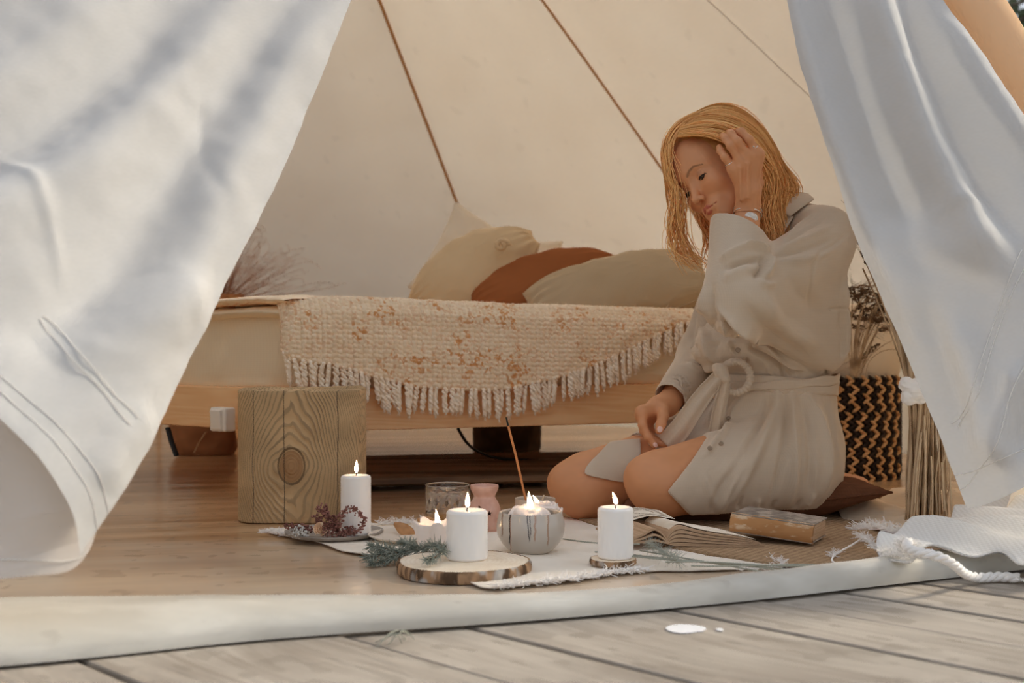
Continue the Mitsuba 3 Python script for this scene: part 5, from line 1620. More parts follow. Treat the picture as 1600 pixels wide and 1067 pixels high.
mm = surface(mass_f, HO - 0.17, HO + np.array([0.20, 0.16, 0.16]), 0.0032)
mmn = np.array(trimesh.Trimesh(mm.vertices, mm.faces, process=False).vertex_normals)
mv = mm.vertices + mmn * (0.004 * (meshkit.fbm(((mm.vertices - HO) @ HM.T) * np.array([130, 22, 60]), 3, 3) - 0.5))[:, None]
colm = np.array([0.46, 0.21, 0.06]) + (np.array([0.70, 0.38, 0.13]) - np.array([0.46, 0.21, 0.06])) * meshkit.fbm(((mv - HO) @ HM.T) * np.array([150, 20, 70]), 3, 9)[:, None]
define('m_hair', {'type': 'twosided', 'bsdf': {'type': 'principled', 'base_color': VCOL, 'roughness': 0.42, 'specular': 0.5, 'anisotropic': 0.3}})
allh = cat([hm, trimesh.Trimesh(mv, mm.faces, process=False)])
scene[woman + '__hair'] = mikit.ply(allh, 'm_hair', smooth=True, color=np.vstack(hc + [colm]))
tag(woman + '__hair', 'long wavy golden blond hair')

# ------------------------------------------------------------------ cloths on the floor


def cloth_poly(px, z, res, bump, seed, th=0.003, lift=None):
    """A cloth lying on the floor, its outline given as it is seen; z its height, bump its unevenness."""
    from scipy.spatial import Delaunay
    from shapely import contains_xy
    ring = spline([G(*q, z)[:2] for q in px], 260, True)
    g = Polygon(ring).buffer(0)
    if g.geom_type != 'Polygon':
        g = max(g.geoms, key=lambda q: q.area)
    x0, y0, x1, y1 = g.bounds
    xx, yy = np.meshgrid(np.arange(x0, x1, res), np.arange(y0, y1, res))
    r_ = np.random.default_rng(seed)
    q = np.column_stack([xx.ravel(), yy.ravel()]) + r_.uniform(-.2, .2, (xx.size, 2)) * res
    q = q[contains_xy(g.buffer(-res * 0.5), q[:, 0], q[:, 1])]
    e = np.array([g.exterior.interpolate(t).coords[0] for t in np.arange(0, g.length, res)])
    q = np.vstack([e, q])
    t = Delaunay(q).simplices
    c = q[t].mean(1)
    t = t[contains_xy(g, c[:, 0], c[:, 1])]
    a = np.cross(q[t[:, 1]] - q[t[:, 0]], q[t[:, 2]] - q[t[:, 0]])
    t[a < 0] = t[a < 0][:, ::-1]
    h = z + bump * (meshkit.fbm(np.column_stack([q * 9, np.full(len(q), seed)]), 4, seed) - 0.42)
    if lift is not None:
        h = h + lift(q)
    h = np.maximum(h, 0.0055)
    k, m = len(q), len(e)
    v = np.vstack([np.column_stack([q, h + th]), np.column_stack([q, h])])
    j = np.arange(m)
    nx = (j + 1) % m
    if not g.exterior.is_ccw:
        j, nx = nx, j
    f = np.vstack([t, t[:, ::-1] + k, np.stack([j, j + k, nx + k], 1), np.stack([j, nx + k, nx], 1)])
    return trimesh.Trimesh(v, f, process=False), ring, (q, h + th)


def frayed(line, out, n, L, r, seed, spread=0.5, drop=0.0):
    """Loose threads along a line, pointing out."""
    g = np.random.default_rng(seed)
    ms = []
    for k in range(n):
        t = g.uniform(0, len(line) - 1.001)
        o = line[int(t)] + (line[int(t) + 1] - line[int(t)]) * (t % 1)
        d = nrm(out + g.normal(0, spread, 3) * np.array([1, 1, 0.35]))
        l_ = L * g.uniform(0.5, 1.2)
        p = [o, o + d * l_ * 0.5 + g.normal(0, 0.12, 3) * l_ * np.array([1, 1, 0.3]), o + d * l_ + g.normal(0, 0.25, 3) * l_ * np.array([1, 1, 0.3])]
        p = np.array(p)
        p[:, 2] = np.maximum(p[:, 2] - drop * np.array([0, .5, 1]), 0.0065)
        ms.append(tube(spline(p, 7), r, 4, cap=False))
    return cat(ms)


rug = thing('jute_rug', 'brown ribbed jute rug under the books and the cushion', 'rug')
m, ring, _ = cloth_poly([(985, 838), (1040, 856), (1100, 868), (1160, 878), (1225, 886), (1330, 885), (1376, 877), (1400, 850), (1385, 822), (1340, 806), (1240, 798), (1100, 796), (960, 800), (900, 806), (930, 822)], 0.008, 0.012, 0.004, 3, 0.006)
add('mat', m, 'm_jute', rug, smooth=True)
r3 = np.column_stack([ring, np.full(len(ring), 0.012)])
sel = r3[(r3[:, 0] > 0.35) & (r3[:, 1] < 2.55)]
add('frayed_edge', frayed(sel[::2], np.array([0.3, -0.8, 0.2]), 260, 0.010, 0.0004, 4), 'm_straw', rug, smooth=False, kind='stuff')

run_px = [(418, 829), (450, 838), (486, 845), (520, 857), (560, 866), (600, 868), (660, 880), (710, 896), (765, 920), (800, 917), (850, 912), (905, 906), (950, 898), (1000, 893), (1060, 892), (1130, 891), (1190, 887), (1226, 882), (1205, 873), (1120, 866), (1030, 850), (985, 836), (930, 820), (870, 807), (800, 806), (700, 810), (610, 818), (540, 820), (470, 822)]
run = thing('table_runner', 'white linen runner with frayed ends spread on the tent floor under the candles', 'cloth')
m, ring, runner = cloth_poly(run_px, 0.0075, 0.011, 0.011, 8, 0.002)
add('cloth', m, 'm_runner', run, smooth=True)
r3 = np.column_stack([ring, np.full(len(ring), 0.012)])
px_ = pixels(r3)
front = r3[(px_[:, 0] > 770) & (px_[:, 0] < 1010) & (px_[:, 1] > 885)]
front = front[np.argsort(front[:, 0])]
add('fringe', cat([frayed(front, np.array([0.1, -1.0, 0.15]), 700, 0.013, 0.00055, 5, 0.8), frayed(front, np.array([1, -0.3, 0.1]), 260, 0.018, 0.0007, 6, 0.6)]), 'm_cotton', run, smooth=False, kind='stuff')
rt = np.array([G(1150, 890, .012), G(1200, 886, .012), G(1226, 882, .012), G(1200, 872, .012)])
add('frayed_end', frayed(rt, np.array([0.6, -0.3, 0.2]), 240, 0.013, 0.0005, 7, 0.7), 'm_cotton', run, smooth=False, kind='stuff')
lt = np.array([G(412, 832, .012), G(430, 832, .012), G(452, 836, .012)])
add('frayed_end', cat([frayed(lt, np.array([-0.8, -0.3, 0.4]), 190, 0.014, 0.0006, 8, 0.7), frayed(np.array([G(588, 820, .012), G(640, 817, .014), G(700, 812, .014)]), np.array([0.1, 0.8, 0.5]), 260, 0.018, 0.0005, 9, 0.7)]), 'm_cotton', run, smooth=False, kind='stuff')


def top_of(cloth, x, y):
    q, h = cloth
    return float(h[np.argmin(((q - [x, y]) ** 2).sum(1))])


wov = thing('woven_throw', 'white waffle-woven cotton throw spilling over the rolled canvas edge, by the wheat sheaf', 'throw')


def wl(q):
    d = np.hypot((q[:, 0] - 0.78) / 0.16, (q[:, 1] - 2.28) / 0.10)
    return 0.028 * np.exp(-d ** 2) + 0.030 * np.clip((q[:, 0] - 0.80) / 0.25, 0, 1) + 0.010 * np.sin(q[:, 0] * 40 + q[:, 1] * 26)


m, ring, _ = cloth_poly([(1372, 862), (1392, 846), (1440, 836), (1476, 824), (1500, 806), (1540, 798), (1600, 790), (1760, 770), (1800, 850), (1680, 875), (1606, 880), (1560, 866), (1500, 866), (1450, 866), (1410, 874)], 0.046, 0.008, 0.012, 12, 0.004, wl)
add('cloth', m, 'm_knit', wov, smooth=True)
ed = np.array([G(1342, 834, .03), G(1366, 850, .04), G(1380, 862, .05), G(1410, 868, .05), G(1450, 866, .05)])
add('frayed_edge', cat([frayed(ed, np.array([-0.5, -0.6, 0.3]), 520, 0.016, 0.0005, 11, 0.8), frayed(np.array([G(1335, 828, .03), G(1375, 825, .05), G(1420, 838, .05)]), np.array([-0.4, -0.5, 0.6]), 460, 0.020, 0.0005, 12, 0.8)]), 'm_cotton', wov, smooth=False, kind='stuff')
rope = spline([G(1420, 850, .062), G(1432, 866, .064), G(1462, 872, .060), G(1488, 884, .046), G(1506, 899, .022), G(1530, 906, .008), G(1560, 905, .007), G(1592, 907, .007)], 120)
ms = []
t = np.linspace(0, 1, 120)
nrm_ = np.array([0, 0, 1.0])
tg = np.gradient(rope, axis=0)
tg /= np.linalg.norm(tg, axis=1, keepdims=True)
sd = np.cross(tg, nrm_)
up = np.cross(sd, tg)
for k in range(3):
    a = k * 2.094 + t * 44
    ms.append(tube(rope + 0.0042 * (np.cos(a)[:, None] * sd + np.sin(a)[:, None] * up) + np.array([0, 0, 0.004]), 0.0044, 7))
ms.append(frayed(rope[-3:], np.array([1.0, -0.05, 0.0]), 40, 0.025, 0.0007, 13, 0.3))
ms.append(frayed(rope[:3], np.array([-0.8, -0.5, 0.2]), 260, 0.018, 0.0006, 14, 0.8))
add('corner_tassel', cat(ms), 'm_cotton', wov, smooth=True, label='long twisted cotton tassel hanging over the canvas edge')
th_ = spline([G(1346, 842, .03), G(1325, 855, .022), G(1306, 866, .018), G(1302, 878, .016), G(1312, 882, .016)], 40)
add('loose_thread', cat([tube(th_, 0.0018, 6), frayed(th_[18:26], np.array([-.6, -.2, .2]), 60, 0.014, 0.0004, 15, 0.9)]), 'm_cotton', wov, smooth=True)
cc = thing('cream_blanket', 'crumpled cream blanket on the floor behind the wheat sheaf', 'blanket')
m, ring, _ = cloth_poly([(1310, 800), (1345, 786), (1400, 775), (1470, 766), (1540, 770), (1640, 780), (1650, 800), (1560, 812), (1500, 822), (1450, 834), (1400, 834), (1350, 818)], 0.02, 0.012, 0.05, 22, 0.004, lambda q: 0.02 * np.sin(q[:, 0] * 22 + q[:, 1] * 12))
add('cloth', m, 'm_cream_cloth', cc, smooth=True)


# ------------------------------------------------------------------ candles
def flame(parent, base, h=0.03, r=0.0042, lean=0.0, bright=1.0):
    p = [(0.0, 0.0), (0.45 * r, 0.02 * h), (0.85 * r, 0.14 * h), (r, 0.30 * h), (0.85 * r, 0.50 * h), (0.5 * r, 0.74 * h), (0.2 * r, 0.92 * h), (0.0, h)]
    m = lathe(p, 12)
    m.vertices[:, 0] += lean * h * (m.vertices[:, 2] / h) ** 1.5
    key = free(parent + '__flame')
    scene[key] = {**mikit.ply(at(m, *base), 'm_wick', smooth=True), 'emitter': {'type': 'area', 'radiance': {'type': 'rgb', 'value': [5.0 * bright, 3.1 * bright, 1.5 * bright]}}}
    return key


def wick(parent, base, h=0.009):
    add('wick', tube(np.array([base, base + [0.0002, 0, h * .5], base + [0.0012, -0.0005, h]]), [0.0011, 0.001, 0.0007], 6), 'm_wick', parent, smooth=True)


def pillar(x, y, z, r, h, label, lean=0.0, fh=0.030):
    c = thing('pillar_candle', label, 'candle', 'white pillar candles')
    e = 0.0065
    a = np.linspace(0, np.pi / 2, 7)
    prof = [(0, 0), (r - 0.004, 0), (r - 0.001, 0.0015), (r, 0.005), (r * 0.998, h * 0.5)] + [(r - e + e * np.cos(t), h - e + e * np.sin(t)) for t in a] + [(r * 0.62, h - 0.001), (r * 0.40, h - 0.004), (0, h - 0.0045)]
    add('body', at(lathe(prof, 64), x, y, z), 'm_wax', c, smooth=True)
    b = np.array([x, y, z + h - 0.0048])
    wick(c, b, 0.012)
    flame(c, b + [0.001, 0, 0.009], fh, 0.0045, lean)
    return c


PLX, PLY = G(522, 836, .012)[:2]
dish = thing('slate_dish', 'grey stone-look dish holding dried flowers and the tall candle', 'dish')
prof = [(0, 0), (0.080, 0), (0.090, 0.002), (0.098, 0.008), (0.0985, 0.010), (0.095, 0.0105), (0.085, 0.006), (0, 0.005)]
zc = top_of(runner, PLX, PLY) * 0 + 0.0115
add('plate', at(lathe(prof, 72, lambda t, z: 1 + 0.008 * np.sin(3 * t) + 0.004 * np.sin(11 * t)), PLX, PLY, zc), 'm_slate', dish, smooth=40)
tx, ty = G(556, 833.5, .018)[:2]
pillar(tx, ty, zc + 0.0052, 0.0300, 0.118, 'tall white pillar candle standing on the grey dish beside the timber block', 0.02, 0.026)

SLX, SLY = -0.083, 2.190
sl = thing('wood_slice', 'large round wood slice with bark rim under the front pillar candle', 'wood slice')


def bark_wob(t, z):
    return 1 + 0.012 * np.sin(3 * t + 1) + 0.008 * np.sin(7 * t) + 0.006 * np.sin(31 * t + 40 * z)


define('m_slice', plain(slice_col(SLX, SLY, 1.0), 0.8, 0.2))
define('m_slice_small', plain(slice_col(0.176, 2.235, 1.6), 0.8, 0.2))
for key, (x, y, r, h, z) in ((sl, (SLX, SLY, 0.1150, 0.0200, 0.0055)),):
    add('top', at(lathe([(0.0, 0.001), (r * 0.955, 0.001), (r * 0.955, h - 0.0002), (r * 0.93, h), (0, h)], 90, bark_wob), x, y, z), 'm_slice', key, smooth=30)
    add('bark', at(lathe([(r * 0.956, 0), (r * 0.99, 0), (r * 1.0, 0.003), (r * 1.002, h * 0.5), (r * 0.995, h - 0.003), (r * 0.975, h + 0.0004), (r * 0.956, h)], 180, lambda t, z: bark_wob(t, z) * (1 + 0.010 * (meshkit.noise(np.stack([np.broadcast_to(t * 16, np.broadcast(t, z).shape), np.broadcast_to(z * 40, np.broadcast(t, z).shape), np.zeros(np.broadcast(t, z).shape)], -1), 3) - .5))), x, y, z), 'm_bark', key, smooth=40)
pillar(-0.0775, 2.205, 0.0255, 0.0357, 0.0850, 'wide white pillar candle standing on the large wood slice', 0.0, 0.026)
sm = thing('wood_slice', 'small dark rimmed wood slice coaster on the runner under the right pillar candle', 'wood slice')
x, y, r, h, z = 0.176, 2.235, 0.0410, 0.009, 0.0125
add('top', at(lathe([(0.0, 0.001), (r * 0.94, 0.001), (r * 0.94, h), (0, h)], 60, bark_wob), x, y, z), 'm_slice_small', sm, smooth=30)
add('bark', at(lathe([(r * 0.941, 0), (r * 0.98, 0), (r, 0.002), (r, h - 0.002), (r * 0.97, h + 0.0003), (r * 0.941, h)], 90, bark_wob), x, y, z), 'm_bark', sm, smooth=40)
pillar(0.181, 2.238, 0.0217, 0.0312, 0.0895, 'white pillar candle standing alone on the small wood slice before the books', -0.28, 0.022)

# shallow pale plate with the star candle and the seed pods
PX, PY = G(652, 841, .012)[:2]
pl = thing('pale_plate', 'shallow cream plate under the star shaped candle', 'plate')
add('plate', at(lathe([(0, 0), (0.060, 0), (0.085, 0.003), (0.097, 0.009), (0.0965, 0.0105), (0.083, 0.0055), (0.058, 0.003), (0, 0.003)], 64), PX, PY, 0.0115), 'm_plate', pl, smooth=True)
st = thing('star_candle', 'burning white star shaped candle with pointed rim, between the glass and the front candle', 'candle')
sx, sy = G(683, 850, .016)[:2]
star = lambda t, z: 1 + (0.10 + 2.2 * z) * np.maximum(np.cos(5 * (t + 0.25)), -0.6)  # noqa: E731
prof = [(0, 0), (0.030, 0), (0.034, 0.003), (0.037, 0.020), (0.041, 0.038), (0.0405, 0.041), (0.037, 0.0405), (0.028, 0.033), (0.012, 0.030), (0, 0.030)]
m = lathe(prof, 100, star)
tt_ = np.arctan2(m.vertices[:, 1], m.vertices[:, 0])
m.vertices[:, 2] *= 1 + 0.20 * np.maximum(np.cos(5 * (tt_ + 0.25)), 0) * (m.vertices[:, 2] > 0.034)
add('body', at(m, sx, sy, 0.0145), 'm_wax_warm', st, smooth=True)
wick(st, np.array([sx + .001, sy - .008, 0.043]), 0.012)
flame(st, np.array([sx + 0.002, sy - 0.008, 0.050]), 0.034, 0.0055, -0.12)
for k, pts in enumerate(([(616, 818), (632, 828), (652, 838)], [(652, 812), (672, 818), (690, 830)])):
    c = spline([W(*q, 2.56 + 0.02 * k) for q in pts], 24)
    u = np.linspace(-1, 1, 9)
    tg = np.gradient(c, axis=0)
    tg /= np.linalg.norm(tg, axis=1, keepdims=True)
    wd = np.sin(np.linspace(0.12, np.pi - 0.1, 24)) * 0.013
    sdv = np.cross(tg, np.array([0, -0.75, 0.65]))
    sdv /= np.linalg.norm(sdv, axis=1, keepdims=True)
    Pp = c[:, None] + sdv[:, None] * (wd[:, None] * u)[..., None] + np.array([0, 0.6, -0.8]) * (0.010 * (1 - u ** 2) * (wd / 0.013)[:, None])[..., None] * -1
    add('seed_pod', sheet(Pp, 0.0025), 'm_pod', smooth=True, label=['orange brown dried seed pod lying on the left of the cream plate', 'orange brown dried pod half hidden behind the star candle'][k], cat='seed pod')

# glass tumbler with cut diamonds, and amber liquid
GX, GY, GR, GH, GZ = -0.1335, 2.66, 0.0470, 0.094, 0.0095
gl = thing('glass_tumbler', 'cut glass tumbler with a diamond pattern holding amber liquid', 'glass')
zz = np.linspace(0, GH, 70)


def cut(t, z):
    v = (z - 0.040) / 0.020
    u = t * 12 / (2 * np.pi)
    tri = lambda x: np.abs(2 * (x - np.floor(x + 0.5)))  # noqa: E731
    d = np.abs(tri(u) + tri(v * 0.5 + 0.5) - 1)
    w = np.clip((z - 0.036) / 0.004, 0, 1) * np.clip((0.084 - z) / 0.004, 0, 1)
    return 1 - 0.15 * w * np.minimum(d, 0.5)


out_ = [(0, 0), (GR * 0.90, 0), (GR * 0.97, 0.003)] + [(GR * (0.975 + 0.025 * z / GH), z) for z in zz[4:-2]] + [(GR, GH - 0.001), (GR - 0.0015, GH), (GR - 0.003, GH - 0.001)]
inn_ = [(GR - 0.0042, z) for z in zz[::-1][2:-9:3]] + [(GR - 0.008, 0.0105), (0, 0.010)]
add('vessel', at(lathe(out_ + inn_, 96, lambda t, z: np.where(np.arange(len(out_ + inn_))[:, None] < len(out_), cut(t, z), 1.0)), GX, GY, GZ), 'm_glass', gl, smooth=8)
add('liquid', at(lathe([(0, 0.0112), (GR - 0.0088, 0.0116), (GR - 0.0047, 0.018), (GR - 0.0047, 0.037), (0, 0.0372)], 60), GX, GY, GZ), 'm_amber', gl, smooth=30, label='amber liquid')

# pink oil burner
OX, OY = W(757, 840, 2.63)[:2]
ob = thing('oil_burner', 'glazed pink ceramic oil burner with moon and star cutouts', 'oil burner')
oz = 0.008
zt_ = CAMZ - (757.5 - CY) / FPX * OY - oz
k = zt_ / 0.105
prof = [(0, 0), (0.026, 0), (0.0285, 0.003), (0.033, 0.018), (0.0350, 0.034), (0.0335, 0.050), (0.0285, 0.066), (0.0230, 0.076), (0.0218, 0.081), (0.0245, 0.087), (0.0285, 0.097), (0.0292, 0.103), (0.0282, 0.105), (0.0262, 0.1035), (0.0225, 0.094), (0.0, 0.091)]
sol = lathe([(r * 0.99, z * k) for r, z in spline(prof[:13], 60)] + [(r, z * k) for r, z in prof[13:]], 72)
sol = m3.Manifold(m3.Mesh(vert_properties=np.asarray(trimesh.Trimesh(sol.vertices, sol.faces).merge_vertices() or sol.vertices, np.float32), tri_verts=np.asarray(sol.faces, np.uint32))) if False else None
body = m3.CrossSection([np.array([(max(r, 0.0), z * k) for r, z in np.vstack([spline(prof[:13], 50), prof[13:]])])[::1]]).revolve(72)
hollow = m3.CrossSection([np.array([(0, 0.004), (0.023, 0.004), (0.029, 0.018), (0.0308, 0.034), (0.0292, 0.050), (0.024, 0.066), (0.0, 0.074)]) * [1, k]]).revolve(48)
body = body - hollow


def cutter(poly, x, z):
    e = m3.CrossSection([np.asarray(poly)]).extrude(0.06)
    return e.rotate([90, 0, 0]).translate([x, 0, z])


a = np.linspace(-np.pi / 2, np.pi / 2, 14)
moon = [(0.0062 * np.cos(t) - 0.002, 0.0062 * np.sin(t)) for t in a]
body = body - cutter(moon, -0.0095, 0.056 * k)
sp = [(0.0064 * (1 if i % 2 == 0 else 0.40) * np.sin(i * np.pi / 5), 0.0064 * (1 if i % 2 == 0 else 0.40) * np.cos(i * np.pi / 5)) for i in range(10)][::-1]
body = body - cutter(sp, 0.0105, 0.046 * k)
add('vessel', at(tm(body), OX, OY, oz), 'm_pink', ob, smooth=40)

# speckled bowl with the cloud candle, and the rose candle with the glass cup behind it
bo = thing('ceramic_bowl', 'round glazed stone coloured bowl with dark drips, holding a white candle', 'bowl')
BR = 0.0628
prof = [(0, 0.0), (0.034, 0.0), (0.038, 0.002), (0.052, 0.016), (0.0605, 0.031), (0.0628, 0.044), (0.0615, 0.058), (0.0588, 0.070), (0.0578, 0.0735), (0.0563, 0.0745), (0.0545, 0.073), (0.0565, 0.060), (0.057, 0.045), (0.050, 0.024), (0.03, 0.010), (0, 0.008)]
add('vessel', at(lathe(spline(prof[1:9], 40).tolist()[::1] and [(0, 0)] + spline(prof[1:10], 46).tolist() + spline(prof[9:15], 30).tolist() + [(0, 0.008)], 90, lambda t, z: 1 + 0.006 * np.sin(2 * t + 1)), BX, BY, 0.011), 'm_bowl', bo, smooth=True)


def lumps(c, r, n, seed, flat=0.6, up=0.3):
    g = np.random.default_rng(seed)
    fs = [s_egg(c, (r * 0.8, r * 0.8, r * flat))]
    for _ in range(n):
        a_, e = g.uniform(0, 6.283), g.uniform(-0.2, 1.0)
        d = np.array([math.cos(a_) * math.cos(e), math.sin(a_) * math.cos(e), up + math.sin(e) * flat])
        fs.append(s_ball(np.asarray(c) + d * r * 0.78, r * g.uniform(0.22, 0.34)))
    f = blend(fs, r * 0.12)
    c = np.asarray(c)
    return surface(f, c - 1.5 * r, c + 1.6 * r, r / 22, block=6)


cl = thing('cloud_candle', 'lumpy white candle burning inside the stone coloured bowl', 'candle')
cz = 0.011 + 0.060
add('body', lumps([BX - 0.002, BY + 0.004, cz + 0.001], 0.037, 26, 3, 0.5, 0.15), 'm_wax_warm', cl, smooth=True)
wick(cl, np.array([BX, BY - 0.018, cz + 0.014]), 0.014)
flame(cl, np.array([BX - 0.0005, BY - 0.018, cz + 0.018]), 0.036, 0.0062, -0.10)
RX, RY = W(846, 800, 2.50)[:2]
ro = thing('rose_candle', 'white rose shaped candle with scalloped petals burning behind the bowl', 'candle')
fs = [s_cone((RX, RY, 0.012), (RX, RY, 0.060), 0.030, 0.030)]
body = at(lathe([(0, 0), (0.028, 0), (0.032, 0.003), (0.034, 0.05), (0.0335, 0.066), (0.03, 0.071), (0, 0.070)], 60, lambda t, z: 1 + 0.02 * np.sin(8 * t)), RX, RY, 0.0115)
ms = [body]
for k in range(22):
    a_ = k * 2.399
    rr = 0.006 + 0.029 * math.sqrt(k / 22)
    c = np.array([RX + rr * math.cos(a_), RY + rr * math.sin(a_), 0.078 + 0.006 * (1 - k / 22) - 0.007 * (k > 13)])
    u, v_ = np.meshgrid(np.linspace(-1, 1, 9), np.linspace(0, 1, 7), indexing='ij')
    ang = a_ + u * (0.9 - 0.5 * k / 22)
    rad = rr + 0.004 * v_ ** 2 + 0.003 * (k > 13) * v_
    hgt = (0.014 * np.sqrt(np.maximum(1 - 0.75 * u ** 2, 0))) * v_
    ms.append(sheet(np.stack([RX + rad * np.cos(ang), RY + rad * np.sin(ang), c[2] - 0.010 + hgt], -1), 0.0022))
add('body', cat(ms), 'm_wax_warm', ro, smooth=True)
wick(ro, np.array([RX - 0.008, RY - 0.012, 0.084]), 0.009)
flame(ro, np.array([RX - 0.009, RY - 0.012, 0.086]), 0.016, 0.0045, -0.5)
CX_, CY_ = W(836, 800, 2.64)[:2]
cu = thing('glass_cup', 'frosted glass cup holding an incense stick, behind the rose candle', 'cup')
define('m_frost', plain((0.60, 0.50, 0.40), 0.25, 0.5))
zt_ = CAMZ - (782 - CY) / FPX * 2.60
add('vessel', at(lathe([(0, 0), (0.034, 0), (0.037, 0.003), (0.042, zt_ - 0.012), (0.0418, zt_ - 0.0105), (0.0395, zt_ - 0.012), (0.035, 0.006), (0, 0.006)], 64), CX_, CY_, 0.0105), 'm_frost', cu, smooth=40)
add('incense_stick', tube(np.array([W(826, 800, 2.625), W(822, 783, 2.62), W(806, 712, 2.59), W(794, 665, 2.57)]), [0.0017, 0.0022, 0.0026, 0.0024], 8), 'm_incense', smooth=True, label='orange brown incense stick leaning up from the glass cup', cat='incense stick')
scene['incense_stick__burnt_tip'] = mikit.ply(tube(np.array([W(794, 665, 2.57), W(791, 652, 2.565)]), [0.0022, 0.0014], 8), 'm_black', smooth=True)
tag('incense_stick__burnt_tip', 'burnt black tip')
add('wooden_stick', tube(np.array([W(842, 796, 2.63), W(850, 774, 2.66)]), 0.0022, 8), 'm_straw_light', smooth=True, label='short pale wooden stick standing in the glass cup', cat='stick')


# ------------------------------------------------------------------ sprigs and flowers
def sprig(pts, n, L, r, seed, droop=0.2, z0=0.006):
    g = np.random.default_rng(seed)
    c = spline(pts, 40)
    ms = []
    for k in range(n):
        t = g.uniform(0.05, 1) * 39
        i = min(int(t), 38)
        o = c[i] + (c[i + 1] - c[i]) * (t - i)
        tg_ = nrm(c[i + 1] - c[i])
        d = nrm(tg_ * 0.8 + g.normal(0, 0.75, 3))
        l_ = L * g.uniform(0.6, 1.1)
        p = np.array([o, o + d * l_ * .5, o + d * l_ + [0, 0, -droop * l_ * .3]])
        p[:, 2] = np.maximum(p[:, 2], z0 + 0.001 * g.random())
        ms.append(tube(p, [r, r, r * 0.4], 4, cap=False))
    return c, cat(ms)


ev = thing('evergreen_sprig', 'bluish green evergreen sprig lying beside the large wood slice', 'sprig')
stems, nd = [], []
for k, (pts, n, L) in enumerate((
        ([W(700, 852, 2.27), W(668, 856, 2.28), W(630, 862, 2.28), W(596, 866, 2.29), W(574, 872, 2.28)], 420, 0.022),
        ([W(640, 860, 2.28), W(612, 872, 2.26), W(592, 882, 2.25), W(580, 888, 2.24)], 220, 0.018),
        ([W(690, 852, 2.24), W(690, 862, 2.17), W(676, 872, 2.13), W(666, 876, 2.12)], 170, 0.016),
        ([W(660, 858, 2.28), W(640, 850, 2.29), W(628, 847, 2.30)], 130, 0.018),
        ([W(620, 864, 2.27), W(600, 856, 2.30), W(580, 854, 2.31)], 150, 0.020))):
    pts = [np.array([q[0], q[1], max(q[2], 0.012)]) for q in pts]
    if k == 2:
        pts = [np.array([q[0], q[1], max(q[2], 0.032)]) for q in pts]
    c, m = sprig(pts, n, L, 0.00075, 30 + k, 0.2, 0.027 if k == 2 else 0.006)
    stems.append(tube(c, 0.0013, 6))
    nd.append(m)
add('stem', cat(stems), 'm_twig', ev, smooth=True)
add('needles', cat(nd), 'm_needle', ev, smooth=False, kind='stuff')


def blossom(pts, n, r, seed):
    """A dry flowering twig: a stem with small buds."""
    g = np.random.default_rng(seed)
    c = spline(pts, 40)
    ms = []
    b = trimesh.creation.icosphere(1, 1.0)
    for _ in range(n):
        i = g.integers(4, 40)
        o = c[i] + g.normal(0, 1, 3) * r * 1.3
        q = b.copy()
        q.vertices = q.vertices * (r * g.uniform(0.6, 1.2, 3)) + o
        ms.append(q)
    return tube(c, 0.0008, 5), cat(ms)


he = thing('heather_sprig', 'dried brown and pink heather bunch with an arching twig on the grey dish', 'dried flowers')
st_, bl = [], []
D = 2.503
for k, (pts, n) in enumerate((
        ([(500, 834), (510, 818), (505, 800), (498, 794)], 40), ([(520, 834), (518, 815), (512, 802), (508, 790)], 44), ([(528, 836), (525, 820), (522, 806)], 36),
        ([(515, 832), (500, 815), (492, 806)], 36), ([(532, 832), (530, 815), (540, 797), (552, 795), (562, 803), (569, 812), (566, 822), (558, 830), (551, 834)], 80),
        ([(535, 836), (545, 826), (552, 828)], 26), ([(490, 832), (478, 824), (462, 822), (446, 822)], 44), ([(482, 834), (470, 828), (456, 829)], 30),
        ([(505, 836), (530, 834), (555, 832)], 36), ([(500, 830), (512, 822), (526, 826)], 30), ([(480, 838), (470, 834), (476, 828)], 20))):
    a_, b_ = blossom([W(*q, D + 0.01 * ((k * 5) % 4) - 0.015) for q in pts], int(n * 1.9), 0.0023, 60 + k)
    st_.append(a_)
    bl.append(b_)
add('stem', cat(st_), 'm_twig', he, smooth=True)
add('buds', cat(bl), 'm_heather', he, smooth=True, kind='stuff')
rs = thing('dried_rose', 'small dried peach rose lying at the front of the grey dish', 'rose')
rc = W(501, 829, 2.497)
Rr = trimesh.transformations.rotation_matrix(0.9, [1, 0, 0.2])
core = []
for k in range(20):
    a_, f = k * 2.399, k / 20
    u, v_ = np.meshgrid(np.linspace(-1, 1, 9), np.linspace(0, 1, 7), indexing='ij')
    ang = a_ + u * (1.1 - 0.3 * f)
    rad = 0.002 + 0.011 * f * (0.5 + 0.5 * v_) + 0.003 * f * v_ ** 3
    hgt = (0.015 - 0.004 * f) * v_ * np.sqrt(np.maximum(1 - 0.6 * u ** 2, 0)) - 0.004
    key = sheet(np.stack([rad * np.cos(ang), rad * np.sin(ang), hgt], -1), 0.0007)
    key = moved(moved(key, Rr), trimesh.transformations.translation_matrix(rc))
    add('petal', key, 'm_rose', rs, smooth=True)
pbm = thing('pale_blooms', 'small pale grey blossoms at the left edge of the grey dish', 'dried flowers')
a1, b1 = blossom([W(455, 836, 2.52), W(464, 830, 2.50), W(474, 830, 2.50)], 40, 0.0028, 90)
a2, b2 = blossom([W(462, 838, 2.50), W(470, 834, 2.49), W(480, 836, 2.49)], 40, 0.0026, 91)
add('stem', cat([a1, a2]), 'm_twig', pbm, smooth=True)
add('buds', cat([b1, b2]), 'm_pale_bloom', pbm, smooth=True, kind='stuff')
gs = thing('dried_grass', 'grey green dried grass stems lying across the front of the runner', 'dried grass')
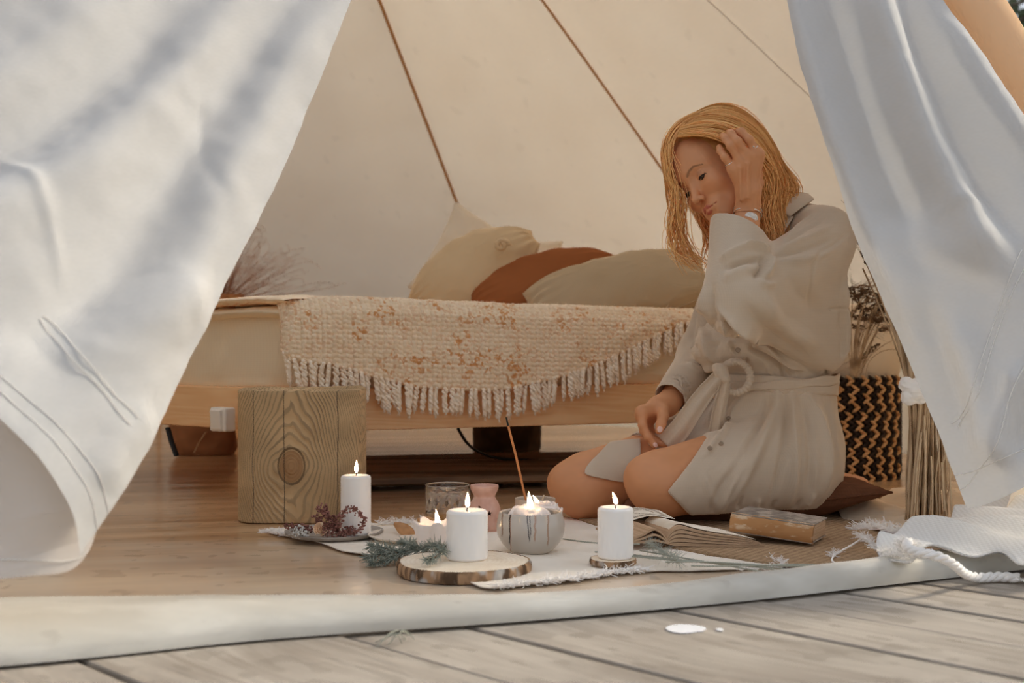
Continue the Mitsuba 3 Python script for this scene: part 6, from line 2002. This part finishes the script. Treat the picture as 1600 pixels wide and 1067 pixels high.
for k, pts in enumerate(([(930, 862), (1000, 868), (1080, 876), (1180, 884), (1262, 893)], [(960, 866), (1040, 874), (1120, 880), (1210, 890), (1240, 898)], [(1040, 878), (1110, 878), (1220, 884), (1340, 882)], [(1000, 860), (1070, 872), (1150, 886), (1230, 900)], [(880, 842), (930, 848), (1000, 850)], [(1080, 884), (1160, 884), (1250, 882), (1345, 886)])):
    add('stalk', tube(spline([G(*q, 0.024 + 0.003 * (k % 3)) for q in pts], 30), 0.0014, 5), 'm_grass_dry', gs, smooth=True)
_, m = sprig([G(1066, 880, .03), G(1050, 870, .033), G(1030, 858, .036), G(1012, 848, .036)], 260, 0.022, 0.0004, 44, 0.1, 0.014)
add('seed_head', m, 'm_grass_dry', gs, smooth=False, kind='stuff')
tw = thing('fallen_twig', 'small wiry dried twig lying on the deck boards before the canvas edge', 'twig')
ms = [tube(spline([G(*q, z_) for q, z_ in zip(pts, (0.002, 0.012, 0.016, 0.002))], 16), 0.0008, 5) for pts in ([(588, 1012), (600, 998), (620, 985), (640, 992)], [(592, 1006), (612, 990), (628, 984), (648, 998)], [(600, 1000), (610, 992), (622, 990), (634, 1000)], [(606, 1008), (618, 994), (626, 988), (636, 994)], [(586, 1004), (604, 996), (616, 992), (628, 1004)])]
add('stem', cat(ms), 'm_grass_dry', tw, smooth=True)
for k, pg in enumerate(([(1040, 983), (1062, 977), (1098, 981), (1085, 989), (1060, 990)], [(1080, 983), (1096, 980), (1103, 984), (1090, 988)], [(1118, 984), (1126, 983), (1128, 987)])):
    q = spline([G(*p)[:2] for p in pg], 24, True)
    add('paint_fleck', prism(Polygon(q).buffer(0), 0.0005, 0.0016), 'm_paint', smooth=False, label=['dried white paint splash on the deck boards', 'round bright drop at the end of the paint splash on the deck', 'tiny paint speck right of the white paint splash on the deck'][k], cat='paint splash')

# ------------------------------------------------------------------ books
ob_ = thing('open_book', 'old open book with browned page edges lying on the runner', 'book')
s0 = np.array([0.292, 2.400])
ux, uy = nrm(np.array([0.187, -0.004])), nrm(np.array([-0.045, 0.14]))
DEP = 0.135


def leafblock(prof_lo, prof_hi, name, mt, n=30, depth=DEP, off=0.0):
    lo, hi = spline(prof_lo, n), spline(prof_hi, n)
    rows = []
    for t in np.linspace(0, 1, 10):
        o = s0 + uy * (off + t * depth)
        w_ = 1 - 0.0 * t
        ring = np.vstack([lo, hi[::-1]])
        jit = 0.0010 * (meshkit.noise(np.column_stack([ring * 40, np.full(len(ring), t * 9)]), 5) - 0.5)
        rows.append(np.column_stack([o[0] + ux[0] * ring[:, 0] * w_ + uy[0] * jit * 4, o[1] + ux[1] * ring[:, 0] + uy[1] * jit * 4, ring[:, 1]]))
    P = np.array(rows)
    m = grid(P.transpose(1, 0, 2), closed_u=True)
    caps = []
    for q, fl in ((P[0], False), (P[-1], True)):
        f = []
        for i in range(n - 1):
            a_, b_, c_, d_ = i, i + 1, 2 * n - 2 - i, 2 * n - 1 - i
            f += [[a_, b_, c_], [a_, c_, d_]]
        f = np.array(f)
        caps.append(trimesh.Trimesh(q, f[:, ::-1] if fl else f, process=False))
    add(name, cat([m, *caps]), mt, ob_, smooth=40)


Z0 = 0.0155
for k in range(5):
    a, b = k / 5, (k + 0.80) / 5
    f = lambda s: [(0.004 - 0.024 * s * 0.4, Z0 + 0.005 + 0.006 * s), (0.008, Z0 + 0.002 + 0.030 * s), (0.022, Z0 + 0.001 + 0.040 * s), (0.045, Z0 + 0.0005 + 0.0355 * s), (0.10, Z0 + 0.024 * s), (0.150, Z0 + 0.016 * s), (0.182 - 0.010 * s, Z0 + 0.009 * s)]  # noqa: E731
    leafblock(f(a), f(b), 'pages', 'm_paper_edge', depth=DEP - 0.004 * k)
top_ = [(0.008, Z0 + 0.030), (0.022, Z0 + 0.0405), (0.045, Z0 + 0.0362), (0.10, Z0 + 0.0245), (0.150, Z0 + 0.0165), (0.170, Z0 + 0.0118)]
leafblock([(x, z) for x, z in top_], [(x, z + 0.0009) for x, z in top_], 'top_page', 'm_paper', depth=DEP - 0.02, off=0.012)
for k in range(3):
    s = 0.3 + 0.35 * k
    lo = [(0.002, Z0 + 0.004), (-0.010, Z0 + 0.022 * s), (-0.024, Z0 + 0.030 * s), (-0.045, Z0 + 0.020 * s), (-0.066 - 0.006 * k, Z0 + 0.004 + 0.006 * s)]
    leafblock(lo, [(x, z + 0.004) for x, z in lo], 'pages', 'm_paper_edge', depth=DEP + 0.02)
pg = [s0 + ux * a_ + uy * b_ for a_, b_ in ((-0.035, 0.10), (0.050, 0.085), (0.055, 0.17), (-0.035, 0.185))]
Pz = np.array([[np.append((pg[0] * (1 - u) + pg[1] * u) * (1 - v) + (pg[3] * (1 - u) + pg[2] * u) * v, Z0 + 0.046 - 0.012 * abs(u - 0.55) + 0.006 * v - 0.016 * max(0, 0.35 - u)) for v in np.linspace(0, 1, 8)] for u in np.linspace(0, 1, 14)])
lp = add('loose_page', sheet(Pz, 0.0006), 'm_paper', ob_, smooth=True)


def on_page(u, v):
    from scipy.interpolate import RegularGridInterpolator as RGI
    f = RGI((np.linspace(0, 1, 14), np.linspace(0, 1, 8)), Pz)
    return f(np.column_stack([u, v])) + [0, 0, 0.0006]


for r_ in ((0.12, 0.88), (0.17, 0.83)):
    a, b = r_
    u = np.concatenate([np.linspace(a, b, 8), np.full(8, b), np.linspace(b, a, 8), np.full(8, a)])
    v = np.concatenate([np.full(8, a), np.linspace(a, b, 8), np.full(8, b), np.linspace(b, a, 8)])
    add('printed_border', tube(on_page(u, v), 0.0006, 4), 'm_print', lp, smooth=False)
t = np.linspace(0, 2 * np.pi, 40)
add('printed_border', tube(on_page(0.5 + 0.2 * np.cos(t), 0.5 + 0.22 * np.sin(t)), 0.0008, 4), 'm_print', lp, smooth=False)

cb = thing('closed_book', 'thick old closed book with a worn orange leather spine lying by the cushion', 'book')
A_, B_, C_ = np.array([*G(1140, 846, .015)[:2]]), np.array([*G(1269, 856, .014)[:2]]), np.array([*G(1087, 832, .022)[:2]])
u = nrm(B_ - A_)
vv = np.array([-u[1], u[0]])
Lb, Db, Hb = np.linalg.norm(B_ - A_), 0.118, 0.037
roll = 0.085
Rm = np.eye(4)
ux3 = nrm(np.array([u[0], u[1], -roll]))
vy3 = nrm(np.array([vv[0] * 0.96 - 0.28 * u[0], vv[1] * 0.96 - 0.28 * u[1], 0.02]))
vy3 = nrm(vy3 - ux3 * (vy3 @ ux3))
Rm[:3, 0], Rm[:3, 1], Rm[:3, 2] = ux3, vy3, np.cross(ux3, vy3)
Rm[:3, 3] = [A_[0], A_[1], 0.0335]
pts = [(0.010, 0.0035), (Db - 0.006, 0.0035), (Db - 0.007, Hb - 0.0035), (0.010, Hb - 0.0035)]
pb = rbox(Lb - 0.004, Db - 0.012, Hb - 0.006, 0.001, 1)
add('page_block', moved(at(pb, Lb / 2, Db / 2 + 0.003, Hb / 2), Rm), 'm_paper_edge', cb)
for z in (0.0014, Hb - 0.0014):
    q = rbox(Lb, Db, 0.0028, 0.0012, 1)
    add('cover', moved(at(q, Lb / 2, Db / 2 + 0.002, z), Rm), 'm_book_cover', cb)
a = np.linspace(-np.pi / 2, np.pi / 2, 14)
prof = np.array([(0.008 - 0.011 * np.cos(t), Hb / 2 + (Hb / 2 + 0.0008) * np.sin(t)) for t in a])
prof_in = np.array([(0.012 - 0.010 * np.cos(t), Hb / 2 + (Hb / 2 - 0.002) * np.sin(t)) for t in a])
ring = np.vstack([prof, prof_in[::-1]])
rows = []
for x in np.linspace(-0.0005, Lb + 0.0005, 30):
    w = 0.0006 * np.sin(x * 300) * ((x % 0.04) < 0.006)
    q = np.column_stack([np.full(len(ring), x), ring[:, 0] - w, ring[:, 1]])
    rows.append(q)
P = np.array(rows)
m = grid(P.transpose(1, 0, 2), closed_u=True)
add('spine', moved(m, Rm), 'm_book_spine', cb, smooth=50, label='worn orange leather spine')

# ------------------------------------------------------------------ cushion, basket, wheat
cs = thing('floor_cushion', 'dark brown felt cushion on the jute rug that the woman kneels on', 'cushion')
R = np.eye(4)
R[:3, 0], R[:3, 1], R[:3, 2] = nrm([1, 0.04, 0.05]), nrm([-0.04, 1, 0]), nrm([-0.05, 0, 1])
R[:3, 3] = [0.515, 2.925, 0.066]
m = cat(pillow(0.58, 0.40, 0.115, 31, pinch=0.07, wr=0.012))
m = moved(m, R)
mid = np.exp(-(((m.vertices[:, 0] - 0.50) / 0.24) ** 2 + ((m.vertices[:, 1] - 2.9) / 0.2) ** 2))
m.vertices[:, 2] = np.maximum(m.vertices[:, 2] - 0.035 * mid, 0.015)
add('cover', m, 'm_cushion', cs, smooth=True)
sm_ = moved(seam_of(0.58, 0.40, 0.07, 0.003), R)
mid = np.exp(-(((sm_.vertices[:, 0] - 0.50) / 0.24) ** 2 + ((sm_.vertices[:, 1] - 2.9) / 0.2) ** 2))
sm_.vertices[:, 2] = np.maximum(sm_.vertices[:, 2] - 0.035 * mid, 0.014)
add('piping', sm_, 'm_cushion', cs, smooth=True)

ba = thing('woven_basket', 'round basket braided in orange tan and black chevrons behind the woman', 'basket')
bc = W(1330, 756, 3.62)
BCX, BCY, BRAD = bc[0], 3.62 + 0.19, 0.205
BH = CAMZ - (588 - CY) / FPX * 3.62
add('lining', at(lathe([(0, 0.006), (BRAD - 0.016, 0.006), (BRAD - 0.012, 0.02), (BRAD - 0.012, BH - 0.01), (BRAD - 0.016, BH - 0.006), (BRAD - 0.022, BH - 0.01), (BRAD - 0.022, 0.02), (0, 0.016)], 60), BCX, BCY), 'm_braid_dark', ba, smooth=40)
rows_, colw = 12, 0.0217


def plait(slant):
    t = np.linspace(0, 1, 8)
    a = np.linspace(0, 2 * np.pi, 9)
    w = 0.5 * np.sin(np.pi * (t * 0.94 + 0.03)) ** 0.7
    return grid(np.array([np.column_stack([(t[i] - 0.5) + 0 * a, -0.8 * w[i] * np.sin(a), slant * (0.5 - t[i]) * 0.62 + w[i] * 0.46 * np.cos(a)]) for i in range(8)]))


pl_dicts = {(s, c): mikit.ply(moved(plait(s), np.diag([0.0262, 0.016, 0.0275, 1.0])), c, smooth=True) for s in (1, -1) for c in ('m_braid_light', 'm_braid_dark')}
step = BH / rows_
for i in range(rows_):
    for k in range(12):
        ang = ((k - 6.2) * colw + 0.007 * math.sin(i * 2.3)) / BRAD + 0.30
        x, y = BCX + (BRAD - 0.002) * math.sin(ang), BCY - (BRAD - 0.002) * math.cos(ang)
        for s in (1, -1):
            M_ = T().translate([x, y, (i + 0.5 + s * 0.23) * step]).rotate([0, 0, 1], math.degrees(ang) + 4)
            add('strand', pl_dicts[(s, 'm_braid_light' if (k + i) % 2 == 0 else 'm_braid_dark')], None, ba, to_world=M_)
# a peach cloth bulging out of the basket
pc = thing('peach_cloth', 'soft peach cloth bulging out of the top of the braided basket', 'cloth')
c = np.array([BCX + 0.02, BCY + 0.0, BH + 0.03])
f = blend([s_egg(c, (0.17, 0.17, 0.13)), s_egg(c + [0.05, 0.0, 0.09], (0.10, 0.10, 0.09)), s_egg(c + [-0.08, 0, 0.03], (0.09, 0.1, 0.1))], 0.08)
g_ = lambda p: f(p) + 0.02 * (meshkit.fbm(p * 11, 3, 3) - 0.5)  # noqa: E731
add('fabric', surface(g_, c - 0.26, c + 0.26, 0.010), 'm_cream_cloth', pc, smooth=True)


def ear(o, d, L, r, g, awn=0.07):
    """An ear of wheat: the grains, and the long bristles."""
    d = nrm(d)
    a_ = nrm(np.cross(d, [0.3, 0.5, 0.8]))
    b_ = np.cross(d, a_)
    ms, aw = [], []
    k = max(8, int(L / 0.0045))
    for i in range(k):
        t = i / k
        th_ = i * 2.6
        side = a_ * math.cos(th_) + b_ * math.sin(th_)
        p0 = o + d * L * t + side * r * 0.35
        p1 = p0 + d * 0.009 + side * r * 0.6
        ms.append(tube(np.array([p0, (p0 + p1) / 2 + side * 0.0008, p1]), [r * 0.45, r * 0.55, r * 0.12], 5))
        e = p1 + nrm(d + side * 0.35 + g.normal(0, 0.08, 3)) * awn * g.uniform(0.6, 1.0)
        aw.append(tube(np.array([p1, (p1 + e) / 2 + g.normal(0, 0.002, 3), e]), [0.0005, 0.0004, 0.0002], 3, cap=False))
    return cat(ms), cat(aw)


ws = thing('wheat_sheaf', 'tall bundle of dry straw coloured wheat stalks standing beside the right door flap', 'dried wheat')
g = np.random.default_rng(5)
wb = G(1459, 832, 0.006)
wb = wb + [0, 0.045, 0]
stalk_tops = []
for k in range(95):
    a_, rr = g.uniform(0, 6.283), 0.047 * math.sqrt(g.random())
    o = wb + [rr * math.cos(a_), rr * math.sin(a_), 0.001 * g.random()]
    mid = wb + [0.7 * rr * math.cos(a_ + 0.5) - 0.004, 0.7 * rr * math.sin(a_ + 0.5), 0.26]
    tp = wb + np.array([-0.02 + 1.9 * rr * math.cos(a_ + 0.8) + g.normal(0, 0.012), 0.10 + 1.6 * rr * math.sin(a_ + 0.8), g.uniform(0.55, 0.80)])
    add('stalk', tube(spline([o, (o + mid) / 2 + g.normal(0, 0.003, 3), mid, tp], 14), g.uniform(0.0016, 0.0034), 5), 'm_straw' if g.random() < 0.7 else 'm_straw_light', ws, smooth=True)
    stalk_tops.append((tp, nrm(tp - mid)))
for k in range(14):
    o = wb + [g.uniform(-.04, .04), -0.048 + 0.02 * abs(g.normal()), g.uniform(0.01, 0.1)]
    e = o + [g.normal(0, 0.014), g.uniform(-.004, .006), g.uniform(0.08, 0.2)]
    add('stalk', tube(np.array([o, (o + e) / 2 + g.normal(0, .003, 3), e]), 0.0021, 5), 'm_straw_light', ws, smooth=True)
ea, aw = [], []
explicit = [(W(1338, 262, 2.92), nrm(W(1302, 233, 2.90) - W(1338, 262, 2.92))), (W(1350, 345, 2.90), nrm(W(1318, 306, 2.90) - W(1350, 345, 2.90))), (W(1352, 352, 2.88), nrm(W(1330, 312, 2.86) - W(1352, 352, 2.88)))]
for k, (tp, d) in enumerate(explicit + stalk_tops[::4]):
    m1, m2 = ear(tp, d, 0.055, 0.0058, g, 0.06 if k > 2 else 0.02)
    add('ear', cat([m1, m2]), 'm_ear', ws, smooth=True)
for tp, d in explicit:
    add('stalk', tube(spline([tp, tp + [0.03, 0.0, -0.06], wb + [0.0, 0.03, 0.42], wb + [0, 0.0, 0.2]], 16), 0.0017, 5), 'm_straw', ws, smooth=True)
cbl = thing('cotton_boll', 'fluffy white cotton boll tucked into the front of the wheat sheaf', 'cotton boll')
cbp = W(1427, 611, 2.62)
fs = [s_ball(cbp + np.array(o) * 0.0235, 0.0165) for o in ((-0.55, 0, 0.55), (0.5, 0.1, 0.5), (-0.4, -0.1, -0.55), (0.55, 0, -0.45), (0.1, -0.4, 0.0))]
f1 = blend(fs, 0.006)
add('fibre', surface(lambda p: f1(p) + 0.004 * (meshkit.fbm(p * 160, 3, 3) - 0.5), cbp - 0.05, cbp + 0.05, 0.0016, block=6), 'm_cotton', cbl, smooth=True)
add('husk', cat([tube(spline([cbp + [0.002, 0.018, -0.03], cbp + [dx, 0.012, -0.01 + dz], cbp + [dx * 1.5, 0.004, dz * 1.6]], 8), [0.003, 0.004, 0.001], 5) for dx, dz in ((-0.018, 0.012), (0.018, 0.016), (0.0, -0.012))] + [tube(np.array([cbp + [0.002, 0.018, -0.03], cbp + [0.02, 0.06, -0.2]]), 0.002, 5)]), 'm_ear', cbl, smooth=True)

# ears of wheat behind the woman, standing in the basket
wh = thing('wheat_bouquet', 'bunch of dark bearded wheat ears on thin stems in the basket behind the woman', 'dried wheat')
bs = W(1336, 588, 3.52)
for k, (pts, L) in enumerate((
        ([(1336, 588), (1346, 530), (1356, 500)], 0.06), ([(1334, 588), (1338, 520), (1346, 480)], 0.06), ([(1338, 590), (1350, 540), (1372, 478)], 0.05), ([(1336, 590), (1352, 552), (1366, 524)], 0.07),
        ([(1340, 590), (1360, 540), (1372, 516)], 0.03), ([(1332, 588), (1330, 510), (1332, 470)], 0.06), ([(1330, 588), (1326, 520), (1328, 492)], 0.06), ([(1344, 588), (1368, 520), (1384, 480)], 0.05), ([(1335, 588), (1344, 500), (1352, 470)], 0.06), ([(1333, 588), (1340, 510), (1344, 488)], 0.06), ([(1338, 590), (1356, 530), (1374, 496)], 0.055))):
    dd = [3.50 + 0.012 * (k % 4)] * 3
    c = spline([W(*q, e) for q, e in zip(pts, dd)], 16)
    add('stem', tube(c, 0.0017, 5), 'm_straw', wh, smooth=True)
    dirs = [(1, .55), (-.5, .9), (1, .5), (-0.75, -0.65), (1, .2), (.9, .7), (.7, .6), (1, -.5), (1, .15), (1, .45), (1, -0.3)][k]
    o = c[-1]
    if k == 3:
        o = W(1374, 536, dd[0])
    m1, m2 = ear(o, np.array([dirs[0], 0.0, dirs[1]]), L, 0.0062, g, 0.09)
    add('ear', cat([m1, m2]), 'm_ear', wh, smooth=True)
for k in range(13):
    o = W(g.uniform(1322, 1378), g.uniform(455, 515), 3.50 + 0.05 * g.random())
    dr_ = np.array([g.choice([-1, 1, 1]), 0.0, g.uniform(-0.25, 0.55)])
    m1, m2 = ear(o, dr_, g.uniform(0.05, 0.07), 0.0066, g, 0.09)
    add('ear', cat([m1, m2]), 'm_ear', wh, smooth=True)
    add('stem', tube(spline([o, (o + W(1336, 560, 3.5)) / 2 + g.normal(0, 0.008, 3), W(1336, 588, 3.5)], 12), 0.0014, 5), 'm_straw', wh, smooth=True)
for o, e in (((1324, 452), (1350, 447)), ((1366, 446), (1382, 450))):
    m1, m2 = ear(W(*o, 3.5), W(*e, 3.5) - W(*o, 3.5), 0.055, 0.0055, g, 0.08)
    add('ear', cat([m1, m2]), 'm_ear', wh, smooth=True)
    add('stem', tube(spline([W(*o, 3.5), W(1328, 500, 3.5), W(1334, 588, 3.5)], 14), 0.0014, 5), 'm_straw', wh, smooth=True)
for pts in ([(1352, 590), (1362, 560), (1398, 546), (1416, 556)], [(1336, 588), (1372, 545), (1404, 528)]):
    add('stem', tube(spline([W(*q, 3.45) for q in pts], 20), 0.0012, 5), 'm_straw', wh, smooth=True)

# reddish dry grass in a pot on the left, behind the bed's corner
gp = thing('potted_grass', 'wispy reddish dry grass in a terracotta pot behind the left door flap', 'dried grass')
go = W(352, 462, 5.2)
add('pot', at(lathe([(0, 0), (0.07, 0), (0.075, 0.005), (0.10, 0.16), (0.105, 0.20), (0.104, 0.212), (0.096, 0.212), (0.09, 0.18), (0, 0.17)], 48), go[0] - 0.03, go[1], go[2] - 0.207), 'm_red_grass', gp, smooth=40)
add('stand', at(lathe([(0, 0), (0.10, 0), (0.11, 0.006), (0.10, 0.02), (0.085, go[2] - 0.24), (0.095, go[2] - 0.215), (0, go[2] - 0.212)], 40), go[0] - 0.03, go[1], 0.005), 'm_pine', gp, smooth=40)
ms = []
for k in range(260):
    e = np.array([g.normal(0.02, 0.10), g.normal(0, 0.08), 0.0])
    h = g.uniform(0.06, 0.37) * (1 - min(1, abs(e[0] - 0.02) * 2.2))
    o = go + [-0.03 + e[0] * 0.25, e[1] * 0.25, -0.02]
    m_ = o + [e[0] * 0.5, e[1] * 0.5, h * 0.6]
    t_ = o + [e[0] * 1.1, e[1], h + 0.02]
    cu_ = t_ + [g.normal(0, 0.035), g.normal(0, 0.02), g.normal(0, 0.022)]
    ms.append(tube(spline([o, m_, t_, cu_, cu_ + g.normal(0, 0.010, 3)], 12), [0.0010] * 8 + [0.0009, .0008, .0006, .0004], 3, cap=False))
add('grass', cat(ms), 'm_red_grass', gp, smooth=False, kind='stuff')
